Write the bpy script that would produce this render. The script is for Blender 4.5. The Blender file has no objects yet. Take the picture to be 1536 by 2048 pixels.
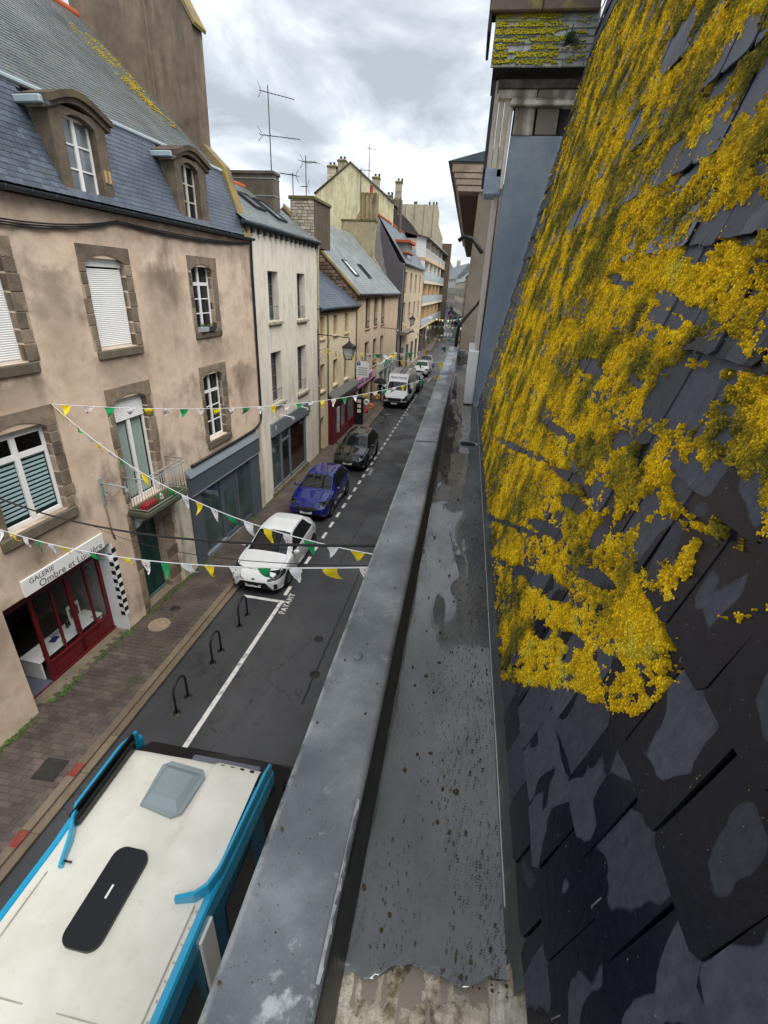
import bpy, math, random
import numpy as np
from mathutils import Vector, Matrix
random.seed(7); rng = np.random.default_rng(7)
SC = bpy.context.scene; COL = SC.collection
R_ = math.radians
# ------------------------------------------------------------------ camera
cam_d = bpy.data.cameras.new('camera'); cam = bpy.data.objects.new('camera', cam_d); COL.objects.link(cam)
PITCH, ROLL, YAW = 0.442537987, 0.0521218033, 0.141462492
_f = Vector((-math.sin(YAW)*math.cos(PITCH), math.cos(YAW)*math.cos(PITCH), -math.sin(PITCH)))
_r = Vector((math.cos(YAW), math.sin(YAW), 0)); _u = _r.cross(_f)
_r2 = _r*math.cos(ROLL)+_u*math.sin(ROLL); _u2 = _u*math.cos(ROLL)-_r*math.sin(ROLL)
mw = Matrix((_r2, _u2, -_f)).transposed().to_4x4(); mw.translation = Vector((0, 0, 9.2)); cam.matrix_world = mw
cam_d.sensor_fit = 'VERTICAL'; cam_d.sensor_height = 36; cam_d.sensor_width = 27
cam_d.lens = 950.48/2048*36; cam_d.clip_start = .05; cam_d.clip_end = 3000
SC.camera = cam
# ------------------------------------------------------------------ world: overcast daylight
SUN_EL, SUN_AZ = R_(58), R_(125)      # azimuth measured clockwise from +Y
w = bpy.data.worlds.new('World'); SC.world = w; w.use_nodes = True
nt = w.node_tree; nt.nodes.clear(); N = nt.nodes.new; L = nt.links.new
out = N('ShaderNodeOutputWorld'); bg = N('ShaderNodeBackground'); sky = N('ShaderNodeTexSky')
sky.sky_type = 'NISHITA'; sky.sun_disc = False; sky.sun_elevation = SUN_EL; sky.sun_rotation = SUN_AZ
tc = N('ShaderNodeTexCoord'); sep = N('ShaderNodeSeparateXYZ'); L(tc.outputs['Generated'], sep.inputs[0])
zz = N('ShaderNodeMath'); zz.operation = 'MAXIMUM'; L(sep.outputs['Z'], zz.inputs[0]); zz.inputs[1].default_value = 0.0
za = N('ShaderNodeMath'); za.operation = 'ADD'; L(zz.outputs[0], za.inputs[0]); za.inputs[1].default_value = .34
dv = N('ShaderNodeVectorMath'); dv.operation = 'DIVIDE'; cmb = N('ShaderNodeCombineXYZ')
for k in 'XYZ': L(za.outputs[0], cmb.inputs[k])
L(tc.outputs['Generated'], dv.inputs[0]); L(cmb.outputs[0], dv.inputs[1])
def cloudnoise(scale, detail, off, dist=.5):
    mp = N('ShaderNodeMapping'); mp.inputs['Location'].default_value = off; L(dv.outputs[0], mp.inputs[0])
    n = N('ShaderNodeTexNoise'); n.inputs['Scale'].default_value = scale; n.inputs['Detail'].default_value = detail
    n.inputs['Roughness'].default_value = .56; n.inputs['Distortion'].default_value = dist; L(mp.outputs[0], n.inputs['Vector']); return n
n1 = cloudnoise(2.3, 9, (1.3, .7, 0.2)); n2 = cloudnoise(5.5, 7, (4.1, 2.3, .4), .2)
mixn = N('ShaderNodeMath'); mixn.operation = 'MULTIPLY_ADD'; L(n2.outputs['Fac'], mixn.inputs[0]); mixn.inputs[1].default_value = .35; L(n1.outputs['Fac'], mixn.inputs[2])
cr = N('ShaderNodeValToRGB'); L(mixn.outputs[0], cr.inputs[0]); e = cr.color_ramp.elements
e[0].position = .53; e[0].color = (.36, .39, .425, 1); e[1].position = .90; e[1].color = (1.2, 1.22, 1.24, 1)
m = e.new(.66); m.color = (.53, .565, .60, 1); m = e.new(.765); m.color = (.74, .77, .80, 1)
sc_ = N('ShaderNodeVectorMath'); sc_.operation = 'SCALE'; L(cr.outputs[0], sc_.inputs[0]); sc_.inputs['Scale'].default_value = 5.2
mx = N('ShaderNodeMix'); mx.data_type = 'RGBA'; mx.inputs['Factor'].default_value = .93
L(sky.outputs[0], mx.inputs['A']); L(sc_.outputs[0], mx.inputs['B']); L(mx.outputs['Result'], bg.inputs[0])
bg.inputs[1].default_value = .10; L(bg.outputs[0], out.inputs[0])
sun_d = bpy.data.lights.new('sun', 'SUN'); sun = bpy.data.objects.new('sun', sun_d); COL.objects.link(sun)
sun_d.energy = 1.5; sun_d.angle = R_(45); sun_d.color = (1, .97, .92)
sdir = Vector((math.sin(SUN_AZ)*math.cos(SUN_EL), math.cos(SUN_AZ)*math.cos(SUN_EL), math.sin(SUN_EL)))
sun.rotation_euler = sdir.to_track_quat('Z', 'Y').to_euler()
vs = SC.view_settings; vs.view_transform = 'Standard'; vs.look = 'None'; vs.gamma = 1; vs.use_curve_mapping = False; vs.exposure = 1.52
SC.display_settings.display_device = 'sRGB'
SC.render.engine = 'CYCLES'; cy = SC.cycles
cy.use_denoising = True; cy.max_bounces = 6; cy.diffuse_bounces = 3; cy.glossy_bounces = 3; cy.transparent_max_bounces = 8; cy.transmission_bounces = 3
cy.caustics_reflective = False; cy.caustics_refractive = False; cy.sample_clamp_indirect = 6
try: cy.denoising_input_passes = 'RGB_ALBEDO_NORMAL'
except Exception: pass

# ------------------------------------------------------------------ materials
MATS = {}
def lin(h):
    h = h.lstrip('#'); c = [int(h[i:i+2], 16)/255 for i in (0, 2, 4)]
    return tuple((x/12.92 if x <= .04045 else ((x+.055)/1.055)**2.4) for x in c)
class NB:
    def __init__(s, name):
        s.m = bpy.data.materials.new(name); s.m.use_nodes = True; s.t = s.m.node_tree; s.t.nodes.clear()
        s.o = s.n('ShaderNodeOutputMaterial'); s.tc = s.n('ShaderNodeTexCoord'); s.geo = None
    def n(s, t): return s.t.nodes.new(t)
    def l(s, a, b): s.t.links.new(a, b)
    def pos(s):
        if s.geo is None: s.geo = s.n('ShaderNodeNewGeometry')
        return s.geo.outputs['Position']
    def noise(s, scale, detail=4, rough=.55, vec=None, dist=0, sxyz=None):
        v = vec or s.tc.outputs['Object']
        if sxyz:
            mp = s.n('ShaderNodeMapping'); mp.inputs['Scale'].default_value = sxyz; s.l(v, mp.inputs[0]); v = mp.outputs[0]
        k = s.n('ShaderNodeTexNoise'); k.inputs['Scale'].default_value = scale; k.inputs['Detail'].default_value = detail
        k.inputs['Roughness'].default_value = rough; k.inputs['Distortion'].default_value = dist; s.l(v, k.inputs['Vector']); return k.outputs['Fac']
    def ramp(s, fac, stops):
        r = s.n('ShaderNodeValToRGB'); s.l(fac, r.inputs[0]); el = r.color_ramp.elements
        el[0].position = stops[0][0]; el[1].position = stops[-1][0]
        for p, c in stops[1:-1]: el.new(p)
        for x, (p, c) in zip(sorted(el, key=lambda q: q.position), stops): x.color = (*c, 1) if len(c) == 3 else c
        return r.outputs[0]
    def thr(s, fac, a, b):
        r = s.n('ShaderNodeMapRange'); s.l(fac, r.inputs[0]); r.inputs[1].default_value = a; r.inputs[2].default_value = b; return r.outputs[0]
    def mix(s, f, a, b):
        m = s.n('ShaderNodeMix'); m.data_type = 'RGBA'
        for sock, v in ((m.inputs['Factor'], f), (m.inputs['A'], a), (m.inputs['B'], b)):
            if hasattr(v, 'is_linked'): s.l(v, sock)
            elif isinstance(v, (int, float)): sock.default_value = v
            else: sock.default_value = (*v[:3], 1)
        return m.outputs['Result']
    def math(s, op, a, b=None, c=None):
        m = s.n('ShaderNodeMath'); m.operation = op
        for i, v in enumerate((a, b, c)):
            if v is None: continue
            if hasattr(v, 'is_linked'): s.l(v, m.inputs[i])
            else: m.inputs[i].default_value = v
        return m.outputs[0]
    def rand(s):
        return s.n('ShaderNodeObjectInfo').outputs['Random']
    def bright(s, col, f):
        h = s.n('ShaderNodeHueSaturation'); s.l(col, h.inputs['Color']); s.l(f, h.inputs['Value']); return h.outputs[0]
    def done(s, col, rough=.8, bump=None, bs=.3, bd=.02, spec=.5, metal=0, coat=0, extra=None):
        b = s.n('ShaderNodeBsdfPrincipled')
        def st(k, v):
            if hasattr(v, 'is_linked'): s.l(v, b.inputs[k])
            elif isinstance(v, (tuple, list)): b.inputs[k].default_value = (*v[:3], 1)
            else: b.inputs[k].default_value = v
        st('Base Color', col); st('Roughness', rough); st('Specular IOR Level', spec); st('Metallic', metal); st('Coat Weight', coat)
        if coat: b.inputs['Coat Roughness'].default_value = .04
        if bump is not None:
            bn = s.n('ShaderNodeBump'); bn.inputs['Strength'].default_value = bs; bn.inputs['Distance'].default_value = bd
            s.l(bump, bn.inputs['Height']); s.l(bn.outputs[0], b.inputs['Normal'])
        for k, v in (extra or {}).items(): st(k, v)
        s.l(b.outputs[0], s.o.inputs[0]); s.b = b; return s.m
def M(name, hexc, rough=.8, var=.18, scale=2.5, bump=.25, bscale=60, spec=.4, metal=0, coat=0, tint=None, tamt=.5, ts=1.2, prand=0, bd=.01):
    if name in MATS: return MATS[name]
    s = NB(name); c = lin(hexc)
    a = tuple(x*(1-var) for x in c); b = tuple(min(1, x*(1+var)) for x in c)
    nz = s.noise(scale, 6, .6); col = s.ramp(nz, [(.3, a), (.7, b)])
    if tint:
        t2 = s.thr(s.noise(ts, 6, .62), .5, .72); t3 = s.math('MULTIPLY', t2, tamt); col = s.mix(t3, col, lin(tint))
    if prand: col = s.bright(col, s.math('MULTIPLY_ADD', s.rand(), prand, 1-prand/2))
    bp = s.noise(bscale, 5, .6) if bump else None
    MATS[name] = s.done(col, rough, bp, bump, bd, spec, metal, coat); return MATS[name]

# ------------------------------------------------------------------ geometry helpers
class MB:
    def __init__(s): s.v = []; s.f = []; s.sm = []
    def add(s, vs, fs, smooth=False):
        o = len(s.v); s.v += [tuple(map(float, q)) for q in vs]; s.f += [tuple(o+i for i in f) for f in fs]; s.sm += [smooth]*len(fs); return s
    def box(s, x0, x1, y0, y1, z0, z1):
        s.add([(x0,y0,z0),(x1,y0,z0),(x1,y1,z0),(x0,y1,z0),(x0,y0,z1),(x1,y0,z1),(x1,y1,z1),(x0,y1,z1)],
              [(3,2,1,0),(4,5,6,7),(0,1,5,4),(1,2,6,5),(2,3,7,6),(3,0,4,7)]); return s
    def bbox(s, x0, x1, y0, y1, z0, z1, b=.006):     # box with chamfered edges
        b = min(b, (x1-x0)*.3, (y1-y0)*.3, (z1-z0)*.3)
        vs = []; idx = {}
        for ax in range(3):
            for sx in (0, 1):
                for sy in (0, 1):
                    for sz in (0, 1):
                        p = [(x0, x1)[sx], (y0, y1)[sy], (z0, z1)[sz]]; q = (sx, sy, sz)
                        for k in range(3):
                            if k != ax: p[k] += b if q[k] == 0 else -b
                        idx[(ax, sx, sy, sz)] = len(vs); vs.append(p)
        fs = []
        def F(*k): fs.append(tuple(idx[i] for i in k))
        for v, fl in ((0, 1), (1, 0)):
            for ax in range(3):
                def key(a, b_):
                    q = [0, 0, 0]; q[ax] = v; q[(ax+1) % 3] = a; q[(ax+2) % 3] = b_; return (ax, *q)
                k = [key(0, 0), key(1, 0), key(1, 1), key(0, 1)]
                F(*(k if not fl else k[::-1]))
        for ax in range(3):      # edges along ax
            a1, a2 = (ax+1) % 3, (ax+2) % 3
            for p in (0, 1):
                for q in (0, 1):
                    def kk(which, e_):
                        c = [0, 0, 0]; c[ax] = e_; c[a1] = p; c[a2] = q; return (which, *c)
                    k = [kk(a1, 0), kk(a1, 1), kk(a2, 1), kk(a2, 0)]
                    F(*(k if p != q else k[::-1]))
        for sx in (0, 1):
            for sy in (0, 1):
                for sz in (0, 1):
                    k = [(0, sx, sy, sz), (1, sx, sy, sz), (2, sx, sy, sz)]
                    F(*(k if (sx+sy+sz) % 2 else k[::-1]))
        s.add(vs, fs); return s
    def quad(s, *p): s.add(p, [tuple(range(len(p)))]); return s
    def prism(s, poly, axis, a, b):       # poly of 2-D points in the other two axes
        def P(q, h):
            return {'x': (h, q[0], q[1]), 'y': (q[0], h, q[1]), 'z': (q[0], q[1], h)}[axis]
        n = len(poly); vs = [P(q, a) for q in poly]+[P(q, b) for q in poly]
        area = sum(poly[i][0]*poly[(i+1) % n][1]-poly[(i+1) % n][0]*poly[i][1] for i in range(n))
        fs = [tuple(range(n))[::-1], tuple(range(n, 2*n))]+[(i, (i+1) % n, n+(i+1) % n, n+i) for i in range(n)]
        if (area < 0) != (axis == 'y'): fs = [f[::-1] for f in fs]
        if b < a: fs = [f[::-1] for f in fs]
        s.add(vs, fs); return s
    def tube(s, pts, r, n=8, closed=False, cap=True):
        pts = [Vector(p) for p in pts]; vs = []; fs = []; m = len(pts); up = None
        for i, p in enumerate(pts):
            a = pts[(i-1) % m] if (closed or i) else pts[i]; b = pts[(i+1) % m] if (closed or i < m-1) else pts[i]
            t = (b-a).normalized()
            if up is None: up = Vector((0, 0, 1)) if abs(t.z) < .9 else Vector((1, 0, 0))
            x = t.cross(up).normalized(); y = x.cross(t).normalized(); up = y
            rr = r[i] if isinstance(r, (list, tuple)) else r
            vs += [p+(x*math.cos(2*math.pi*k/n)+y*math.sin(2*math.pi*k/n))*rr for k in range(n)]
        for i in range(m if closed else m-1):
            j = (i+1) % m
            fs += [(i*n+k, j*n+k, j*n+(k+1) % n, i*n+(k+1) % n) for k in range(n)]
        s.add(vs, fs, True)
        if cap and not closed:
            o = len(s.v)-len(vs); s.f += [tuple(o+k for k in range(n)), tuple(o+(m-1)*n+k for k in range(n))[::-1]]; s.sm += [False, False]
        return s
    def lathe(s, prof, c=(0, 0, 0), axis='z', n=20, smooth=True):
        vs = []; fs = []; m = len(prof)
        for r, h in prof:
            for k in range(n):
                a = 2*math.pi*k/n; u, v = r*math.cos(a), r*math.sin(a)
                vs.append({'z': (c[0]+u, c[1]+v, c[2]+h), 'y': (c[0]+u, c[1]+h, c[2]+v), 'x': (c[0]+h, c[1]+u, c[2]+v)}[axis])
        for i in range(m-1):
            fs += [(i*n+k, i*n+(k+1) % n, (i+1)*n+(k+1) % n, (i+1)*n+k) for k in range(n)]
        if axis == 'y': fs = [f[::-1] for f in fs]
        s.add(vs, fs, smooth); return s
    def build(s, name, mat, parent=None, loc=None, rot=None, label=None):
        me = bpy.data.meshes.new(name); me.from_pydata(s.v, [], s.f)
        if any(s.sm): me.polygons.foreach_set('use_smooth', s.sm)
        me.update(); return link(name, me, mat, parent, loc, rot, label)
def link(name, me, mat, parent=None, loc=None, rot=None, label=None):
    o = bpy.data.objects.new(name, me); COL.objects.link(o)
    if mat and not len(me.materials): me.materials.append(mat)
    if parent is not None: o.parent = parent
    if loc is not None: o.location = loc
    if rot is not None: o.rotation_euler = rot
    if label: o['label'] = label
    return o
def npmesh(name, V, Fq, mat, parent=None, smooth=True):
    me = bpy.data.meshes.new(name); V = np.asarray(V, np.float32); Fq = np.asarray(Fq, np.int32); k = Fq.shape[1]
    me.vertices.add(len(V)); me.vertices.foreach_set('co', V.ravel()); me.loops.add(Fq.size); me.loops.foreach_set('vertex_index', Fq.ravel())
    me.polygons.add(len(Fq)); me.polygons.foreach_set('loop_start', np.arange(0, Fq.size, k, dtype=np.int32))
    me.polygons.foreach_set('loop_total', np.full(len(Fq), k, np.int32)); me.polygons.foreach_set('use_smooth', np.full(len(Fq), smooth))
    me.update(); me.validate(); return link(name, me, mat, parent)
def tag(o, label=None, cat=None, group=None, kind=None):
    for k, v in (('label', label), ('category', cat), ('group', group), ('kind', kind)):
        if v: o[k] = v
    return o
def thing(name, label, cat, loc=(0, 0, 0), rz=0, group=None):
    o = bpy.data.objects.new(name, None); COL.objects.link(o); o.location = loc; o.rotation_euler = (0, 0, rz); o.empty_display_size = .3
    return tag(o, label, cat, group)
def copy_tree(o, parent=None):
    c = o.copy(); COL.objects.link(c); c.parent = parent
    for ch in list(o.children): copy_tree(ch, c)
    return c
FONT = None
def text_mesh(s, size, ext=.002, align='CENTER', shear=0, space=1.0, bold=0):
    cu = bpy.data.curves.new('lettering', 'FONT'); cu.body = s; cu.size = size; cu.extrude = ext; cu.align_x = align; cu.align_y = 'CENTER'; cu.shear = shear; cu.space_character = space; cu.offset = bold; cu.resolution_u = 4
    o = bpy.data.objects.new('lettering', cu); COL.objects.link(o); dg = bpy.context.evaluated_depsgraph_get()
    me = bpy.data.meshes.new_from_object(o.evaluated_get(dg)); bpy.data.objects.remove(o); bpy.data.curves.remove(cu); return me
def fbm(x, y, octaves=4, seed=0, gain=.5):
    r = np.random.default_rng(seed); x = np.asarray(x, float); y = np.asarray(y, float); tot = np.zeros(np.broadcast(x, y).shape); amp = 1; s = 0
    for o in range(octaves):
        T = r.random((256, 256)); fx = np.floor(x).astype(int); fy = np.floor(y).astype(int); u = x-fx; v = y-fy
        u = u*u*(3-2*u); v = v*v*(3-2*v)
        g = lambda i, j: T[(fx+i) % 256, (fy+j) % 256]
        tot += amp*((g(0,0)*(1-u)+g(1,0)*u)*(1-v)+(g(0,1)*(1-u)+g(1,1)*u)*v); s += amp; amp *= gain; x = x*2.03+17.3; y = y*2.03+9.1
    return tot/s
# ------------------------------------------------------------------ setting: street
def zg(y):                       # the road climbs gently beyond the dip
    t = max(0, y-85); return .05*t if t > 20 else .00125*t*t*2*.5 + 0 if t == 0 else .05*t*t/(t+12)
def bend(y):                     # and turns left in the distance
    t = max(0, y-95); return -.00055*t*t
def kx(y): return -6.5+.0135*(y-5) if y < 95 else -5.285+bend(y)
ys = [-6, 0, 4, 8, 12, 20, 30, 40, 50, 60, 70, 80, 85]+list(range(88, 300, 4))
def asphalt():
    s = NB('asphalt'); p = s.pos()
    big = s.noise(.35, 6, .6, p); fine = s.noise(90, 3, .6, p); mid = s.noise(9, 5, .6, p)
    trk = s.noise(1, 5, .6, p, 0, (.55, .05, 1)); big = s.math('MULTIPLY_ADD', trk, .5, s.math('MULTIPLY', big, .6)); c = s.ramp(big, [(.4, (.030, .031, .034)), (.55, (.048, .049, .053)), (.72, (.078, .079, .084))])
    c = s.bright(c, s.math('MULTIPLY_ADD', fine, 1.0, .5))
    oil = s.thr(s.noise(1.4, 6, .65, p), .60, .72); c = s.mix(s.math('MULTIPLY', oil, .55), c, (.016, .016, .018)); ck = s.n('ShaderNodeTexVoronoi'); ck.feature = 'DISTANCE_TO_EDGE'; ck.inputs['Scale'].default_value = .42; wv = s.n('ShaderNodeVectorMath'); wv.operation = 'ADD'; s.l(p, wv.inputs[0]); nn = s.n('ShaderNodeTexNoise'); nn.inputs['Scale'].default_value = 2.2; nn.inputs['Detail'].default_value = 6; s.l(p, nn.inputs['Vector']); s.l(nn.outputs['Color'], wv.inputs[1]); s.l(wv.outputs[0], ck.inputs['Vector']); c = s.mix(s.math('MULTIPLY', s.thr(ck.outputs['Distance'], .010, .003), .6), c, (.012, .012, .013))
    wet = s.thr(s.noise(.5, 5, .6, p), .42, .62)
    rough = s.math('MULTIPLY_ADD', wet, .3, .22)
    rough = s.math('MULTIPLY_ADD', mid, .25, rough)
    return s.done(c, rough, fine, .7, .006, .5)
MATS['asphalt'] = asphalt()
def strip(name, xa, xb, dz, mat, y0=-6, y1=300, kind='structure'):
    yy = [y for y in ys if y0 <= y <= y1]; v = []; f = []
    for y in yy: v += [(xa(y), y, zg(y)+dz), (xb(y), y, zg(y)+dz)]
    f = [(2*i, 2*i+1, 2*i+3, 2*i+2) for i in range(len(yy)-1)]
    m = MB().add(v, f); return tag(m.build(name, mat), kind=kind)
strip('ground', lambda y: -400, lambda y: 400, -.3, M('earth', '#57534b', .95, .2, .3))
strip('road', lambda y: -6.9 if y < 95 else kx(y)-.2, lambda y: .6 if y < 95 else -1.2+bend(y)*1.0, 0, MATS['asphalt'])
M('paving', '#52453f', .62, .22, 1.2, .4, 70, tint='#33302b', tamt=.6)
def paverm():
    s = NB('paver'); p = s.pos(); a = s.noise(1.3, 6, .6, p); b = s.noise(60, 4, .6, p)
    c = s.ramp(a, [(.3, (.055, .043, .038)), (.7, (.115, .088, .075))]); c = s.bright(c, s.math('MULTIPLY_ADD', s.rand(), .45, .78))
    moss = s.math('MULTIPLY', s.thr(s.noise(.9, 6, .65, p), .56, .75), .5); c = s.mix(moss, c, (.06, .075, .025))
    c = s.bright(c, s.math('MULTIPLY_ADD', b, .7, .65))
    return s.done(c, s.math('MULTIPLY_ADD', a, .35, .35), b, .5, .005, .5)
MATS['paver'] = paverm()
pave = strip('pavement', lambda y: -16, lambda y: kx(y)-.34, .105, MATS['paver'])
granite = M('granite_kerb', '#6f6252', .6, .2, 3, .45, 90, tint='#5b4d40', tamt=.55, prand=.35)
redp = M('red_paint', '#7d332c', .7, .25, 6, .3, 60, tint='#665a4c', tamt=.95, ts=7)
kerb = tag(thing('kerb', None, None), kind='structure')
ks = [MB().bbox(-.085, .085, 0, L_-.008, -.05, 0, .006) for L_ in (.9, 1.2)]
kme = []
for i, m in enumerate(ks):
    o = m.build('kerb_stone', granite); kme.append(o.data); bpy.data.objects.remove(o)
def kerbrow(off, z):
    y = 1.2; i = 0
    while y < 60:
        k = (i*7+int(off*50)) % 2; o = link('kerb_stone', kme[k], None, kerb, (kx(y)+off, y, z+random.uniform(-.006, .006)), (0, 0, -.0135))
        y += (.9, 1.2)[k]; i += 1
kerbrow(-.085, .088); kerbrow(-.259, .125)
strip('kerb_far', lambda y: kx(y)-.34, lambda y: kx(y), .122, granite, 60)
mk = MB().box(-.09, .09, 0, .28, 0, .004)
for (x, y, z) in ((-6.75, 5.25, .128), (-6.76, 3.9, .128)):
    mk.build('paint_mark', redp, kerb, (x, y, z))
# pavers laid in courses across the pavement
pv = []; rows = []
pw, pl = .125, .26
y = 3.1; r = 0
def wallx(y): return -8.57+.0505*(y-6.47) if y < 17.75 else -8.0+.029*(y-17.75)
while y < 19:
    x = kx(y)-.37-(0 if r % 2 else pl/2)
    while x > wallx(y)+.02:
        rows.append((y, x)); x -= pl
    y += pw; r += 1
pm = MB().bbox(-pl+.009, 0, 0, pw-.009, -.03, 0, .004); po = pm.build('paver', MATS['paver']); pme = po.data; bpy.data.objects.remove(po)
rest = MB()
for i, (y, x) in enumerate(rows):
    z = .118+random.uniform(-.003, .003)
    if i < 300: link('paver', pme, None, pave, (x, y, z), (random.uniform(-.012, .012), random.uniform(-.01, .01), random.uniform(-.012, .012)))
    else: rest.box(x-pl+.009, x, y, y+pw-.009, .09, z)
ro = rest.build('paver_field', MATS['paver'], pave); ro['kind'] = 'stuff'
# right-hand pavement
strip('pavement_right', lambda y: (-1.9 if y < 95 else -1.9-min(2.4, (y-95)*.06)+bend(y)), lambda y: 40, .12, M('concrete_walk', '#6d6a66', .7, .2, 2, .3))
# markings
wp = M('road_paint', '#d8d6d0', .6, .1, 5, .25, 80, tint='#3a3a3c', tamt=.85, ts=5)
mark = tag(thing('road_marking', None, None), kind='structure')
def mline(name, x0, y0, x1, y1, wd, parent=mark):
    d = Vector((x1-x0, y1-y0, 0)); n = Vector((-d.y, d.x, 0)).normalized()*wd/2; z = Vector((0, 0, .005)); a = Vector((x0, y0, zg(y0)))+z; b = Vector((x1, y1, zg(y1)))+z
    return MB().quad(a+n, a-n, b-n, b+n).build(name, wp, parent)
mline('bay_line', -5.0, 6.0, -4.82, 11.74, .12); mline('bay_end_line', -6.1, 11.83, -4.72, 11.80, .12)
for i in range(34):
    y = 12.15+i*1.0; x = -4.83+.0272*(y-12.4)
    mline('dash', x, y, x+.014, y+.52, .13 if i > 8 else .12)
for yc in (11.75, 24.1, 37.7):
    me = text_mesh('PAYANT', .25, .0005, 'CENTER', 0, 1.2, .008); link('lettering', me, wp, mark, (-4.60+.0272*(yc-11.75), yc, .0065), (0, 0, R_(90)))
for yc in (104, 118):                                     # two zebra crossings far down the street
    for i in range(7): mline('zebra_bar', -4.8+i*.62+bend(yc), yc, -4.8+i*.62+bend(yc), yc+2.6, .34)
mline('give_way_line', -4.6, 97, -2.2, 97, .4)
tar = M('tar_seam', '#141415', .35, .2, 9, .3, 60)
def seam_(x0, y0, x1, y1, wd=.05): 
    d = Vector((x1-x0, y1-y0, 0)); n = Vector((-d.y, d.x, 0)).normalized()*wd/2; vs = []; k = max(2, int(d.length/.15))
    for i in range(k+1): p = Vector((x0, y0, .004))+d*i/k+n*random.uniform(-.6, .6); vs += [p+n, p-n]
    MB().add(vs, [(2*i, 2*i+1, 2*i+3, 2*i+2) for i in range(k)]).build('tar_seam', tar, mark)
for q in ((-3.5, 40.6, -3.25, 46.2), (-3.25, 46.2, -2.3, 46.1), (-3.6, 14.5, -3.35, 22), (-4.4, 26.3, -2.0, 26.1), (-2.9, 8.0, -2.75, 14.2), (-5.9, 15.2, -5.8, 23)): seam_(*q)
# covers let into the ground
iron = M('cast_iron', '#2b2825', .6, .3, 20, .5, 120); pale = M('pale_cover', '#8c7a66', .8, .25, 9, .6, 70, tint='#5d5143')
def cover(label, x, y, z, r, mat, name='manhole_cover'):
    t = MB().lathe([(0, .004), (r*.86, .004), (r*.88, .001), (r*.92, .001), (r*.93, .006), (r, .006), (r, -.02)], n=28)
    for k in range(5): t.box(-r*.7+k*r*.3, -r*.62+k*r*.3, -r*.45, r*.45, .003, .008)
    return tag(t.build(name, mat, None, (x, y, z)), label, 'manhole cover')
cover('pale round stone coloured cover in the pavement beside the gallery step', -7.75, 9.83, .121, .3, pale)
cover('small dark round cover in the pavement near the green door', -7.72, 10.6, .121, .15, iron)
cover('small round cover in the asphalt, farther of two in the lane', -3.17, 10.36, .004, .13, iron)
cover('small round cover in the asphalt, nearer of two in the lane', -2.88, 9.02, .004, .13, iron)
def hatch(label, x, y, rz):
    t = MB().bbox(-.2, .2, -.2, .2, -.02, .004, .004).box(-.235, .235, -.235, -.21, -.02, .006).box(-.235, .235, .21, .235, -.02, .006).box(-.235, -.21, -.21, .21, -.02, .006).box(.21, .235, -.21, .21, -.02, .006)
    return tag(t.build('access_hatch', iron if 'near the camper' in label else MATS['paving'], None, (x, y, .122), (0, 0, rz)), label, 'hatch')
hatch('square iron framed hatch in the pavement between gallery step and kerb', -7.35, 9.2, .05)
hatch('square iron framed hatch in the pavement near the camper van', -7.25, 5.3, .05)
# ------------------------------------------------------------------ the house the photographer leans out of
own = thing('mossy_roof_house', 'foreground house with steep slates under yellow moss and a zinc gutter behind its parapet', 'building', (0, 0, 0))
def zinc(name, base, lo, hi, wetlo, streak=1):
    s = NB(name); p = s.pos()
    a = s.noise(2.2, 7, .62, p); b = s.noise(14, 6, .65, p); c_ = s.noise(160, 3, .6, p); d = s.noise(30, 5, .7, p)
    col = s.ramp(a, [(.28, lin(lo)), (.5, lin(base)), (.74, lin(hi))])
    spots = s.math('MULTIPLY', s.thr(b, .6, .68), .45); col = s.mix(spots, col, lin('#8d8f8d'))
    if name == 'zinc_coping': spq = s.n('ShaderNodeSeparateXYZ'); s.l(p, spq.inputs[0]); bl_ = s.math('MULTIPLY', s.thr(s.math('ADD', spq.outputs['Y'], s.math('MULTIPLY', s.math('SUBTRACT', b, .5), .9)), .52, .44), s.thr(s.math('ADD', spq.outputs['X'], s.math('MULTIPLY', s.math('SUBTRACT', a, .5), .5)), -.36, -.30)); col = s.mix(s.math('MULTIPLY', bl_, .75), col, lin('#a3a8aa')); ed_ = s.math('MULTIPLY', s.thr(spq.outputs['X'], -.425, -.446), s.thr(b, .40, .55)); col = s.mix(s.math('MULTIPLY', ed_, .6), col, lin('#b4b7b6'))
    dirt = s.math('MULTIPLY', s.thr(d, .6, .72), s.thr(a, .42, .62)); col = s.mix(s.math('MULTIPLY', dirt, .7), col, lin('#4a4137'))
    col = s.bright(col, s.math('MULTIPLY_ADD', c_, .4, .8))
    rough = s.math('MULTIPLY_ADD', s.thr(s.noise(1.6, 6, .6, p), .4, .65), .38, wetlo)
    bp = s.math('ADD', s.math('MULTIPLY', c_, .35), b)
    return s.done(col, rough, bp, .35, .006, .5, .0)
zcop = zinc('zinc_coping', '#5d6267', '#41464c', '#83888c', .24)
inner_shade = M('coping_inner_shade', '#15171b', .42, .4, 9, .5, 60, .5, tint='#3a3b3a', tamt=.5, ts=14)  # near-black colour paints in shade and dark reflection on the coping's inner face
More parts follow.
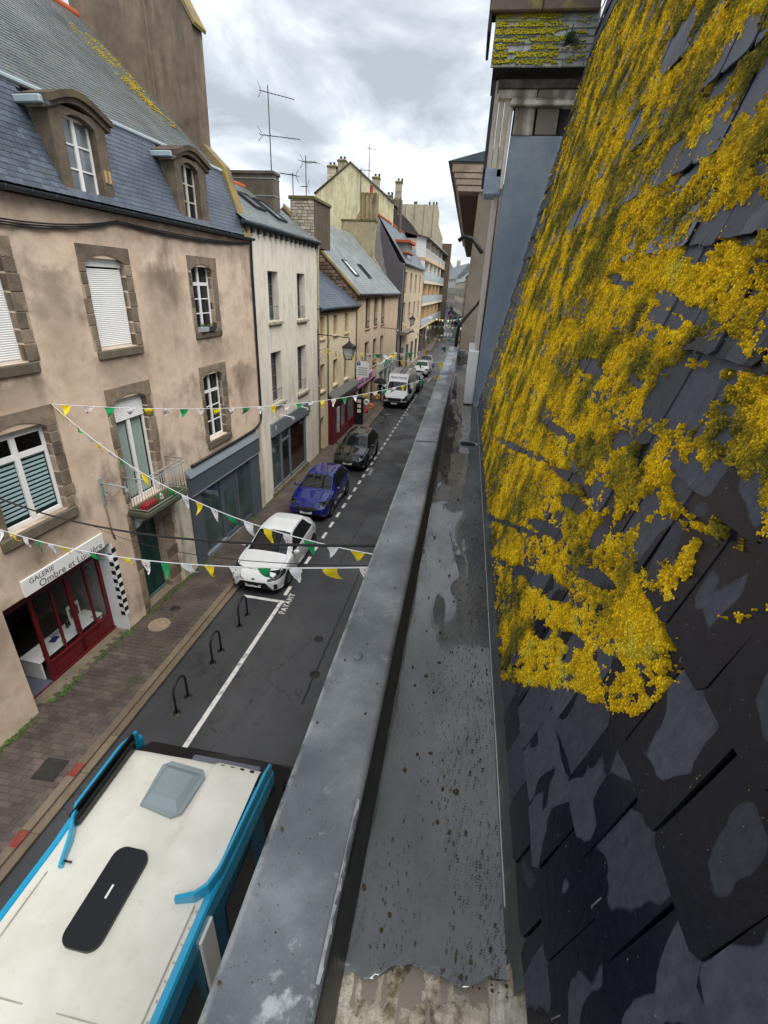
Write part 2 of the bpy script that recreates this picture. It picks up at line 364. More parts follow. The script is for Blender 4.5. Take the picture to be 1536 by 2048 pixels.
def coping(y0, y1, dz, tp=0):
    prof = [(-.447, 7.44), (-.45, 7.575), (-.445, 7.59), (-.432, 7.598), (-.3, 7.603), (-.198, 7.603), (-.184, 7.6), (-.177, 7.59), (-.171, 7.55), (-.165, 7.47), (-.152, 7.28)]
    n = max(2, int((y1-y0)/.06)); vs = []; fs = []; m = len(prof)
    for i in range(n+1):
        y = y0+(y1-y0)*i/n
        for j, (x, z) in enumerate(prof):
            wob = (fbm(y*3.1, j*.4, 3, 5)-.5)*.012
            vs.append((x+wob*(.6 if j in (0, 1, 2, 3, 8, 9) else 0), y, z+dz+wob*.7))
    fs = [(i*m+j, i*m+j+1, (i+1)*m+j+1, (i+1)*m+j) for i in range(n) for j in range(m-1)]
    fs = [f[::-1] for f in fs]; mb = MB().add(vs, fs, True)
    mb.add([vs[k] for k in range(m)], [tuple(range(m))]); mb.add([vs[n*m+k] for k in range(m)], [tuple(range(m))[::-1]])
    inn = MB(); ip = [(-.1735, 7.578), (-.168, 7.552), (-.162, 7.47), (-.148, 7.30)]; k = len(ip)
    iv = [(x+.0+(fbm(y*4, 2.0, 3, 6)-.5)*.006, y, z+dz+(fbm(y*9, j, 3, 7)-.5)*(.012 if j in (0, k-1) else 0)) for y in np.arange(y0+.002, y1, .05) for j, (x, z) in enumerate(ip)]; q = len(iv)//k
    inn.add(iv, [(i*k+j, (i+1)*k+j, (i+1)*k+j+1, i*k+j+1) for i in range(q-1) for j in range(k-1)], True); inn.build('inner_face_shade', inner_shade, own)  # thin strip over the coping's inner face, darkened to carry its shade
    return mb.build('coping', zcop, own)
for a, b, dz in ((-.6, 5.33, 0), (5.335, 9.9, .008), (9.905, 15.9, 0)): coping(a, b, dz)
ownw = M('own_render', '#8d8478', .9, .15, 1.5, .3)
MB().box(-.43, .9, -2, 15.95, 0, 7.26).build('wall', ownw, own)
# gutter floor: thin wet sheet with water ripples and puddles
def floorm():
    s = NB('gutter_zinc'); p = s.pos()
    mp = s.n('ShaderNodeMapping'); mp.inputs['Scale'].default_value = (1, .35, 1); s.l(p, mp.inputs[0]); q = mp.outputs[0]
    a = s.noise(3.0, 6, .6, q); silt = s.noise(5, 7, .68, q, .4); gr = s.noise(75, 4, .7, p); fine = s.noise(260, 2, .6, p)
    stq = s.n('ShaderNodeMapping'); stq.inputs['Scale'].default_value = (110, 9, 1); s.l(p, stq.inputs[0]); stn = s.noise(1, 4, .6, stq.outputs[0])
    col = s.ramp(a, [(.3, lin('#363a3e')), (.55, lin('#4d4f50')), (.75, lin('#64645f'))])
    m1 = s.thr(silt, .47, .64); grains = s.thr(s.math('ADD', gr, s.math('MULTIPLY', stn, .5)), .70, .86)
    m = s.math('MULTIPLY', m1, s.math('MULTIPLY_ADD', grains, .9, .12)); col = s.mix(m, col, lin('#2e2218')); col = s.mix(s.math('MULTIPLY', s.thr(gr, .66, .74), .8), col, lin('#241c15'))
    puddle = s.thr(s.noise(1.6, 7, .6, q), .48, .62)
    rough = s.math('MULTIPLY_ADD', puddle, .22, .04); rough = s.math('MULTIPLY_ADD', m, .4, rough)
    bp = s.math('MULTIPLY', puddle, s.math('ADD', s.math('MULTIPLY', stn, .9), s.math('MULTIPLY', gr, .9)))
    return s.done(col, rough, bp, .28, .005, .5, 0, .9)
gz_ = floorm()
nx, ny = 16, 420; X = np.linspace(-.156, .35, nx); Yv = np.linspace(.62, 16, ny); gx, gy = np.meshgrid(X, Yv)
Zf = 7.3+(fbm(gx*4, gy*1.3, 4, 3)-.5)*.012+.010*((gx+.15)/.5)
edge = .70+.05*(gx+.15)/.5+(fbm(gx*14, gx*0+3, 4, 8)-.5)*.09
gy = np.maximum(gy, edge)
V = np.stack([gx, gy, Zf], -1).reshape(-1, 3); idx = np.arange(nx*ny).reshape(ny, nx)
Fq = np.stack([idx[:-1, :-1], idx[:-1, 1:], idx[1:, 1:], idx[1:, :-1]], -1).reshape(-1, 4)
npmesh('gutter_floor', V, Fq, gz_, own)
up = MB(); n = 160
prof = [(.345, 7.305), (.352, 7.318), (.362, 7.345), (.385, 7.425), (.395, 7.45), (.42, 7.45)]
vs = []
for i in range(n+1):
    y = .72+(8.75-.72)*i/n
    for j, (x, z) in enumerate(prof): vs.append((x+(fbm(y*5, j*.5, 3, 11)-.5)*.008, y, z+(fbm(y*6, j, 3, 12)-.5)*.006))
m = len(prof); up.add(vs, [(i*m+j, i*m+j+1, (i+1)*m+j+1, (i+1)*m+j) for i in range(n) for j in range(m-1)][::1], True)
up.f = [f[::-1] for f in up.f]; up.build('upstand', zinc('zinc_upstand', '#4e5250', '#383c3d', '#686b68', .3), own)
bead = MB().tube([(.349+(fbm(y*2, .5, 3, 4)-.5)*.006, y, 7.319) for y in np.arange(.95, 8.6, .2)], .0035, 6)
bead.build('solder_bead', M('bead', '#a9a9a4', .5, .15, 20), own)
# exposed rotten masonry at the near end of the gutter
def rubble():
    s = NB('rotten_lining'); p = s.pos()
    mp = s.n('ShaderNodeMapping'); mp.inputs['Scale'].default_value = (40, 7, 40); s.l(p, mp.inputs[0]); fib = s.noise(1, 5, .7, mp.outputs[0]); a = s.noise(12, 6, .65, p); gr = s.noise(60, 4, .7, p)
    c = s.ramp(a, [(.30, lin('#2c2721')), (.40, lin('#80735f')), (.50, lin('#b8ad9a')), (.68, lin('#d8d0c2'))])
    c = s.bright(c, s.math('MULTIPLY_ADD', fib, 1.2, .4)); return s.done(c, .75, s.math('ADD', fib, gr), .9, .012, .3)
nx, ny = 70, 90; gx, gy = np.meshgrid(np.linspace(-.16, .40, nx), np.linspace(-.35, .80, ny))
st = np.floor((gy-.16*gx)/.11); Zr = 7.262+(fbm(gx*16, gy*16, 5, 21)-.5)*.03-np.clip(.68-gy, 0, 1)*.05+((st % 2)*.006)
brick = (np.abs(((gx+.2)/.09+st*.5) % 1-.5) > .44); Zr -= brick*.012; Zr += np.clip((gx-.3)/.1, 0, 1)*.12
V = np.stack([gx, gy, Zr], -1).reshape(-1, 3); idx = np.arange(nx*ny).reshape(ny, nx)
npmesh('gutter_lining', V, np.stack([idx[:-1, :-1], idx[:-1, 1:], idx[1:, 1:], idx[1:, :-1]], -1).reshape(-1, 4), rubble(), own)
# outlet of the gutter
dr = MB().lathe([(.14, .004), (.135, .010), (.115, .008), (.105, -.01), (.1, -.2)], (.2, 6.38, 7.305), n=32)
dr.build('drain_collar', zcop, own); MB().lathe([(.0, 0), (.104, 0)], (.2, 6.38, 7.309), n=32).build('drain_hole', M('void_black', '#050505', .9, 0, 1, 0), own)
MB().lathe([(0, .011), (.02, .009), (.026, .003), (.027, -.01)], (-.335, 1.72, 7.604), n=20).build('fixing_cap', zcop, own)
# torn edge of the coping sheet
tv = MB()
for i in range(14):
    y = .55+i*.035; tv.add([(-.19, y, 7.6035), (-.181+random.uniform(-.004, .004), y, 7.599), (-.181+random.uniform(-.004, .004), y+.035, 7.599), (-.19, y+.035, 7.6035)], [(0, 1, 2, 3)])
tv.build('torn_edge', M('bare_zinc', '#8f9496', .5, .2, 20), own)
# loose moss clumps and grit lying in the gutter and on the coping
def lumps(name, pts, mat, parent, label=None, ico=False, nrm=None):
    base = np.array([(math.sin(R_(t))*math.cos(R_(p)), math.sin(R_(t))*math.sin(R_(p)), math.cos(R_(t))) for t in (25, 65, 105) for p in range(0, 360, 60)]+[(0, 0, 1)])
    tri = []
    for ring in range(2):
        for k in range(6):
            a, b = ring*6+k, ring*6+(k+1) % 6; tri += [(a, a+6, b), (b, a+6, b+6)]
    tri += [(18, k, (k+1) % 6) for k in range(6)]; tri = np.array(tri)
    if ico:
        base = np.array([(1,0,0),(-1,0,0),(0,1,0),(0,-1,0),(0,0,1),(0,0,-1)], float); tri = np.array([(0,2,4),(2,1,4),(1,3,4),(3,0,4),(2,0,5),(1,2,5),(3,1,5),(0,3,5)]); A_ = np.array(pts); k_ = len(A_)
        th = rng.random((3, k_))*6.283; c_, s_ = np.cos(th), np.sin(th); RX = np.zeros((k_, 3, 3)); RX[:, 0, 0] = c_[0]*c_[1]; RX[:, 0, 1] = c_[0]*s_[1]*s_[2]-s_[0]*c_[2]; RX[:, 0, 2] = c_[0]*s_[1]*c_[2]+s_[0]*s_[2]; RX[:, 1, 0] = s_[0]*c_[1]; RX[:, 1, 1] = s_[0]*s_[1]*s_[2]+c_[0]*c_[2]; RX[:, 1, 2] = s_[0]*s_[1]*c_[2]-c_[0]*s_[2]; RX[:, 2, 0] = -s_[1]; RX[:, 2, 1] = c_[1]*s_[2]; RX[:, 2, 2] = c_[1]*c_[2]
        q = np.einsum('kij,vj->kvi', RX, base)*(A_[:, 3, None, None]*(.6+.8*rng.random((k_, 6, 1)))); q -= .35*(q@nrm)[..., None]*nrm; q += A_[:, None, :3]
        o = npmesh(name, q.reshape(-1, 3), (tri[None]+6*np.arange(k_)[:, None, None]).reshape(-1, 3), mat, parent, False); o['kind'] = 'stuff'; return o
    nb = len(base); Vs = []; Fs = []
    for i, (x, y, z, r) in enumerate(pts):
        q = base*(r*(.7+.6*rng.random((nb, 1))))*(np.array([1, 1, .6]) if not ico else 1); Vs.append(q+np.array([x, y, z])); Fs.append(tri+i*nb)
    o = npmesh(name, np.concatenate(Vs), np.concatenate(Fs), mat, parent); o['kind'] = 'stuff'; return o
deb = M('moss_debris', '#4a3c24', .9, .5, 40, .5, 120, tint='#2a231b', ts=15, prand=0)
pts = []
for k in range(6500):
    y = .72+8*rng.random()**1.6; x = -.15+.5*rng.random()**.45
    if fbm(x*6, y*2.2, 4, 31) < .36+.25*rng.random(): continue
    pts.append((x, y, 7.306+.010*((x+.15)/.5), rng.choice([.0014, .0022, .0036, .006], p=[.56, .32, .10, .02])))
for k in range(70): pts.append((-.15+.5*rng.random(), .8+9*rng.random(), 7.308, rng.uniform(.006, .012)))
lumps('gutter_debris', pts, deb, own)
pts = [(-.43+.23*rng.random(), .5+9*rng.random()**1.3, 7.603, rng.choice([.0015, .0025, .006], p=[.6, .32, .08])) for k in range(420)]
lumps('coping_debris', pts, deb, own)
# ---- steep slate slope
TH = R_(80); SX, SZ = .392, 7.43; su = Vector((math.cos(TH), 0, math.sin(TH))); sn = Vector((-math.sin(TH), 0, math.cos(TH)))
YEND = 8.8
def rp(y, s, h=0): return (SX+su.x*s+sn.x*h, y, SZ+su.z*s+sn.z*h)
def slatem():
    s = NB('wet_slate'); p = s.pos()
    va = s.n('ShaderNodeVectorMath'); va.operation = 'ADD'; s.l(p, va.inputs[0]); cb_ = s.n('ShaderNodeCombineXYZ'); rr_ = s.math('MULTIPLY', s.rand(), 53.0); s.l(rr_, cb_.inputs[0]); s.l(rr_, cb_.inputs[1]); s.l(cb_.outputs[0], va.inputs[1])
    a = s.noise(4.2, 4, .5, va.outputs[0], .5); b = s.noise(40, 5, .65, p); sp = s.n('ShaderNodeSeparateXYZ'); s.l(p, sp.inputs[0])
    dry = s.thr(s.math('ADD', a, s.math('MULTIPLY_ADD', s.thr(sp.outputs['Y'], .4, 3.0), .20, -.05)), .495, .505)
    cw = s.ramp(b, [(.3, (.004, .005, .008)), (.7, (.010, .011, .017))]); cd = s.ramp(b, [(.3, (.040, .043, .056)), (.7, (.075, .078, .094))])
    cd = s.bright(cd, s.math('MULTIPLY_ADD', s.rand(), .7, .7)); strk = s.noise(1, 5, .65, p, 0, (60, 60, 6)); cd = s.bright(cd, s.math('MULTIPLY_ADD', strk, .8, .6)); c = s.mix(dry, cw, cd)
    lich = s.math('MULTIPLY', s.thr(s.noise(22, 6, .7, p), .66, .72), dry); c = s.mix(s.math('MULTIPLY', lich, .7), c, (.35, .37, .36))
    return s.done(c, s.math('MULTIPLY_ADD', dry, .22, .30), b, .35, .004, .45)
ms = slatem()
def slatenear():
    s = NB('wet_slate_near'); p = s.pos(); o = s.tc.outputs['Object']; sp = s.n('ShaderNodeSeparateXYZ'); s.l(o, sp.inputs[0]); r = s.rand()
    va = s.n('ShaderNodeVectorMath'); va.operation = 'ADD'; s.l(o, va.inputs[0]); cb_ = s.n('ShaderNodeCombineXYZ'); s.l(s.math('MULTIPLY', r, 53.0), cb_.inputs[1]); s.l(cb_.outputs[0], va.inputs[1])
    a = s.noise(4.6, 2, .35, va.outputs[0], .3); b = s.noise(40, 5, .65, p); e2 = s.noise(55, 4, .6, p)
    ed = s.math('MINIMUM', s.math('SUBTRACT', .108, s.math('ABSOLUTE', sp.outputs['Y'])), s.math('MINIMUM', sp.outputs['Z'], s.math('SUBTRACT', .34, sp.outputs['Z'])))
    r2 = s.math('FRACT', s.math('MULTIPLY', r, 7.31)); gp = s.n('ShaderNodeSeparateXYZ'); s.l(p, gp.inputs[0]); far = s.thr(gp.outputs['Y'], .5, 2.2)
    v = s.math('ADD', s.math('MULTIPLY', ed, 2.2), s.math('MULTIPLY', s.math('SUBTRACT', a, .5), 1.05)); v = s.math('ADD', v, s.math('MULTIPLY_ADD', r2, .40, -.32)); v = s.math('ADD', v, s.math('MULTIPLY', far, .30)); v = s.math('ADD', v, s.math('MULTIPLY_ADD', e2, .03, -.015))
    dry = s.thr(v, .060, .075)
    cw = s.ramp(b, [(.3, (.004, .0055, .011)), (.7, (.010, .012, .022))]); cd = s.ramp(b, [(.3, (.036, .040, .056)), (.7, (.064, .069, .090))]); cd = s.bright(cd, s.math('MULTIPLY_ADD', r, .6, .7)); strk = s.noise(1, 5, .65, p, 0, (60, 60, 6)); cd = s.bright(cd, s.math('MULTIPLY_ADD', strk, .8, .6))
    c = s.mix(dry, cw, cd); sc = s.noise(1, 6, .75, p, 0, (90, 90, 14)); c = s.mix(s.math('MULTIPLY', s.thr(sc, .70, .76), .45), c, (.22, .22, .20)); fl = s.thr(s.noise(130, 2, .5, p), .74, .77); c = s.mix(s.math('MULTIPLY', fl, .8), c, (.30, .29, .16))
    return s.done(c, s.math('MULTIPLY_ADD', dry, .25, .27), b, .35, .004, .45)
msn = slatenear()
MB().add([rp(.0, -.03, -.03), rp(YEND-.02, -.03, -.03), rp(YEND-.02, 7.5, -.03), rp(.0, 7.5, -.03)], [(0, 3, 2, 1)]).build('roof_boarding', M('void_black', '#050505'), own)
sw, sex = .216, .30
def slate_mesh(seed):
    r = random.Random(seed); j = lambda a: r.uniform(-a, a); hw = sw/2-.003
    o = [(-hw+j(.003), .012+j(.010)), (-hw*.8, j(.008)), (-hw*.3, j(.007)), (hw*.25, j(.008)), (hw*.8, j(.008)), (hw+j(.003), .01+j(.010)), (hw+j(.003), .2), (hw+j(.002), .42), (-hw+j(.002), .42), (-hw+j(.003), .2)]
    t = .008; top = lambda s: .021-.030*s/.42*1.0
    vs = [(y, s, top(s)) for y, s in o]+[(y, s, top(s)-t) for y, s in o]; n = 10
    P = [(su.x*s+sn.x*h, y, su.z*s+sn.z*h) for y, s, h in vs]
    fs = [tuple(range(n)), tuple(range(n, 2*n))[::-1]]+[(i, n+i, n+(i+1) % n, (i+1) % n) for i in range(n)]
    return P, fs
svar = [slate_mesh(k) for k in range(6)]; sme = []
for P, fs in svar:
    me = bpy.data.meshes.new('slate'); me.from_pydata(P, [], fs); me.materials.append(msn); me.update(); sme.append(me)
sl = []
for rI in range(25):
    off = .70 if rI % 2 else .70+sw/2
    k0 = int((off-.05)/sw)
    for k in range(-k0, 60):
        y = off+k*sw+sw/2
        if y > YEND-sw/2: break
        sl.append((y, .165-sex+.30*rI, rI, k))
vis = sorted(sl, key=lambda q: (q[0])**2+(q[1]*.6)**2)
near = set(q[2:] for q in vis[:300]); bulk = MB()
for y, s, rI, k in sl:
    v = (rI*5+k*3) % 6; h = random.uniform(0, .009); s = max(s, .004); loc = (SX+su.x*s+sn.x*h, y+random.uniform(-.002, .002), SZ+su.z*s+sn.z*h)
    if (rI, k) in near: link('slate', sme[v], None, own, loc, (random.uniform(-.014, .014), 0, random.uniform(-.02, .02)))
    else: P, fs = svar[v]; bulk.add([(a+loc[0], b+loc[1], c+loc[2]) for a, b, c in P], fs)
o = bulk.build('slate_field', ms, own); o['kind'] = 'stuff'
hk = MB().tube([(su.x*s+sn.x*h, y, su.z*s+sn.z*h) for y, s, h in ((0, .042, .018), (.001, .02, .021), (.002, .0, .024), (.002, -.008, .022), (.002, -.010, .012), (.002, -.004, .006))], .0021, 7)
ho = hk.build('slate_hook', M('hook_wire', '#6f6c6d', .5, .3, 60, .3, 90, .5, .3)); hme = ho.data; bpy.data.objects.remove(ho)
for y, s, rI, k in vis[:170]:
    if (rI*7+k*5) % 9 > 4 or s < .01: continue
    link('slate_hook', hme, None, own, (SX+su.x*s, y, SZ+su.z*s), (random.uniform(-.1, .1), 0, random.uniform(-.05, .05)))
# ---- moss and lichen cushions
def cam_px(P):
    d = P-np.array([0, 0, 9.2]); f = d@np.array(_f); return 768+950.48*(d@np.array(_r2))/f, 1024-950.48*(d@np.array(_u2))/f, f
yv = .72*np.exp(np.arange(0, math.log(YEND/.72), .0052)); sv = np.concatenate([np.arange(.01, 2.2, .0052), np.arange(2.2, 4.6, .011)])
gy, gs = np.meshgrid(yv, sv, indexing='ij')
def rp_np(y, s, h): return np.stack([SX+su.x*s+sn.x*h, y+0*s, SZ+su.z*s+sn.z*h], -1)
px_, py_, fd = cam_px(rp_np(gy, gs, 0*gs).reshape(-1, 3)); px_ = px_.reshape(gy.shape); py_ = py_.reshape(gy.shape)
bare = np.zeros_like(px_)
BARE = [(1372,790,72,42,-15),(1452,715,52,20,15),(1310,1010,30,16,-60),(1345,1080,52,40,-35),(1405,985,45,60,-40),(1480,1000,70,38,70),(1265,1050,26,16,-55),(1190,985,14,22,60),(1195,740,14,30,-60),(1145,955,12,40,-60),(1100,1060,10,34,-60),(1160,1010,14,28,-62),
 (1430,480,70,30,-48),(1500,450,60,34,-45),(1480,110,24,80,35),(1395,330,14,75,36),(1340,330,12,60,38),(1380,620,16,60,-62),(1350,640,14,34,-60),(1240,560,9,22,-60),(1165,430,8,34,35),(1275,250,10,40,32),(1370,75,16,70,28),(1530,180,20,60,40),
 (1110,1180,16,50,-60),(1060,1150,10,60,-65),(1090,1260,14,30,-60),(1150,1280,12,30,-60),(1205,1160,12,34,-62),(1240,1330,9,26,-60),(1530,1000,12,70,10),(1475,1180,75,90,0),(1500,1330,110,110,0),(1022,1050,5,60,-70),(1045,900,6,60,-66),(1120,860,8,40,-62),(1250,880,18,20,-50),(1300,900,30,12,-55),(1290,770,16,12,0),(1215,1060,20,12,-50)]
for cx, cy_, a, b, ang in BARE:
    t = R_(ang); dx, dy = px_-cx, py_-cy_; u = (dx*math.cos(t)+dy*math.sin(t))/a; v = (-dx*math.sin(t)+dy*math.cos(t))/b
    bare = np.maximum(bare, np.clip(1.55-np.sqrt(u*u+v*v), 0, 1.4))
# lower edge of the moss field: it stops about a metre from the lens
edge_px = np.array([(960,1350),(1010,1375),(1080,1388),(1160,1398),(1200,1425),(1290,1455),(1335,1420),(1415,1350),(1700,1130)])
lim = np.interp(px_, edge_px[:, 0], edge_px[:, 1]); bare = np.maximum(bare, np.clip((py_-lim)/26+.9, 0, 2))
n1 = fbm(gy*8, gs*8, 5, 41, .55); n2 = fbm(gy*30, gs*30, 4, 42, .62); n3 = fbm(gy*85, gs*85, 3, 43, .65); n4 = fbm(gy*3.2, gs*1.6, 3, 44, .5)
cov = (n1-.5)*1.35+(n2-.5)*1.25+(n3-.5)*.35+(n4-.5)*.5+.17+.13*np.clip((gy-1.0)/1.2, 0, 1)-bare*(.95-.25*np.clip((gy-1.2)/1.5, 0, 1))
cov -= np.clip((gy-5.9-.3*gs)/1.5, 0, 1)*.75+np.clip(.12-gs, 0, .12)*1.8
rim = np.clip(cov/.10, 0, 1); h = .003+np.sqrt(rim)*(.004+.007*np.clip(cov, 0, .5)/.5+.014*(n2-.38)+.018*(n3-.5))
jit = rng.random(h.shape)*.0055; h = np.maximum(h+jit*rim, .002)
keep = (cov > 0) & (px_ > 700) & (px_ < 2100) & (py_ > -420) & (fd.reshape(px_.shape) > .1)
P = rp_np(gy, gs, h+.009); P[..., 1] += (rng.random(h.shape)-.5)*.25*np.gradient(yv)[:, None]; idx = np.arange(gy.size).reshape(gy.shape)
kq = keep[:-1, :-1] | keep[1:, :-1] | keep[:-1, 1:] | keep[1:, 1:]
low = ~keep; P[low] = rp_np(gy, gs, 0*gs)[low]
F4 = np.stack([idx[:-1, :-1], idx[:-1, 1:], idx[1:, 1:], idx[1:, :-1]], -1)[kq]
used = np.unique(F4); rem = -np.ones(gy.size, int); rem[used] = np.arange(len(used))
def mossm(name='moss', k=1.0):
    s = NB(name); p = s.pos(); a = s.noise(3.2, 6, .62, p); b = s.noise(38, 5, .7, p); c = s.noise(170, 3, .7, p); o = s.noise(9, 5, .65, p)
    sp = s.n('ShaderNodeSeparateXYZ'); s.l(p, sp.inputs[0])
    aa = s.math('ADD', a, s.math('MULTIPLY', s.thr(sp.outputs['Y'], 1.2, 5.0), -.03)); aa = s.math('ADD', aa, s.math('MULTIPLY', s.thr(sp.outputs['Z'], 8.4, 11.5), -.035)); aa = s.math('ADD', aa, s.math('MULTIPLY', s.math('SUBTRACT', b, .5), .16))
    col = s.ramp(aa, [(.36, (.11, .10, .020)), (.445, (.29, .215, .018)), (.52, (.62, .39, .010)), (.60, (.72, .48, .014)), (.68, (.50, .46, .06))])
    col = s.mix(s.math('MULTIPLY', s.thr(o, .66, .76), .55), col, (.62, .24, .02)); col = s.mix(s.math('MULTIPLY', s.thr(o, .34, .24), .6), col, (.10, .14, .02))
    fn = s.noise(420, 2, .6, p); col = s.bright(col, s.math('MULTIPLY_ADD', b, 1.6*k, .2*k)); col = s.bright(col, s.math('MULTIPLY_ADD', c, 1.5, .3)); col = s.bright(col, s.math('MULTIPLY_ADD', fn, .9, .58))
    return s.done(col, .95, s.math('ADD', c, b), .8, .008, .15)
mo = npmesh('moss', P.reshape(-1, 3)[used], rem[F4], mossm('moss', .78), own, False); mo['kind'] = 'stuff'; mo['label'] = 'thick yellow and olive moss cushions over the slates'

# crumbly tips standing on the moss cushions
vis_ = keep & (cov > .03) & (px_ > 880) & (px_ < 1640) & (py_ > -80) & (py_ < 1500); cand = np.argwhere(vis_); pick = cand[rng.choice(len(cand), min(110000, len(cand)), replace=False)]
pts = []
for i, j in pick:
    q = P[i, j]; yy = gy[i, j]; pts.append((q[0], q[1]+rng.normal()*.003, q[2], (.0017+.0010*yy)*rng.uniform(.5, 1.5)))
lumps('moss_tips', pts, mossm('moss_tips', 1.42), own, ico=True, nrm=np.array(sn))
# ------------------------------------------------------------------ facade kit (local frame: x along the street, y into the building, z up)
def glassm(name, hexc, rough=.04, spec=.6):
    s = NB(name); a = s.noise(1.2, 3, .5, s.pos()); c = lin(hexc); col = s.ramp(a, [(.3, tuple(x*.6 for x in c)), (.7, tuple(x*1.5 for x in c))]); return s.done(col, rough, None, spec=spec)
GL = glassm('dark_glass', '#1d2124'); GLG = glassm('grey_glass', '#3c4a4a'); GLL = glassm('pale_glass', '#6d7478')
def clearm():
    s = NB('clear_glass'); t = s.n('ShaderNodeBsdfTransparent'); t.inputs[0].default_value = (.86, .89, .88, 1); g = s.n('ShaderNodeBsdfGlossy'); g.inputs['Roughness'].default_value = .02
    lw = s.n('ShaderNodeLayerWeight'); fr = s.math('MULTIPLY_ADD', s.math('POWER', lw.outputs['Facing'], 4.0), .6, .05); mx = s.n('ShaderNodeMixShader'); s.l(fr, mx.inputs[0]); s.l(t.outputs[0], mx.inputs[1]); s.l(g.outputs[0], mx.inputs[2]); s.l(mx.outputs[0], s.o.inputs[0]); return s.m
CLEAR = clearm()
WHITE = M('white_paint', '#dcdcda', .45, .05, 3, .08, 90); OFFW = M('old_white', '#bdb6a9', .7, .15, 4, .3, 60, tint='#7d7467', tamt=.5, ts=3)
BLK = MATS['void_black']; DARK = M('dark_room', '#22201e', .9, .2, 2, 0)
stone = M('dressed_stone', '#7a6c5c', .9, .32, 3.2, .9, 45, tint='#4a443e', tamt=.75, ts=2.6, prand=.75, bd=.02)
stone2 = M('sill_stone', '#5f574a', .9, .25, 5, .6, 60, tint='#4d4a2b', tamt=.6, ts=3, prand=.3)
zincl = M('zinc_light', '#9aa8ae', .45, .12, 2, .1, 40); zincd = M('zinc_dark', '#39434a', .4, .2, 3, .15, 40)
blackp = M('black_pipe', '#17171a', .5, .2, 4, .1); castb = M('castgrey', '#8b9492', .5, .15, 5, .2)
def house(name, label, A, B, cat='house'):
    return thing(name, label, cat, (A[0], A[1], 0), math.atan2(B[1]-A[1], B[0]-A[0]))
def wall(parent, L0, L1, z0, z1, holes, mat, depth=.25, y=0, name='wall'):
    xs = sorted({L0, L1, *[h[0] for h in holes], *[h[1] for h in holes]}); zs = sorted({z0, z1, *[h[2] for h in holes], *[h[3] for h in holes]})
    mb = MB()
    for a, b in zip(xs, xs[1:]):
        for c, d in zip(zs, zs[1:]):
            if not any(h[0] <= a and b <= h[1] and h[2] <= c and d <= h[3] for h in holes): mb.quad((a, y, c), (b, y, c), (b, y, d), (a, y, d))
    for h in holes:
        s0, s1, c, d = h[:4]; dp = y+(h[4] if len(h) > 4 else depth)
        mb.quad((s0, y, c), (s0, y, d), (s0, dp, d), (s0, dp, c)); mb.quad((s1, y, d), (s1, y, c), (s1, dp, c), (s1, dp, d))
        mb.quad((s0, y, d), (s1, y, d), (s1, dp, d), (s0, dp, d)); mb.quad((s1, y, c), (s0, y, c), (s0, dp, c), (s1, dp, c))
    return mb.build(name, mat, parent)
def window(parent, s0, s1, z0, z1, y=.2, cols=2, rows=3, fw=.055, bar=.028, fm=None, gm=None, trans=None, back=True, name='window', label=None, panes=True):
    fm = fm or WHITE; gm = gm or GL; mb = MB(); t = .05
    mb.bbox(s0, s0+fw, y, y+t, z0, z1); mb.bbox(s1-fw, s1, y, y+t, z0, z1); mb.bbox(s0+fw, s1-fw, y, y+t, z0, z0+fw*1.4); mb.bbox(s0+fw, s1-fw, y, y+t, z1-fw, z1)
    xs = [s0+fw+(s1-s0-2*fw)*i/cols for i in range(cols+1)]; zl = [z0+fw*1.4+(z1-z0-2.4*fw)*i/rows for i in range(rows+1)]
    if trans: zl = [z0+fw*1.4+(trans-z0-fw*1.4)*i/rows for i in range(rows+1)]+[z1-fw]
    for i, x in enumerate(xs[1:-1]):
        b = fw*.8 if (cols == 2 or (i+1)*2 == cols) else bar/2
        mb.box(x-b, x+b, y-.006, y+t-.004, z0+fw*1.4, z1-fw)
    for k, z in enumerate(zl[1:-1]):
        b = fw*.8 if trans and k == rows-1 else bar/2
        mb.box(s0+fw, s1-fw, y+.004, y+t-.008, z-b, z+b)
    o = mb.build(name, fm, parent, label=label)
    if panes:
        for a, b in zip(xs, xs[1:]):
            for c, d in zip(zl, zl[1:]): MB().quad((a, y+.03, c), (b, y+.03, c), (b, y+.03, d), (a, y+.03, d)).build('pane', gm, o)
    else: MB().box(xs[0], xs[-1], y+.028, y+.034, zl[0], zl[-1]).build('pane', gm, o)
    return o
def shutter(parent, s0, s1, z0, z1, y, pitch=.042, mat=None):
    n = int((z1-z0)/pitch); vs = []; fs = []
    prof = []
    for k in range(n):
        z = z0+k*pitch; prof += [(0, z+.002), (-.009, z+pitch*.25), (-.011, z+pitch*.6), (-.006, z+pitch*.88), (0, z+pitch*.94)]
    for p, z in prof: vs += [(s0, y+p, z), (s1, y+p, z)]
    fs = [(2*i, 2*i+1, 2*i+3, 2*i+2) for i in range(len(prof)-1)]
    return MB().add(vs, fs).build('roller_shutter', mat or WHITE, parent)
def arc_lintel(s0, s1, z0, z1, rise, y0, y1):     # flat top, segmental arch below
    n = 10; poly = [(s0, z1), (s0, z0)]+[(s0+(s1-s0)*(.14+.72*i/n), z0+rise*(1-(2*i/n-1)**2)) for i in range(n+1)]+[(s1, z0), (s1, z1)]
    return MB().prism(poly, 'y', y0, y1)
MORT = M('lime_mortar', '#a3937d', .95, .2, 6, .5, 70)
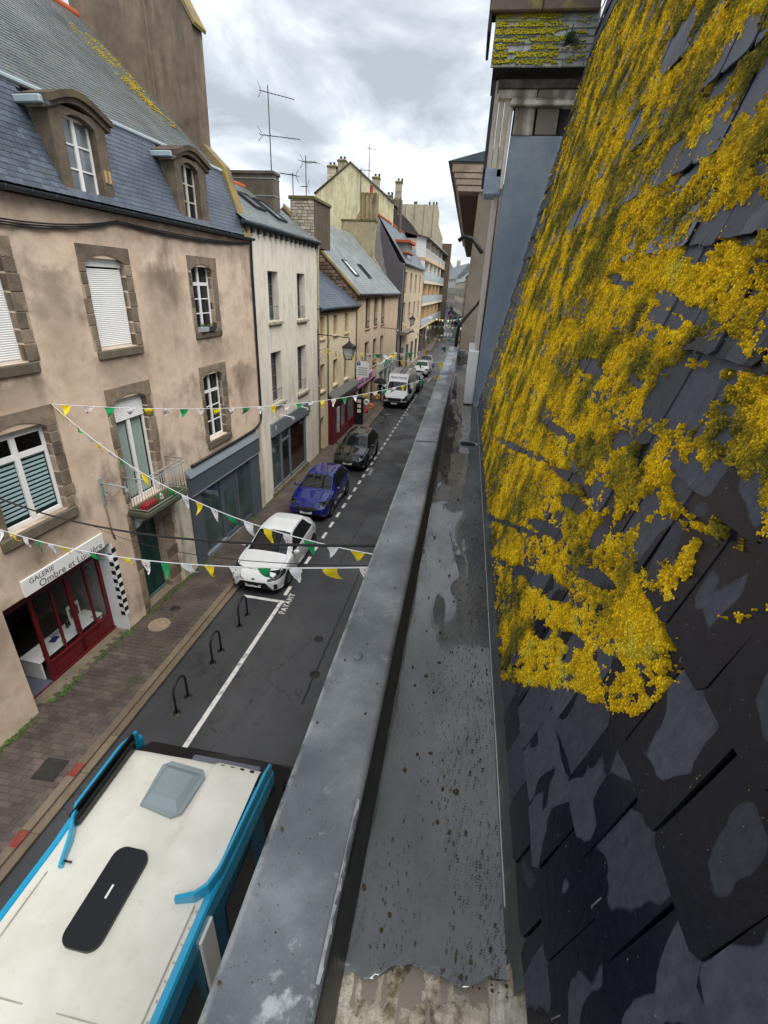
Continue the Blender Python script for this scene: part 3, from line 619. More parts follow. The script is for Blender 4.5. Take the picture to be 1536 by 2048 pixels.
def surround(parent, s0, s1, z0, z1, wl, wr, top, sill=.2, rise=.16, dep=.22, seed=0, proud=.02):
    r = random.Random(seed)
    arc_lintel(s0-wl, s1+wr, z1-.0, z1+top, 0, -proud, dep) if 0 else None
    n = 12; poly = [(s0-wl, z1+top), (s0-wl, z1-.08), (s0, z1-.08)]+[(s0+(s1-s0)*i/n, z1-.08+rise*(1-(2*i/n-1)**2)) for i in range(1, n)]+[(s1, z1-.08), (s1+wr, z1-.08), (s1+wr, z1+top)]
    MB().prism(poly[::-1], 'y', -proud, dep).build('stone', stone, parent)
    for a, b in ((s0-wl, s0), (s1, s1+wr)):
        MB().box(a-.03 if a < s0 else a+.002, b-.002 if a < s0 else b+.03, -.004, dep-.012, z0, z1-.09).build('mortar', MORT, parent); z = z0; k = 0
        while z < z1-.1:
            h = min(r.uniform(.24, .36), z1-.088-z)
            if h < .08: break
            w = r.uniform(-.05, .05); aa, bb = (a+w, b) if a < s0 else (a, b+w)
            dd = dep-r.uniform(0, .004); MB().bbox(aa, bb, -proud+r.uniform(-.006, .006), dd, z+.006, z+h-.006, .012).build('stone', stone, parent); z += h; k += 1
    if sill: MB().bbox(s0-wl*.8, s1+wr*.8, -proud-.05, dep+.002, z0-sill, z0-.005, .02).build('sill', stone2, parent)
# ---- brown house
def plaster(name, base, lo, hi, stain, amt, streak=.5):
    if name in MATS: return MATS[name]
    s = NB(name); o = s.tc.outputs['Object']; a = s.noise(.62, 7, .60, o, .25); b = s.noise(2.6, 6, .62, o); f = s.noise(45, 4, .6, o)
    mp = s.n('ShaderNodeMapping'); mp.inputs['Scale'].default_value = (3.2, 3.2, .5); s.l(o, mp.inputs[0]); st = s.noise(1, 6, .62, mp.outputs[0])
    c = s.ramp(s.math('MULTIPLY_ADD', b, .3, s.math('MULTIPLY', a, .8)), [(.36, lin(lo)), (.52, lin(base)), (.68, lin(hi))])
    m = s.math('MULTIPLY', s.thr(s.math('ADD', a, s.math('MULTIPLY', s.math('SUBTRACT', st, .5), streak)), .50, .66), amt); c = s.mix(m, c, lin(stain))
    ck = s.thr(s.noise(5, 8, .7, o, .8), .64, .67); c = s.mix(s.math('MULTIPLY', ck, .2), c, lin(stain)); c = s.bright(c, s.math('MULTIPLY_ADD', f, .34, .83)); MATS[name] = s.done(c, .9, s.math('ADD', f, b), .35, .008, .25); return MATS[name]
STAINS = [(3.6, 5.7, 7.4, 1.0), (7.7, 9.7, 7.35, .9), (.2, 2.5, 7.3, 1.0), (.2, 2.5, 4.1, .9), (7.7, 9.7, 4.0, .5), (5.6, 7.7, 9.3, 2.4), (2.4, 3.7, 9.2, 2.6), (-1, 12, 10.5, .5), (-1, .3, 3.0, 1.6), (9.8, 11.6, 6.4, 1.6)]
pbrown = plaster('peach_render', '#cab49f', '#aa9581', '#dac6b2', '#76665a', .8, .22)
def runs(mat):            # damp and dirt runs below the sills and beside the windows
    t = mat.node_tree; nb_ = NB.__new__(NB); nb_.m = mat; nb_.t = t; nb_.geo = None; nb_.tc = nb_.n('ShaderNodeTexCoord'); o = nb_.tc.outputs['Object']; sp = nb_.n('ShaderNodeSeparateXYZ'); nb_.l(o, sp.inputs[0])
    wob = nb_.noise(1.7, 6, .65, o, .4); x = nb_.math('ADD', sp.outputs['X'], nb_.math('MULTIPLY_ADD', wob, 1.3, -.65)); z = nb_.math('ADD', sp.outputs['Z'], nb_.math('MULTIPLY_ADD', nb_.noise(2.4, 6, .65, o), 1.4, -.7)); tot = None
    for a, b, zt, ln in STAINS:
        m_ = nb_.math('MULTIPLY', nb_.math('MULTIPLY', nb_.thr(x, a-.2, a+.5), nb_.thr(x, b+.2, b-.5)), nb_.math('MULTIPLY', nb_.thr(z, zt+.15, zt-.1), nb_.thr(z, zt-ln-.5, zt-.1))); tot = m_ if tot is None else nb_.math('MAXIMUM', tot, m_)
    bs = [n for n in t.nodes if n.type == 'BSDF_PRINCIPLED'][0]; src = bs.inputs['Base Color'].links[0].from_socket; nb_.l(nb_.mix(nb_.math('MULTIPLY', tot, .6), src, lin('#6d5e50')), bs.inputs['Base Color'])
runs(pbrown)
br = house('peach_house', 'tall peach rendered house with brown stone window surrounds and a slate mansard roof', (-8.57, 6.47), (-8.0, 17.75))
H1 = [(4.0, 5.24, 7.53, 9.47), (8.06, 9.2, 7.66, 9.47), (4.0, 5.24, 3.50, 6.34), (8.04, 9.2, 4.16, 6.33), (.62, 2.08, 4.32, 6.3), (.62, 2.04, 7.52, 9.45),
      (.0, 3.04, .10, 2.93, .5), (3.95, 5.04, .12, 3.12, .35), (6.95, 11.2, .12, 2.85, .2)]
wall(br, -1.15, 11.92, 0, 10.55, H1, pbrown, .24)
MB().box(-1.15, 11.92, 3.6, 9, 0, 12.3).build('rear_block', DARK, br); MB().quad((11.92, 0, 0), (11.92, 9, 0), (11.92, 9, 10.5), (11.92, 0, 10.5)).build('side_wall', pbrown, br)
surround(br, 4.0, 5.24, 7.53, 9.47, .18, .21, .26, seed=1); surround(br, 8.06, 9.2, 7.66, 9.47, .17, .27, .28, seed=2)
surround(br, 4.0, 5.24, 3.66, 6.34, .19, .22, .3, 0, seed=3); surround(br, 8.04, 9.2, 4.16, 6.33, .18, .3, .28, .24, seed=4)
surround(br, .62, 2.08, 4.32, 6.3, .3, .24, .34, .25, .2, seed=5); surround(br, .62, 2.04, 7.52, 9.45, .3, .24, .26, .22, seed=6)
wA = window(br, 4.0, 5.24, 7.53, 9.58, .14, 1, 1, .04, panes=False, label='window closed by its white roller shutter'); shutter(wA, 4.03, 5.21, 7.58, 9.3, .13); MB().box(4.0, 5.24, .1, .135, 9.3, 9.6).build('shutter_box', WHITE, wA)
wF = window(br, .62, 2.04, 7.52, 9.5, .14, 1, 1, .04, panes=False, label='window closed by its white roller shutter'); shutter(wF, .66, 2.0, 7.57, 9.3, .13)
window(br, 8.06, 9.2, 7.66, 9.56, .16, 2, 3, .06, .03, trans=9.0); window(br, 8.04, 9.2, 4.16, 6.42, .16, 2, 3, .06, .03, trans=5.75)
wC = window(br, 4.0, 5.24, 3.5, 5.8, .16, 2, 1, .07, gm=CLEAR, label='french window behind the balcony with its shutter half down'); shutter(wC, 4.03, 5.21, 5.75, 6.44, .14)
cur = MB()
for a, b in ((4.08, 4.58), (4.66, 5.17)):
    vs = []; k = 40
    for i in range(k+1): x = a+(b-a)*i/k; yy = .26+.022*math.sin(i*1.1); vs += [(x, yy, 3.62), (x, yy, 5.75)]
    cur.add(vs, [(2*i, 2*i+2, 2*i+3, 2*i+1) for i in range(k)], True)
cur.build('curtain', M('net_curtain', '#a9b5b0', .9, .1, 20), wC)
wE = window(br, .62, 2.08, 4.32, 6.2, .14, 2, 1, .07, gm=CLEAR, trans=5.75, label='large white window with striped day and night blinds'); MB().box(.62, 2.08, .1, .135, 6.2, 6.45).build('shutter_box', OFFW, wE)
bl = MB()
for a, b in ((.70, 1.30), (1.40, 2.0)):
    for k in range(13): z = 4.50+k*.095; bl.box(a, b, .205, .208, z, z+.056)
bl.build('striped_blind', M('blind_cloth', '#b9d3d8', .8, .06, 8, 0), wE)
MB().box(.65, 2.06, .235, .24, 4.35, 5.75).build('blind_back', M('blind_dark', '#17262c', .9, .1, 4, 0), wE)
MB().box(.5, 2.2, .9, .92, 4.2, 6.4).build('room_back', M('dim_room', '#1c120e', .9, .3, 3, 0), wE)
MB().box(3.9, 5.3, .5, .52, 3.3, 6.4).build('room_back', DARK, wC)
# window boxes on the upper right sill
for i, (x, c) in enumerate(((8.12, '#b9bcc0'), (8.56, '#4a4d52'))):
    pass
# brackets, gutter, pipe, cable
g = MB(); n = 9; vs = []
for s in (-1.15, 12.0):
    for k in range(n): a = math.pi+math.pi*k/(n-1); vs.append((s, -.13+.085*math.cos(a), 10.52+.085*math.sin(a)))
g.add(vs, [(k, k+1, n+k+1, n+k) for k in range(n-1)], True)
for s in np.arange(-1, 12, .55): g.tube([(s, -.13+.092*math.cos(math.pi+math.pi*k/8), 10.52+.092*math.sin(math.pi+math.pi*k/8)) for k in range(9)], .008, 5)
g.build('gutter', zincd, br); MB().box(-1.15, 11.95, -.045, .3, 10.42, 10.53).build('eave_board', M('eave_dark', '#1d1b1a', .8, .2, 5), br)
MB().tube([(11.86, -.1, 10.45), (11.86, -.09, 10.25), (11.86, -.075, 9.9), (11.86, -.07, 4.4), (11.84, -.07, 4.1), (11.7, -.07, 3.9), (11.2, -.07, 3.76), (9.5, -.07, 3.72), (6.75, -.07, 3.72)], .045, 10).build('downpipe', blackp, br)
def sag(a, b, z0, z1, d, n=24): return [(a+(b-a)*i/n, -.05-.02*math.sin(i*2.1), z0+(z1-z0)*i/n-d*4*(i/n)*(1-i/n)) for i in range(n+1)]
cb = MB()
for k in range(3): cb.tube(sag(-1, 5.2, 10.35, 10.28-.02*k, .34+.03*k), .016, 6).tube(sag(5.2, 11.9, 10.28-.02*k, 10.36, .08+.03*k), .016, 6)
cb.build('facade_cable', blackp, br)
# mansard roof
YB, ZB, YF, ZF = .6, 12.38, -.10, 10.56
def slate_far(name, c0, c1, spotc, amt, prand=.5):
    s = NB(name); p = s.pos(); a = s.noise(1.1, 6, .6, p); b = s.noise(14, 5, .65, p); f = s.noise(3.5, 6, .65, p)
    c = s.ramp(a, [(.3, lin(c0)), (.7, lin(c1))]); c = s.mix(s.math('MULTIPLY', s.thr(f, .52, .7), amt), c, lin(spotc)); c = s.bright(c, s.math('MULTIPLY_ADD', s.rand(), prand, 1-prand/2)); c = s.bright(c, s.math('MULTIPLY_ADD', b, .8, .6))
    return s.done(c, s.math('MULTIPLY_ADD', b, .25, .30), b, .3, .006, .5)
msl = slate_far('mansard_slate', '#39414d', '#4f5763', '#5f665f', .3, .6); usl = slate_far('old_slate', '#535a5e', '#757b7b', '#6b6448', .55)
def slope_boards(parent, s0, s1, y0, z0, y1, z1, mat=BLK): return MB().quad((s0, y0, z0), (s1, y0, z0), (s1, y1, z1), (s0, y1, z1)).build('roof_boarding', mat, parent)
for _a, _b in ((-1.15, 3.82), (5.26, 7.8), (9.28, 11.45)): slope_boards(br, _a, _b, YF+.03, ZF, YB+.03, ZB)
Lm = math.hypot(YB-YF, ZB-ZF); dm = ((YB-YF)/Lm, (ZB-ZF)/Lm); nm = (-dm[1], dm[0])
svm = []
for v in range(4):
    r = random.Random(v); j = lambda a: r.uniform(-a, a); q = [(-.093+j(.004), j(.006)), (.093+j(.004), j(.006)), (.093, .16), (-.093, .16)]
    P = [(x, dm[0]*t+nm[0]*h, dm[1]*t+nm[1]*h) for hh in (0, -.006) for x, t in q for h in ((.016-.07*t)+hh,)]
    me = bpy.data.meshes.new('slate'); me.from_pydata(P, [], [(0, 1, 2, 3), (0, 4, 5, 1), (1, 5, 6, 2), (3, 7, 4, 0)]); me.materials.append(msl); svm.append((me, P))
items = []
for r in range(18):
    t = .01+r*Lm/18
    for k in range(60):
        x = 1.4+.19*k+(.095 if r % 2 else 0)
        if x > 11.4: break
        zc = ZF+dm[1]*t
        if any(a < x < b for a, b in ((3.86, 5.2), (7.86, 9.22))) and zc > 10.62: continue
        items.append((x, t, (r+3*k) % 4))
items.sort(key=lambda q: q[0]); bulk = MB()
for i, (x, t, v) in enumerate(items):
    l = (x, YF+dm[0]*t, ZF+dm[1]*t)
    if i < 300: link('slate', svm[v][0], None, br, l, (0, 0, 0))
    else: bulk.add([(a+l[0], b+l[1], c+l[2]) for a, b, c in svm[v][1]], [(0, 1, 2, 3), (0, 4, 5, 1), (1, 5, 6, 2), (3, 7, 4, 0)])
o = bulk.build('slate_field', msl, br); o['kind'] = 'stuff'
MB().bbox(-1.15, 11.5, YB-.06, YB+.16, ZB-.03, ZB+.07, .03).build('break_flashing', zincl, br)
def course_roof(parent, s0, s1, y0, z0, y1, z1, mat, pitch=.13, sw_=.2, name='slate_field', cap=7000):
    Ls = math.hypot(y1-y0, z1-z0); d = ((y1-y0)/Ls, (z1-z0)/Ls); n_ = (-d[1], d[0]); rows = int(Ls/pitch); Vs = []; Fs = []
    for r in range(rows):
        t0 = r*Ls/rows; t1 = (r+1.25)*Ls/rows; x = s0-(sw_/2 if r % 2 else 0)
        while x < s1:
            a, b = max(x, s0)+.002, min(x+sw_, s1)-.002
            if b-a > .02:
                h = .012+random.uniform(0, .006); o = len(Vs); jt = random.uniform(-.008, .008)
                for xx, tt, hh in ((a, t0+jt, h), (b, t0+jt, h), (b, t1, .002), (a, t1, .002), (a, t0+jt, h-.012), (b, t0+jt, h-.012)): Vs.append((xx, y0+d[0]*tt+n_[0]*hh, z0+d[1]*tt+n_[1]*hh))
                Fs += [(o, o+1, o+2, o+3), (o+4, o+5, o+1, o)]
            x += sw_
    ob = npmesh(name, Vs, Fs, mat, parent, False); ob['kind'] = 'stuff'; return ob
YR, ZR_ = 5.0, 16.35
slope_boards(br, -1.15, 11.45, YB+.1, ZB+.02, YR, ZR_-.02)
course_roof(br, -1.15, 11.42, YB+.1, ZB+.05, YR, ZR_, usl, .125, .19)
MB().quad((-1.15, YR, ZR_-.02), (11.92, YR, ZR_-.02), (11.92, 9.2, 12.3), (-1.15, 9.2, 12.3)).build('rear_slope', usl, br)
rt = MB()
for k in range(40): s = -1.1+k*.315; rt.lathe([(.11, 0), (.125, .02), (.12, .3), (.13, .31)], (s, YR, ZR_-.02), 'x', 12)
rt.build('ridge_tiles', M('terracotta', '#a4502f', .85, .25, 3, .3, tint='#7c6d3a', tamt=.6), br)
lic = M('ochre_lichen', '#8a7a24', .95, .3, 6, .6, 60)
pts = [(9.9-.35*rng.random()+ (k/900-.5)*0, 0, 0, 0) for k in range(1)]
lp = []
dU = ((YR-YB)/math.hypot(YR-YB, ZR_-ZB), (ZR_-ZB)/math.hypot(YR-YB, ZR_-ZB))
for k in range(2600):
    t = rng.random()*3.4+1.4; x = 10.75+rng.normal()*.24*(.4+t/4)-.12*t*.3
    if fbm(x*3, t*3, 4, 77) > .5: lp.append((x, YB+.1+dU[0]*t-.015, ZB+.06+dU[1]*t+.012, rng.uniform(.015, .035)))
lumps('roof_lichen', lp, lic, br)
def dormer(s0, s1, w0, w1, fm, cols, rows, seed, lab):
    z0, z1 = 10.62, 12.02; d = thing('dormer', None, None); d.parent = br; d['label'] = lab
    n = 10; mid = (w0+w1)/2
    poly = [(s0, z0), (w0, z0), (w0, z1-.12)]+[(w0+(w1-w0)*i/n, z1-.12+.14*(1-(2*i/n-1)**2)) for i in range(1, n)]+[(w1, z1-.12), (w1, z0), (s1, z0), (s1, z1+.1), (s0, z1+.1)]
    MB().prism(poly, 'y', -.04, .3).build('front', stone, d)
    for a, b in ((s0, s0+.16), (s1-.16, s1)): MB().prism([(.3, z0+.1), (.3, z1+.1), (.62, z1+.1)], 'x', a, b).build('cheek', stone, d)
    # curved pediment hood
    top = []; bot = []
    for i in range(17):
        u = i/16; s = s0-.14+(s1-s0+.28)*u; zz_ = z1+.06+.26*math.sin(math.pi*u)**1.3; top.append((s, zz_+.09)); bot.append((s, zz_-.03))
    MB().prism(bot+top[::-1], 'y', -.17, .8).build('hood', M('hood_stone', '#4a4036', .9, .3, 3, .6, 50, tint='#6c6230', tamt=.5), d)
    top2 = [(s, z-.09) for s, z in bot]; MB().prism([(s, z-.005) for s, z in top2]+[(s, z) for s, z in bot][::-1], 'y', -.09, .3).build('moulding', stone, d)
    MB().bbox(s0-.22, s0+.03, -.1, .62, z1-.02, z1+.11, .02).build('flashing', zincl, d)
    MB().quad((s0-.2, -.10, z0-.035), (s1+.05, -.10, z0-.035), (s1+.05, .1, z0+.01), (s0-.2, .1, z0+.01)).build('apron', zincl, d)
    MB().box(w0, w1, .27, .29, z0, z1+.05).build('room_back', DARK, d)
    wd = window(br, w0, w1, z0, z1+.0, .12, cols, rows, .055, .03, fm=fm, gm=GLL if seed == 1 else GL, name='dormer_window'); wd.parent = d
    for k, sx in enumerate((s1-.2, s1-.08)):
        if seed == 1: MB().bbox(sx-.04, sx+.04, -.062, -.03, 10.98, 11.22, .01).build('stone', M('pale_repair', '#a58a63', .9, .2, 4, .5), d)
dormer(3.8, 5.28, 4.1, 4.98, WHITE, 2, 3, 1, 'dormer with bright white six pane window'); dormer(7.78, 9.3, 8.08, 8.92, OFFW, 2, 3, 2, 'smaller looking dormer with weathered grey window')
# gable coping and chimney stack
stackm = plaster('stack_render', '#75675a', '#574c42', '#8d7e6c', '#4c463c', .6, .9); lichst = plaster('lichen_coping', '#7a6c52', '#5c523f', '#98834a', '#8f7d2e', .6)
MB().prism([(-.12, 10.5), (-.08, 10.4), (.28, 10.4), (.86, 12.2), (1.5, 13.0), (5.1, 16.5), (5.1, 16.8), (1.35, 13.3), (.52, 12.55)], 'x', 11.42, 11.9).build('gable_coping', lichst, br)
ch = MB().prism([(1.2, 12.7), (1.15, 16.1), (1.72, 17.0), (1.72, 24), (4.9, 24), (4.9, 15.0), (4.2, 15.3)][::-1], 'x', 11.38, 11.95)
ch.build('chimney', stackm, br); MB().prism([(1.10, 16.06), (1.06, 16.0), (1.02, 16.08), (1.66, 17.12), (1.74, 17.05)][::-1], 'x', 11.34, 12.0).build('chimney_shoulder', lichst, br)
MB().bbox(11.30, 11.4, 2.6, 5.2, 12.6, 24, .02).build('chimney_breast', stackm, br)
# ---- gallery shopfront
red = M('oxblood_paint', '#5a1219', .35, .15, 4, .1, 60); chalk = M('chalk_white', '#cfd2d4', .75, .06, 2, .1)
sf = MB(); yb = .46
for a, b in ((.88, .97), (1.43, 1.48), (1.87, 1.99), (2.44, 2.49), (2.88, 3.02)): sf.bbox(a, b, yb, yb+.07, .13, 2.5)
sf.bbox(.04, 3.02, yb-.01, yb+.09, 2.46, 2.66); sf.bbox(.97, 2.88, yb, yb+.06, .12, .56); sf.bbox(.95, 2.92, yb-.03, yb+.05, .60, .66); sf.bbox(1.02, 1.82, yb-.02, yb, .2, .46); sf.bbox(2.04, 2.84, yb-.02, yb, .2, .46); sf.bbox(.88, 3.02, yb-.05, yb+.02, .10, .18); sf.box(.04, .9, yb-.04, yb, .10, .128)
shop = sf.build('shop_front', red, br)
for a, b in ((.97, 1.43), (1.48, 1.87), (1.99, 2.44), (2.49, 2.88)): MB().quad((a, yb+.03, .66), (b, yb+.03, .66), (b, yb+.03, 2.46), (a, yb+.03, 2.46)).build('pane', CLEAR, shop)
MB().box(.02, .88, yb+.01, 3.2, .05, .118).build('shop_floor', M('lino', '#565a66', .5, .1, 3), shop)
MB().box(0, 3.1, yb+.1, 3.2, .05, .11).build('inner_floor', M('inner_floor', '#35302c', .6, .2, 3), shop)
for k, (px0, pz0, w_, h_, hx) in enumerate(((.9, 1.95, .45, .35, '#7d4a44'), (1.5, 1.5, .4, .55, '#3d4a63'), (2.1, 1.75, .55, .4, '#8c8678'), (2.2, 1.1, .4, .4, '#2d2d33'))): fr_ = MB().bbox(px0, px0+w_, 3.16, 3.2, pz0, pz0+h_).build('frame', WHITE, shop); MB().box(px0+.04, px0+w_-.04, 3.152, 3.158, pz0+.04, pz0+h_-.04).build('print', M('print_'+hx[1:], hx, .7, .6, 7, 0), fr_)
MB().box(-.02, 3.1, 3.2, 3.25, 0, 2.95).build('back_wall', M('inner_wall', '#6d6259', .9, .1, 1), shop)
MB().box(-.04, .0, .45, 3.2, 0, 2.95).box(3.06, 3.1, .55, 3.2, 0, 2.95).build('inner_wall', M('inner_wall2', '#9a9894', .9, .08, 1), shop)
MB().box(.3, .8, 1.6, 2.3, .119, .13).build('door_mat', M('mat_red', '#4a1414', .95, .2, 30), shop)
MB().box(-.04, 3.1, .5, 3.2, 2.93, 2.95).build('inner_ceiling', M('inner_wall2', '#9a9894'), shop)
MB().prism([(2.98, .10), (3.046, .10), (3.046, 2.9), (2.98, 2.9)], 'y', .0, .47).build('white_reveal', chalk, br)
MB().bbox(-.02, 3.06, -.03, .48, .02, .115, .02).build('step', M('step_stone', '#6e6354', .85, .2, 2, .5, tint='#4d4a39'), br)
cs = MB(); cw = MB(); zc = .62
for k in range(16):
    a, b = zc+k*.132, zc+(k+1)*.132
    (cs if k % 2 == 0 else cw).box(2.972, 2.979, .012, .14, a, b); (cw if k % 2 == 0 else cs).box(2.975, 3.12, -.008, -.002, a, b)
cs.build('black_square', M('black_tile', '#0c0c0d', .5, .1, 3, 0), br); cw.build('white_square', WHITE, br)
for k, ch_ in enumerate('EIRELAG'):
    me = text_mesh(ch_, .085, .0005); o = link('lettering', me, M('ink', '#4a4a4e', .7, 0, 1, 0), br, (2.9712, .075, zc+(2*k+1.5)*.132), (R_(90), 0, R_(-90)))
sg = MB().bbox(.5, 2.78, -.045, -.005, 2.93, 3.32, .006).build('signboard', WHITE, br, label='white board lettered Galerie Ombre et Lumière')
ink = M('ink_grey', '#45454a', .7, 0, 1, 0)
for tx, x, z, sz in (('GALERIE', .98, 3.21, .165), ('Ombre et Lumière', 1.78, 3.03, .235)):
    link('lettering', text_mesh(tx, sz, .0008, 'CENTER', 0, 1.02), ink, sg, (x, -.0475, z), (R_(90), 0, 0))
# things inside the gallery
def T1(name, label, cat, mb, mat, loc, par_rz, group=None):
    return tag(mb.build(name, mat, None, loc, (0, 0, par_rz)), label, cat, group)
def bw(s, y, z=0): a = br.rotation_euler[2]; return (-8.57+s*math.cos(a)-y*math.sin(a), 6.47+s*math.sin(a)+y*math.cos(a), z)
RZ = br.rotation_euler[2]
tb = thing('display_counter', 'white display counter with little round holes inside the gallery window', 'counter', bw(1.85, .95), RZ)
MB().bbox(-1.02, 1.02, -.3, .3, .62, .66, .01).build('counter_top', WHITE, tb); [MB().box(x, x+.04, -.28, .28, .11, .62).build('counter_side', WHITE, tb) for x in (-1.0, .96)]
rg = MB()
for x in (-.75, -.2, .25, .8): rg.lathe([(.05, .662), (.06, .664), (.06, .66)], (x, -.2, 0), n=14).lathe([(0, .663), (.03, .663)], (x, -.2, 0), n=12)
rg.build('ring', BLK, tb)
T1('framed_picture', 'white framed picture leaning in the right end of the gallery window', 'picture', MB().bbox(-.2, .2, -.012, .012, 0, .5), WHITE, bw(2.45, 1.12, .665), RZ).children
pic = MB().box(-.14, .14, -.015, -.0125, .1, .4).build('print', M('print_grey', '#4a4548', .8, .6, 9, 0), None); pic.parent = [o for o in COL.objects if o.name.startswith('framed_picture')][0]
T1('book', 'blue covered book lying on the white gallery counter', 'book', MB().bbox(-.12, .12, -.08, .08, 0, .02), M('blue_cover', '#27306b', .6, .2, 5, 0), bw(1.62, 1.0, .661), RZ+.3)
T1('book', 'grey open catalogue lying on the white gallery counter', 'book', MB().bbox(-.13, .13, -.09, .09, 0, .012), M('grey_cover', '#9c9ba0', .6, .2, 5, 0), bw(1.78, 1.12, .661), RZ-.2)
T1('bottle', 'dark bottles standing on the counter beside the framed picture', 'bottle', MB().lathe([(0, 0), (.035, 0), (.035, .12), (.012, .17), (.012, .22), (0, .22)], n=12).lathe([(0, 0), (.03, 0), (.03, .1), (.01, .15), (.01, .19), (0, .19)], (.09, .02, 0), n=12), M('bottle_dark', '#2a1512', .2, .1, 2, 0), bw(2.1, 1.05, .661), RZ)
sh = thing('shelf_unit', 'white wall shelves with small exhibits at the back of the gallery', 'shelf', bw(.9, 2.95), RZ)
mb = MB()
for z in (.9, 1.35, 1.8): mb.box(-.75, .9, -.2, .2, z, z+.03)
for x in (-.75, .05, .87): mb.box(x, x+.03, -.2, .2, .9, 1.83)
mb.build('shelf_board', WHITE, sh)
for i, (x, z, r) in enumerate(((-.4, .93, .12), (.3, .93, .1), (.5, 1.38, .14), (-.3, 1.38, .11), (-.6, 1.83, .1))): MB().lathe([(0, 0), (r*.7, 0), (r, r), (r*.5, r*2), (0, r*2)], (x, 0, z), n=12).build('vase', M('vase_dark', '#2a2622', .4, .4, 6), sh)
# ---- green street door
green = M('bottle_green', '#123430', .4, .2, 3, .1, 60)
dj = MB()
for a, b in ((3.72, 3.95), (5.04, 5.5)):
    z = .12; k = 0
    while z < 3.05: MB().bbox(a, b+(.05 if k % 2 and a > 5 else 0), -.02, .34, z+.006, z+.36, .012).build('stone', stone, br); z += .365; k += 1
MB().bbox(3.72, 5.5, -.025, .34, 3.05, 3.3, .015).build('stone', stone, br)
for a, b in ((3.97, 4.49), (4.5, 5.02)):
    d = MB().bbox(a, b, .25, .30, .3, 3.05).bbox(a+.08, b-.08, .235, .25, .42, 1.0).bbox(a+.08, b-.08, .235, .25, 1.12, 1.9).bbox(a+.08, b-.08, .235, .25, 2.02, 2.9).build('door', green, br)
    MB().bbox(a, b, .21, .25, .3, .36, .01).build('weather_bar', M('bar_teal', '#47686c', .5, .1, 3), d)
    if a < 4.2: MB().lathe([(.012, 0), (.012, -.05), (.03, -.06), (.03, -.08), (0, -.085)], (b-.06, .25, 1.3), 'y', 12).build('handle', castb, d)
MB().bbox(3.9, 5.15, -.06, .32, .05, .29, .02).build('door_step', MATS['step_stone'], br)
pc = plaster('pale_pillar', '#b9b2a2', '#968f80', '#cfc8b8', '#6f6a5c', .7, .8)
MB().bbox(5.62, 6.42, -.03, .05, .0, 3.3, .01).build('pilaster', pc, br); MB().bbox(11.36, 11.8, -.04, .05, 0, 3.75, .01).build('pilaster', pc, br)
# ---- grey shopfront
gry = M('slate_grey_paint', '#4b525a', .45, .08, 2, .08, 60); gry2 = M('grey_paint_light', '#6d757c', .45, .08, 2, .08)
gs_ = MB().bbox(6.45, 6.95, -.1, .1, .12, 2.8).bbox(10.55, 11.34, -.1, .1, .12, 2.8).bbox(6.45, 11.34, -.16, .05, 2.8, 3.42).bbox(6.95, 10.55, .0, .12, .12, .3).bbox(8.36, 8.5, .0, .12, .3, 2.8).bbox(9.5, 9.62, 0, .12, .3, 2.8).bbox(6.9, 7.2, 0, .12, .3, 2.8).bbox(8.5, 9.5, .02, .1, 2.15, 2.8)
gsh = gs_.build('grey_shop_front', gry, br); MB().prism([(-.2, 3.42), (.0, 3.42), (.0, 3.66), (-.02, 3.66)], 'x', 6.42, 11.36).build('canopy_flashing', gry2, gsh)
MB().bbox(6.45, 11.34, -.175, -.1, 2.76, 2.80, .005).build('fascia_trim', gry2, gsh)
for a, b in ((7.2, 8.36), (9.62, 10.55)): MB().box(a, b, .06, .066, .3, 2.8).build('pane', GLG, gsh)
dd = MB().bbox(8.52, 8.6, .03, .08, .15, 2.14).bbox(9.4, 9.48, .03, .08, .15, 2.14).bbox(8.6, 9.4, .03, .08, 2.06, 2.14).bbox(8.6, 9.4, .03, .08, .15, .25).build('shop_door', gry, gsh); 
MB().box(8.6, 9.4, .05, .056, .25, 2.06).build('pane', GLG, dd) if 0 else MB().box(8.6, 9.4, .05, .056, .25, 2.06).build('door_pane', GLG, gsh)
MB().bbox(8.5, 9.55, -.04, .1, .1, .15, .01).build('threshold', gry2, gsh); MB().bbox(6.95, 8.4, -.1, .02, .12, .3, .01).build('plinth', gry2, gsh)
MB().box(6.95, 11.2, .2, .25, .1, 2.85).build('room_back', DARK, gsh)
# ---- balcony
bal = MB().bbox(3.78, 5.66, -.63, 0, 3.33, 3.46, .015).bbox(3.82, 5.62, -.58, 0, 3.26, 3.33, .01).build('balcony', M('balcony_stone', '#4f5142', .9, .25, 3, .5, tint='#3c4a26'), br)
rl = MB()
for z in (4.42, 4.30, 3.53):
    r = .018 if z > 4.4 else .012; rl.tube([(3.82, .0, z), (3.82, -.6, z), (5.62, -.6, z), (5.62, 0, z)], r, 7)
rl.build('rail', castb, bal); bb = MB().tube([(0, 0, 3.50), (0, 0, 4.31)], .009, 6); bo = bb.build('baluster', castb, bal); bm = bo.data; bpy.data.objects.remove(bo)
for i in range(21): link('baluster', bm, None, bal, (3.84+i*.0885, -.6, 0))
for x in (3.82, 5.62):
    for i in range(6): link('baluster', bm, None, bal, (x, -.09*i-.06, 0))
MB().box(3.84, 5.6, -.57, -.02, 3.461, 3.468).build('mat', M('turf_mat', '#3d4a23', .95, .25, 30, .5, 120), bal)
for s in (4.0, 4.75, 5.4): MB().prism([(-.5, 3.25), (-.02, 3.25), (-.02, 2.85), (-.12, 2.92), (-.2, 3.08)], 'x', s-.05, s+.05).build('bracket', castb, bal)
tr = thing('planter', 'red plastic flower trough on the balcony floor beside the railing', 'planter', bw(4.1, -.45, 3.468), RZ)
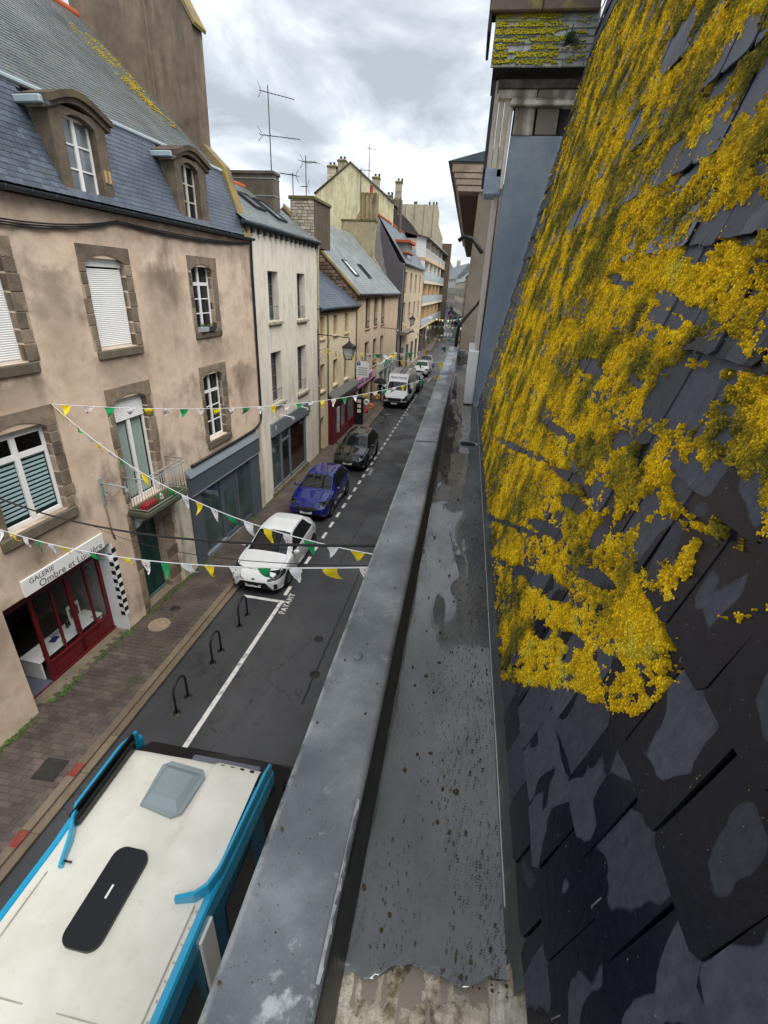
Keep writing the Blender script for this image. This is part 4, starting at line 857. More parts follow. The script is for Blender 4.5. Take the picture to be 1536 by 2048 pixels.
MB().prism([(-.08, 0), (.08, 0), (.11, .18), (-.11, .18)], 'x', -.24, .24).build('trough', M('red_plastic', '#a3121c', .4, .1, 3, .05), tr); MB().box(-.22, .22, -.09, .09, .165, .178).build('soil', M('soil', '#2c2018', .95, .3, 30), tr)
T1('lantern', 'small white lantern on the balcony mat', 'lantern', MB().bbox(-.05, .05, -.05, .05, 0, .03).bbox(-.04, .04, -.04, .04, .03, .13).lathe([(.05, .13), (.01, .18), (0, .18)], n=8), WHITE, bw(4.75, -.35, 3.468), RZ)
# window boxes with small plants
for i, (x, hx) in enumerate(((8.14, '#a9adb2'), (8.56, '#3f4347'))):
    t = thing('window_box', ('light grey' if i == 0 else 'dark grey')+' flower box with small plants on the upper window sill', 'planter', bw(x+.17, -.06, 7.66), RZ, None)
    MB().prism([(-.07, 0), (.07, 0), (.09, .13), (-.09, .13)], 'x', -.18, .18).build('box', M('box_'+hx[1:], hx, .5, .1, 3), t)
    fo = MB()
    for k in range(26):
        a = random.uniform(0, 6.28); p = Vector((random.uniform(-.15, .15), random.uniform(-.06, .06), .13)); q = p+Vector((math.cos(a)*.05, math.sin(a)*.05, random.uniform(.04, .12))); s_ = Vector((-math.sin(a), math.cos(a), 0))*.018
        fo.quad(p, (p+q)/2+s_, q, (p+q)/2-s_)
    fo.build('foliage', M('leaf_green', '#3d5a22', .7, .4, 9, 0), t)
# wall bracket with scroll
wb = thing('lamp_bracket', 'old grey wrought iron lamp bracket with a scroll beside the balcony', 'bracket', bw(3.1, 0, 0), RZ)
MB().bbox(-.05, .05, -.03, 0, 3.95, 4.66, .01).build('back_plate', castb, wb); MB().tube([(0, -.03, 4.52), (0, -.35, 4.52), (0, -.72, 4.50)], .024, 8).build('arm', castb, wb)
MB().tube([(0, -.13+(.12-.013*k*.5)*math.cos(k*.55+1.6), 4.30+(.12-.0065*k)*math.sin(k*.55+1.6)) for k in range(17)], .014, 6).tube([(0, -.03, 4.05), (0, -.2, 4.12), (0, -.45, 4.32), (0, -.6, 4.5)], .009, 6).build('scroll', castb, wb)
MB().lathe([(.02, 0), (.045, .02), (.045, .09), (.02, .12), (.015, .17)], (0, -.72, 4.36), n=12).build('lamp_holder', castb, wb)
MB().tube([(0, -.02, 3.95), (.01, -.025, 3.2), (.06, -.03, 2.95)], .02, 6).build('conduit', M('conduit', '#6f6355', .8, .2, 4), wb)
# ------------------------------------------------------------------ cream house
pcream = plaster('cream_render', '#d6cfc0', '#c2bbab', '#e0dacd', '#a09a8b', .45, .9)
cr_ = house('cream_house', 'cream rendered house with two columns of tall narrow windows above a grey shopfront', (-8.0, 17.80), (-7.76, 26.05))
CH_ = [(2.05, 3.1, 7.68, 9.54, .32), (5.3, 6.35, 7.6, 9.56, .32), (1.95, 3.1, 4.3, 6.46, .32), (5.1, 6.33, 4.2, 6.4, .32), (1.5, 6.1, .12, 3.0, .25)]
wall(cr_, 0, 8.25, 0, 10.95, CH_, pcream); MB().box(0, 8.25, 3, 8, 0, 10.9).build('rear_block', DARK, cr_)
MB().quad((8.25, 0, 0), (8.25, 6, 0), (8.25, 6, 10.9), (8.25, 0, 10.9)).build('side_wall', pcream, cr_)
greyw = M('grey_joinery', '#5a6068', .5, .1, 3, .05)
for i, h in enumerate(CH_[:4]):
    s0, s1, z0, z1 = h[:4]; wd = window(cr_, s0, s1, z0, z1, .27, 2, 4, .06, .03, fm=greyw, gm=GL)
    MB().bbox(s0-.15, s1+.2, -.12, .27, z0-.13, z0-.004, .015).build('sill', M('cream_sill', '#a39b88', .85, .2, 5, .4, tint='#4e4a33', tamt=.6, ts=6), cr_)
    rl = MB(); 
    for z in (z0+.08, z0+.55): rl.tube([(s0+.02, .02, z), (s1-.02, .02, z)], .012, 6)
    rl.build('guard_rail', greyw, wd)
    for k in range(6): MB().tube([(s0+.12+k*(s1-s0-.24)/5, .02, z0+.05), (s0+.12+k*(s1-s0-.24)/5, .02, z0+.6)], .009, 5).build('bar', greyw, wd)
sg2 = MB().bbox(1.5, 6.55, -.1, .05, 2.95, 3.55, .01).bbox(1.5, 1.62, .02, .14, .3, 2.95).bbox(2.65, 2.78, .02, .14, .3, 2.95).bbox(3.72, 3.86, .02, .14, .3, 2.95).bbox(5.9, 6.1, .02, .14, .3, 2.95).bbox(1.5, 6.1, .02, .14, .3, .42).bbox(2.78, 3.72, .03, .12, 2.35, 2.45)
csf = sg2.build('shop_front', M('shop_grey', '#6a7075', .5, .08, 2, .08), cr_)
for a, b, m_ in ((1.62, 2.65, GLG), (2.78, 3.72, GL), (3.86, 5.9, M('shop_glass_brown', '#2a1c18', .06, .5, .8, 0, 1, .6))): MB().quad((a, .08, .42), (b, .08, .42), (b, .08, 2.95), (a, .08, 2.95)).build('pane', m_, csf)
link('lettering', text_mesh('B', .28, .001), WHITE, csf, (1.9, -.102, 3.3), (R_(90), 0, 0))
MB().bbox(1.4, 6.2, -.08, .2, .08, .3, .02).build('plinth', M('plinth_mossy', '#6b6250', .9, .25, 3, .5, tint='#485026', tamt=.7), cr_)
for x in (2.35, 4.25):
    t = thing('sign_lamp', ('nearer' if x < 3 else 'farther')+' of two swan neck lamps reaching out above the cream house shopfront', 'lamp', (0, 0, 0), 0, 'sign lamps'); t.parent = None
    t.matrix_world = Matrix.Translation((-8.0, 17.80, 0)) @ Matrix.Rotation(cr_.rotation_euler[2], 4, 'Z')
    MB().tube([(x, 0, 3.78), (x, -.3, 3.78), (x, -.72, 3.72)], .02, 7).build('arm', WHITE, t); MB().lathe([(.0, .08), (.05, .07), (.09, -.05), (.085, -.06), (.05, -.05)], (x, -.74, 3.68), n=12).build('lamp_head', castb, t)
# eave, gutter, roof
g = MB()
for k in range(9): pass
g.tube([(-.05, -.14, 11.0), (8.3, -.14, 11.0)], .085, 8).build('gutter', zincd, cr_)
ev = MB().box(0, 8.25, -.1, .02, 10.86, 10.98)
for k in range(15): ev.box(.2+k*.55, .32+k*.55, -.13, .0, 10.72, 10.9)
ev.build('eave', M('eave_brown', '#35302b', .85, .3, 5), cr_)
slope_boards(cr_, 0, 8.25, -.12, 11.05, 2.7, 12.9)
course_roof(cr_, 0, 8.2, -.12, 11.07, 2.7, 12.92, usl, .16, .24)
MB().quad((0, 2.7, 12.9), (8.25, 2.7, 12.9), (8.25, 6, 10.9), (0, 6, 10.9)).build('rear_slope', usl, cr_)
rt = MB()
for k in range(9): rt.lathe([(.1, 0), (.12, .02), (.11, .3)], (5.0+k*.3, 2.7, 12.9), 'x', 10)
rt.build('ridge_tiles', MATS['terracotta'], cr_)
def skylight(par, s0, s1, y0, z0, y1, z1, gm, lab=None):
    Ls = math.hypot(y1-y0, z1-z0); d = ((y1-y0)/Ls, (z1-z0)/Ls); n_ = (-d[1], d[0])
    def pt(s, t, h): return (s, y0+d[0]*t+n_[0]*h, z0+d[1]*t+n_[1]*h)
    def bx(m, a, b, t0, t1, h0, h1):
        vs = [pt(s, t, h) for h in (h0, h1) for t in (t0, t1) for s in (a, b)]; m.add(vs, [(0, 2, 3, 1), (4, 5, 7, 6), (0, 1, 5, 4), (1, 3, 7, 5), (3, 2, 6, 7), (2, 0, 4, 6)])
    m = MB(); f = .09; bx(m, s0, s0+f, 0, Ls, 0, .1); bx(m, s1-f, s1, 0, Ls, 0, .1); bx(m, s0+f, s1-f, 0, f, 0, .1); bx(m, s0+f, s1-f, Ls-f, Ls, 0, .1)
    o = m.build('skylight', M('skylight_frame', '#2d3136', .45, .1, 4), par, label=lab); m = MB(); bx(m, s0+f, s1-f, f, Ls-f, .05, .06); m.build('pane', gm, o)
def rz_(y): return 11.09+(y+.12)*1.85/2.82
skylight(cr_, 3.3, 4.3, .9, rz_(.9), 1.75, rz_(1.75), GLL); skylight(cr_, 4.75, 5.75, .55, rz_(.55), 1.7, rz_(1.7), GLL)
st2 = plaster('stack_grey', '#5f574d', '#443f38', '#6f675b', '#3a372f', .7, .8)
MB().bbox(6.2, 6.9, 1.3, 3.3, 11.5, 13.5, .02).bbox(6.15, 6.95, 1.25, 3.35, 13.42, 13.55, .02).build('chimney', st2, cr_, label='wide dark rendered stack tied by iron straps')
mb = MB()
for z in (12.6, 13.25): mb.box(6.18, 6.92, 1.28, 3.32, z, z+.03)
mb.build('tie_strap', castb, cr_)
# rubble chimney of pale stones
rub = M('pale_rubble', '#a79d8c', .9, .25, 4, .7, 40, prand=.7); rubd = M('dark_mortar', '#4b443b', .95, .2, 6, .6)
cst = MB().box(7.92, 10.6, .03, 1.2, 10.8, 12.75).build('chimney', M('chimney_core', '#55493d', .9, .25, 2, .5, tint='#6b6030'), cr_, label='stack of pale rubble stones')
z = 10.9
while z < 12.7:
    x = .02; h = random.uniform(.10, .15)
    while x < 1.18:
        w_ = min(random.uniform(.16, .34), 1.2-x); MB().bbox(7.88+random.uniform(-.01, .01), 7.93, x+.012, x+w_-.012, z+.008, z+h-.008, .01).build('stone', rub, cr_); x += w_
    z += h
MB().bbox(7.84, 10.65, -.04, 1.27, 12.75, 12.9, .02).build('chimney_cap', M('cap_moss', '#5d5733', .95, .25, 4, .5), cst)
MB().tube([(8.2, -.1, 11.0), (8.2, -.09, 10.8), (8.2, -.06, 10.5), (8.2, -.06, .2)], .05, 8).build('downpipe', M('cream_pipe', '#b3a994', .6, .2, 5, .1, tint='#7d6f57'), cr_)
for z in (5.5, 4.0, 8.0): MB().bbox(8.12, 8.28, -.13, 0, z, z+.06).build('pipe_clip', castb, cr_)
# ------------------------------------------------------------------ yellow house with the dark red shop
pyel = plaster('yellow_render', '#d6c6a6', '#c4b390', '#e2d5ba', '#a99775', .45, .8)
ye = house('yellow_house', 'low yellow house with a small slate roof and a dark red shop', (-7.76, 26.05), (-7.5, 34.4))
YH = [(.0, .8, 6.45, 7.56, .14), (2.5, 3.35, 6.45, 7.56, .14), (5.0, 5.85, 6.4, 7.57, .14), (-.0, .8, 3.6, 5.08, .25), (2.5, 3.45, 3.55, 5.05, .25), (5.0, 6.05, 3.5, 5.03, .25)]
YH = [(a+.35, b+.35, c, d, e_) for a, b, c, d, e_ in YH]+[(.15, .95, .1, 2.1, .3)]
wall(ye, 0, 8.35, 0, 8.0, YH, pyel); MB().box(0, 8.35, 3, 7, 0, 8).build('rear_block', DARK, ye)
for i, (a, b, c, d, e_) in enumerate(YH[:6]):
    if i < 3: MB().box(a, b, .11, .14, c, d).build('blind_window', M('blind_panel', '#a08a68', .9, .15, 3), ye)
    else: window(ye, a, b, c, d, .2, 2, 2, .06, .03, fm=M('brown_joinery', '#8a6b4a', .7, .2, 4), gm=GL)
    MB().bbox(a-.1, b+.1, -.07, .1, c-.1, c-.004, .01).build('sill', M('yellow_sill', '#ab9878', .9, .2, 4), ye)
MB().bbox(.15, .95, .24, .3, .1, 2.1).build('door', M('door_tan', '#8e7154', .7, .2, 3), ye)
rs = MB().bbox(1.75, 7.6, -.32, .0, .1, .75).bbox(1.75, 2.3, -.32, 0, .75, 2.5).bbox(4.9, 5.3, -.32, 0, .75, 2.5).bbox(7.2, 7.6, -.32, 0, .1, 2.95).bbox(1.75, 7.6, -.32, .0, 2.4, 3.0).bbox(3.4, 3.6, -.32, 0, .1, 2.4)
rsh = rs.build('shop_front', M('wine_paint', '#5e1420', .4, .15, 3, .1), ye)
MB().prism([(-.5, 2.98), (0, 3.28), (0, 3.16), (-.5, 2.86)], 'x', 1.65, 7.7).build('canopy', M('canopy_slate', '#5d5c58', .8, .2, 3, .4), rsh)
for a, b in ((2.3, 3.4), (3.6, 4.9), (5.3, 7.2)): MB().quad((a, -.2, .75), (b, -.2, .75), (b, -.2, 2.4), (a, -.2, 2.4)).build('pane', GLL, rsh)
link('lettering', text_mesh('LINGERIE', .34, .002, space=1.1), M('sign_pale', '#a39a97', .7, .1, 4, 0), rsh, (4.6, -.325, 2.72), (R_(90), 0, 0)) if 0 else None
sg3 = MB()
for k, w_ in enumerate((.22, .2, .26, .22, .2, .22, .2)): sg3.box(3.2+k*.42, 3.2+k*.42+w_, -.327, -.32, 2.55, 2.85)
sg3.build('sign_letters', M('sign_pale', '#a39a97', .7, .1, 4, 0), rsh)
MB().bbox(2.45, 2.95, -.4, -.34, .7, 2.3).build('poster_panel', M('poster', '#a7a2a0', .7, .3, 3, 0), rsh)
slope_boards(ye, 0, 8.35, -.2, 8.0, 5, 11.6); course_roof(ye, -.1, 8.3, -.22, 8.02, 5, 11.62, msl, .17, .26)
MB().quad((0, 5, 11.6), (8.35, 5, 11.6), (8.35, 8, 9), (0, 8, 9)).build('rear_slope', msl, ye)
MB().tube([(-.05, -.26, 7.97), (8.4, -.26, 7.97)], .09, 8).build('gutter', zincd, ye); MB().box(0, 8.35, -.18, .02, 7.78, 7.95).build('eave', MATS['eave_brown'], ye)
MB().tube([(1.65, -.24, 7.9), (1.65, -.05, 7.6), (1.65, -.05, 3.2)], .035, 6).tube([(8.25, -.24, 7.9), (8.25, -.05, 7.6), (8.25, -.05, .2)], .04, 6).build('downpipe', M('brown_pipe', '#6b5d4c', .6, .2, 4), ye)
# ------------------------------------------------------------------ beige house
pbei = plaster('beige_render', '#cbb69c', '#b39d83', '#d8c5ad', '#927d66', .5, .9)
be = house('beige_house', 'beige house with a long steep lichened slate roof and dark narrow windows', (-7.5, 34.4), (-7.0, 51.6))
xs_ = [(2.75, 4.2), (5.75, 7.15), (8.7, 10.1)]
BH = [(a, b, 6.25, 8.42, .3) for a, b in xs_]+[(a, b, 3.15, 5.3, .3) for a, b in xs_]+[(1.0, 4.6, .1, 2.1, .3), (5.2, 7.4, .1, 2.2, .3)]
wall(be, 0, 17.2, 0, 8.7, BH, pbei); MB().box(0.1, 17.1, 3, 7, 0, 8.6).build('rear_block', DARK, be)
wbr = M('rusty_joinery', '#4f4034', .8, .25, 4)
for i, h in enumerate(BH[:6]):
    wd = window(be, h[0], h[1], h[2], h[3], .22, 2, 3, .07, .04, fm=wbr, gm=GL); MB().bbox(h[0], h[1], .0, .08, h[2]+.1, h[2]+.16).bbox(h[0], h[1], 0, .05, h[2]+.5, h[2]+.55).build('guard_rail', blackp, wd)
    MB().bbox(h[0]-.1, h[1]+.1, -.06, .1, h[2]-.1, h[2]-.004, .01).build('sill', M('rust_sill', '#96745a', .9, .2, 4), be)
MB().box(1.0, 4.6, .28, .3, .1, 2.1).box(5.2, 7.4, .28, .3, .1, 2.2).build('shop_glazing', GL, be)
sgb = MB().bbox(.3, 5.6, -.14, -.02, 2.3, 2.95, .01).build('signboard', M('pink_sign', '#c193b8', .6, .1, 3, 0), be)
sgl = MB()
for k in range(4): sgl.box(2.9+k*.55, 3.25+k*.55, -.146, -.141, 2.45, 2.82)
sgl.box(.6, 2.3, -.146, -.141, 2.55, 2.62).box(.7, 2.2, -.146, -.141, 2.7, 2.76); sgl.build('sign_letters', M('sign_purple', '#4b2f52', .7, .1, 4, 0), sgb)
ws = MB().bbox(8.0, 17.0, -.18, .02, 2.35, 3.05, .02).bbox(8.0, 8.3, -.12, .02, .1, 2.35).bbox(10.2, 10.5, -.12, .02, .1, 2.35).bbox(12.4, 12.8, -.12, .02, .1, 2.35).bbox(14.6, 15, -.12, .02, .1, 2.35).bbox(16.7, 17, -.12, .02, .1, 2.35).bbox(8.3, 16.7, -.12, .02, .1, .6)
wsf = ws.build('shop_front', M('shop_white', '#bfc4bd', .6, .08, 3), be)
for a, b in ((8.3, 10.2), (10.5, 12.4), (12.8, 14.6), (15, 16.7)): MB().quad((a, -.04, .6), (b, -.04, .6), (b, -.04, 2.35), (a, -.04, 2.35)).build('pane', GLL, wsf)
MB().bbox(10, 13.8, -.19, -.18, 2.5, 2.9).build('sign_letters', M('sign_green', '#7f938a', .7, .3, 3, 0), wsf)
YB2, ZB2 = 5.0, 13.6
slope_boards(be, 0, 17.2, -.15, 8.65, YB2, ZB2); course_roof(be, .25, 17.2, -.2, 8.66, YB2, ZB2+.03, slate_far('lichen_slate', '#5a6165', '#848a88', '#6d6a45', .6), .19, .28)
MB().quad((0, YB2, ZB2), (17.2, YB2, ZB2), (17.2, 8, 9.5), (0, 8, 9.5)).build('rear_slope', usl, be)
# rubble gable between the yellow and the beige house
gst = M('gable_rubble', '#6d5a4a', .92, .35, 3, .8, 30, tint='#43372e', tamt=.7, prand=.8)
MB().prism([(0, 7.5), (0, 8.62), (YB2, ZB2-.05), (YB2+1.5, 12.6), (YB2+1.5, 7.5)], 'x', .02, .3).build('gable', M('gable_mortar', '#564739', .95, .3, 4, .7), be)
cnt = 0; z = 8.0
while z < 13.3:
    h = random.uniform(.16, .26); y = max(.05, (z+h-8.62)/.99+.12)
    while y < 5.0:
        w_ = random.uniform(.2, .45)
        if z > 7.9+y*.66-.1 and cnt < 290: MB().bbox(-.03+random.uniform(-.015, .015), .04, y, y+w_-.03, z, z+h-.03, .02).build('stone', gst, be); cnt += 1
        y += w_
    z += h
MB().prism([(-.2, 8.62), (-.25, 8.45), (YB2, ZB2-.12), (YB2, ZB2+.12)], 'x', -.04, .3).build('gable_coping', lichst, be)
def sl(y): return 8.66+(y+.2)*(ZB2+.03-8.66)/(YB2+.2)+.02
skylight(be, 3.1, 4.3, .95, sl(.95), 2.0, sl(2.0), M('bright_glass', '#cfd8de', .08, .05, 2, 0, 1, .6)); skylight(be, 7.4, 8.4, .9, sl(.9), 1.9, sl(1.9), GL)
MB().tube([(-.1, -.28, 8.6), (17.3, -.28, 8.6)], .1, 8).build('gutter', M('gutter_dark', '#2a2c2e', .5, .2, 4), be)
MB().tube([(17.1, -.25, 8.55), (17.1, -.08, 8.2), (17.1, -.08, .2)], .05, 6).build('downpipe', MATS['gutter_dark'], be)
# tall party wall with its stack at the far end of the beige house
MB().prism([(.35, 8.5), (2.7, 11.7), (2.6, 14.7), (5.9, 14.7), (6.4, 9)], 'x', 17.15, 17.6).build('party_wall', plaster('ochre_party', '#9b8f74', '#7f7358', '#b0a68c', '#6b5f34', .7, 1.0), be)
MB().bbox(17.1, 17.8, 2.5, 6.0, 14.68, 14.86, .03).build('wall_cap', MATS['cap_moss'], be)
MB().prism([(2.6, 14.8), (2.6, 17.0), (4.15, 17.0), (4.15, 15.6), (4.6, 14.8)], 'x', 17.15, 18.0).build('chimney', plaster('ochre_stack', '#8a7a5c', '#6c5c44', '#a39272', '#5a4c38', .8, 1.2), be)
cb = MB()
for k in range(4): cb.bbox(17.05, 18.08, 2.55+k*.42, 2.75+k*.42, 14.85, 17.02, .02)
cb.build('chimney_rib', MATS['ochre_stack'], be); MB().lathe([(.16, 0), (.13, .6), (.15, .62)], (17.6, 3.2, 17.0), n=12).build('chimney_pot', M('red_pot', '#a33a25', .8, .2, 3), be)
# ------------------------------------------------------------------ grey gabled building beyond
gg = plaster('grey_render', '#84827f', '#72706d', '#969490', '#5d5b5a', .4, .6); gd = M('dark_patch_render', '#56535a', .9, .12, 1.5, .2)
gh = house('grey_gable_house', 'narrow house with a bare grey gable, dark weather patch and slate roof with terracotta ridge', (-7.05, 54.6), (-6.55, 72.0))
MB().prism([(.0, 0), (.0, 11.4), (.55, 11.6), (3.0, 15.6), (3.2, 16.0), (6.5, 12.5), (6.5, 0)], 'x', 0, .3).build('gable', gg, gh)
n = 24; tp = [(.02, 4.0), (.02, 11.35), (.52, 11.6), (2.6, 15.0)]; bt = [(2.6, 15.0)]
for i in range(n+1):
    u = i/n; yy = 2.55-2.45*u**1.25; zz2 = 13.9-7.6*u**.9+.35*math.sin(i*2.3)*(.4+u); bt.append((yy, min(zz2, 14.6)))
MB().prism(tp[:1]+[(.02, 5.2)]+tp[1:]+bt[1:-1], 'x', -.02, -.001).build('weather_patch', gd, gh)
GH = [(1.2+k*4.1, 2.6+k*4.1, z, z+2.1, .3) for k in range(4) for z in (8.6, 5.6)]
wall(gh, .0, 17.3, 0, 11.45, GH, plaster('tan_render', '#b9a78e', '#a08e75', '#c8b8a0', '#8d7c66', .4, .9))
for h in GH: window(gh, h[0], h[1], h[2], h[3], .2, 2, 2, .08, .05, fm=wbr, gm=GL, panes=False)
for k in range(4):
    t = MB().box(1.1+k*4.1, 3.0+k*4.1, -.03, -.01, .3, 3.0); t.build('shop_opening', GL, gh)
MB().prism([(-.7, 4.5), (0, 4.5), (0, 4.9), (-.8, 4.8)], 'x', -.1, 5.2).build('ledge', M('ledge_stone', '#7b7264', .9, .2, 3), gh)
slope_boards(gh, 0.3, 17.3, -.15, 11.45, 2.9, 15.6, usl); course_roof(gh, .3, 17.3, -.15, 11.47, 2.9, 15.62, slate_far('blue_slate', '#545c66', '#6d757d', '#5d5c50', .3), .22, .34)
MB().quad((0, 2.9, 15.6), (17.3, 2.9, 15.6), (17.3, 6.5, 12.5), (0, 6.5, 12.5)).build('rear_slope', usl, gh)
MB().tube([(-.1, 2.9, 15.66), (17, 2.9, 15.66)], .14, 8).build('ridge_tiles', MATS['terracotta'], gh)
MB().tube([(.1, -.2, 11.3), (.1, -.12, 10.9), (.1, -.1, .2)], .07, 6).tube([(-.1, -.2, 11.4), (17.4, -.2, 11.4)], .11, 6).build('gutter', zincd, gh)
d2 = MB().box(2.6, 6.4, .2, 2.2, 11.4, 13.5).build('dormer', gg, gh); MB().bbox(2.3, 6.7, -.2, 2.5, 13.5, 13.75).build('roof', MATS['terracotta'], d2); MB().bbox(2.4, 6.6, -.1, 2.3, 12.5, 12.62).build('moulding', MATS['terracotta'], d2)
MB().box(3.2, 5.8, .17, .2, 11.6, 12.4).build('pane', GL, d2)
# tall cream gable behind, with four stacks
def wthing(name, label, cat): return thing(name, label, cat)
ivory = plaster('ivory_gable', '#c9c09c', '#b0a681', '#d8d0b2', '#8a8054', .5, 1.0)
cg = wthing('tall_gable_house', 'tall house with a blank ivory gable rising above the roofs', 'house')
MB().prism([(-18.6, 10), (-18.6, 18.3), (-14.56, 21.25), (-9.6, 17.6), (-9.6, 10)], 'y', 62, 62.4).build('gable', ivory, cg)
MB().quad((-9.6, 62.4, 17.6), (-9.6, 92, 17.6), (-14.56, 92, 21.2), (-14.56, 62.4, 21.2)).build('roof', usl, cg); MB().quad((-18.6, 62.4, 18.3), (-14.56, 62.4, 21.2), (-14.56, 92, 21.2), (-18.6, 92, 18.3)).build('rear_slope', usl, cg)
MB().box(-18.4, -9.7, 62.5, 92, 0, 17.5).build('rear_block', DARK, cg)
tp = MB().tube([(-18.7, 61.95, 18.33), (-14.56, 61.95, 21.33), (-9.5, 61.95, 17.65)], .12, 6); tp.build('verge', M('verge', '#5b5748', .9, .2, 3), cg)
chs = plaster('stack_stone', '#a2977a', '#857a5f', '#b9af93', '#55503f', .6, .8)
for i, (x0, x1, zb_, zt, y) in enumerate(((-17.35, -16.35, 18.6, 21.2, 62.6), (-16.15, -15.25, 19.9, 21.75, 62.6), (-12.25, -11.5, 18.9, 20.3, 63), (-10.05, -9.35, 17, 20.45, 66), (-11.0, -10.3, 17.5, 18.9, 65))):
    c = MB().bbox(x0, x1, y, y+.8, zb_, zt, .02).build('chimney', chs, cg); MB().bbox(x0-.08, x1+.08, y-.08, y+.88, zt-.25, zt-.1, .02).build('chimney_cap', MATS['cap_moss'], c)
    for k in range(2): MB().lathe([(.13, 0), (.11, .3), (.15, .32), (.15, .36)], (x0+.28+k*.42, y+.4, zt-.1), n=10).build('chimney_pot', M('dark_pot', '#3a3431', .8, .2, 3), c)
    for k in range(int((zt-.4-zb_)/.3)):
        if i in (0, 3): MB().bbox(x0-.02, x1+.02, y-.02, y, zb_+k*.3+.02, zb_+k*.3+.27, .01).build('stone', rub, c)
gc = wthing('ribbed_chimney', 'broad grey brown ribbed stack standing before the balcony block', 'chimney'); mb = MB().bbox(-10.75, -9.25, 66, 67, 14, 18.6)
mb.build('shaft', MATS['stack_grey'], gc)
for k in range(5): MB().bbox(-10.8+k*.33, -10.62+k*.33, 65.88, 66.0, 14, 18.75, .02).build('rib', MATS['stack_grey'], gc)
# ------------------------------------------------------------------ block with balconies
ap = house('balcony_block', 'modern apartment block with long balconies and washed orange end walls', (-6.5, 72.2), (-5.55, 105))
Lb = 32.8; pap = plaster('apart_render', '#c9bda6', '#b5a98f', '#d8cebb', '#a08f73', .3, .6); por = M('apart_orange', '#c2a680', .85, .12, 2, .1)
MB().box(0, Lb, 1.3, 8, 0, 15.2).build('wall', pap, ap)
for i, (z, gm) in enumerate(((13.0, WHITE), (10.2, M('rail_glass', '#b9c6cc', .2, .1, 2, 0)), (7.3, MATS['rail_glass']), (4.3, MATS['rail_glass']))):
    b = MB().bbox(0, Lb, -.1, 1.3, z-.35, z, .02).build('balcony', por if i in (0, 3) else pap, ap)
    if i == 0:
        MB().box(0, Lb, -.08, -.04, z+.95, z+1.02).build('rail', WHITE, b)
        for k in range(41): MB().box(k*.8, k*.8+.12, -.08, -.04, z, z+.97).build('baluster', WHITE, b)
    else: MB().bbox(0, Lb, -.09, -.05, z+.03, z+1.0).build('parapet_panel', gm, b)
    for k in range(5):
        MB().bbox(6.4*k, 6.4*k+.12, 0, 1.3, z, z+2.4).build('divider', WHITE if i < 2 else por, b); MB().box(6.4*k+1.2, 6.4*k+4.2, 1.26, 1.3, z+.02, z+2.2).build('window', GL, b)
for k in range(6): MB().bbox(k*6.2, k*6.2+.5, .2, 1.2, 0, 3.95).build('pillar', MATS['stack_grey'], ap)
MB().box(0, Lb, 1.0, 1.2, 0, 3.9).build('shop_void', DARK, ap)
MB().prism([(-.5, 15.3), (4, 16.3), (4, 16.1), (-.5, 15.1)], 'x', -.3, Lb).build('roof', M('roof_edge', '#5a4a42', .8, .2, 3), ap)
MB().tube([(-.3, -.5, 15.2), (Lb, -.5, 15.2)], .1, 6).build('gutter', castb, ap)
MB().box(Lb, Lb+.7, -1.0, 3, 0, 17.2).build('end_pier', M('pier_brown', '#5e5347', .9, .2, 1.5, .3), ap)
tw = wthing('chimney_wall', 'high blank stone coloured wall with flues rising behind the balcony block', 'wall'); tw_m = plaster('tower_wall', '#a8a08a', '#938b76', '#b8b09b', '#8a7f64', .5, .9)
MB().prism([(-13.3, 10), (-13.3, 22.2), (-7.2, 22.2), (-6.85, 21.2), (-6.85, 19.4), (-5.9, 17.4), (-5.9, 10)], 'y', 96, 97.5).build('wall', tw_m, tw)
for k in range(4): MB().bbox(-12.6+k*1.6, -12.3+k*1.6, 95.85, 96, 12, 22.25, .02).build('flue_rib', tw_m, tw)
for x in (-11.2, -10.9, -8.6, -7.9, -7.4): MB().lathe([(.16, 0), (.13, .5), (.16, .5)], (x, 96.6, 22.2), n=8).build('chimney_pot', MATS['dark_pot'], tw)
# ------------------------------------------------------------------ right-hand side: dormer and neighbour
do = wthing('street_dormer', 'weathered dormer with a blue grey side wall and a mossy slate hood above the gutter', 'dormer')
MB().prism([(.27, 7.28), (.33, 11.28), (1.3, 11.28), (1.3, 7.28)], 'y', 8.82, 9.0).build('side_wall', plaster('bluegrey_render', '#7e8a96', '#727e89', '#929ca5', '#9fa8ae', .35, .5), do)
old = plaster('flaking_boards', '#c0b8aa', '#978d80', '#d2cabd', '#5f544b', .8, 1.2)
MB().bbox(.345, .63, 8.80, 8.9, 11.28, 11.6, .01).build('board', old, do); MB().bbox(.66, .96, 8.81, 8.9, 11.29, 11.6, .01).build('board', old, do); MB().box(.33, 1.3, 8.86, 9, 11.2, 11.62).build('board_back', DARK, do)
MB().bbox(.26, 1.2, 8.70, 8.95, 11.6, 11.66, .01).bbox(.28, 1.2, 8.75, 8.95, 11.66, 11.70, .01).build('shelf_moulding', old, do)
MB().bbox(.08, .62, 8.78, 8.95, 11.70, 11.80, .008).build('board', old, do); MB().bbox(.63, 1.25, 8.78, 8.95, 11.70, 11.80, .008).build('board', old, do); MB().bbox(.06, 1.25, 8.74, 8.95, 11.80, 11.9, .008).build('cornice_board', M('dark_boards', '#4a433e', .85, .3, 6, .4, 60, tint='#8d857a', tamt=.5, ts=4), do)
for k, (a, b, y) in enumerate(((.02, .10, 8.95), (.105, .18, 8.9), (.185, .26, 8.86))): MB().bbox(a, b, y, y+.06, 10.9-k*.06, 11.95-k*.12, .008).build('plank', old, do)
MB().bbox(.26, .31, 8.80, 8.9, 10.62, 11.62, .008).build('corner_board', M('white_board', '#c9c3b7', .7, .15, 4, .3, tint='#8d8474'), do)
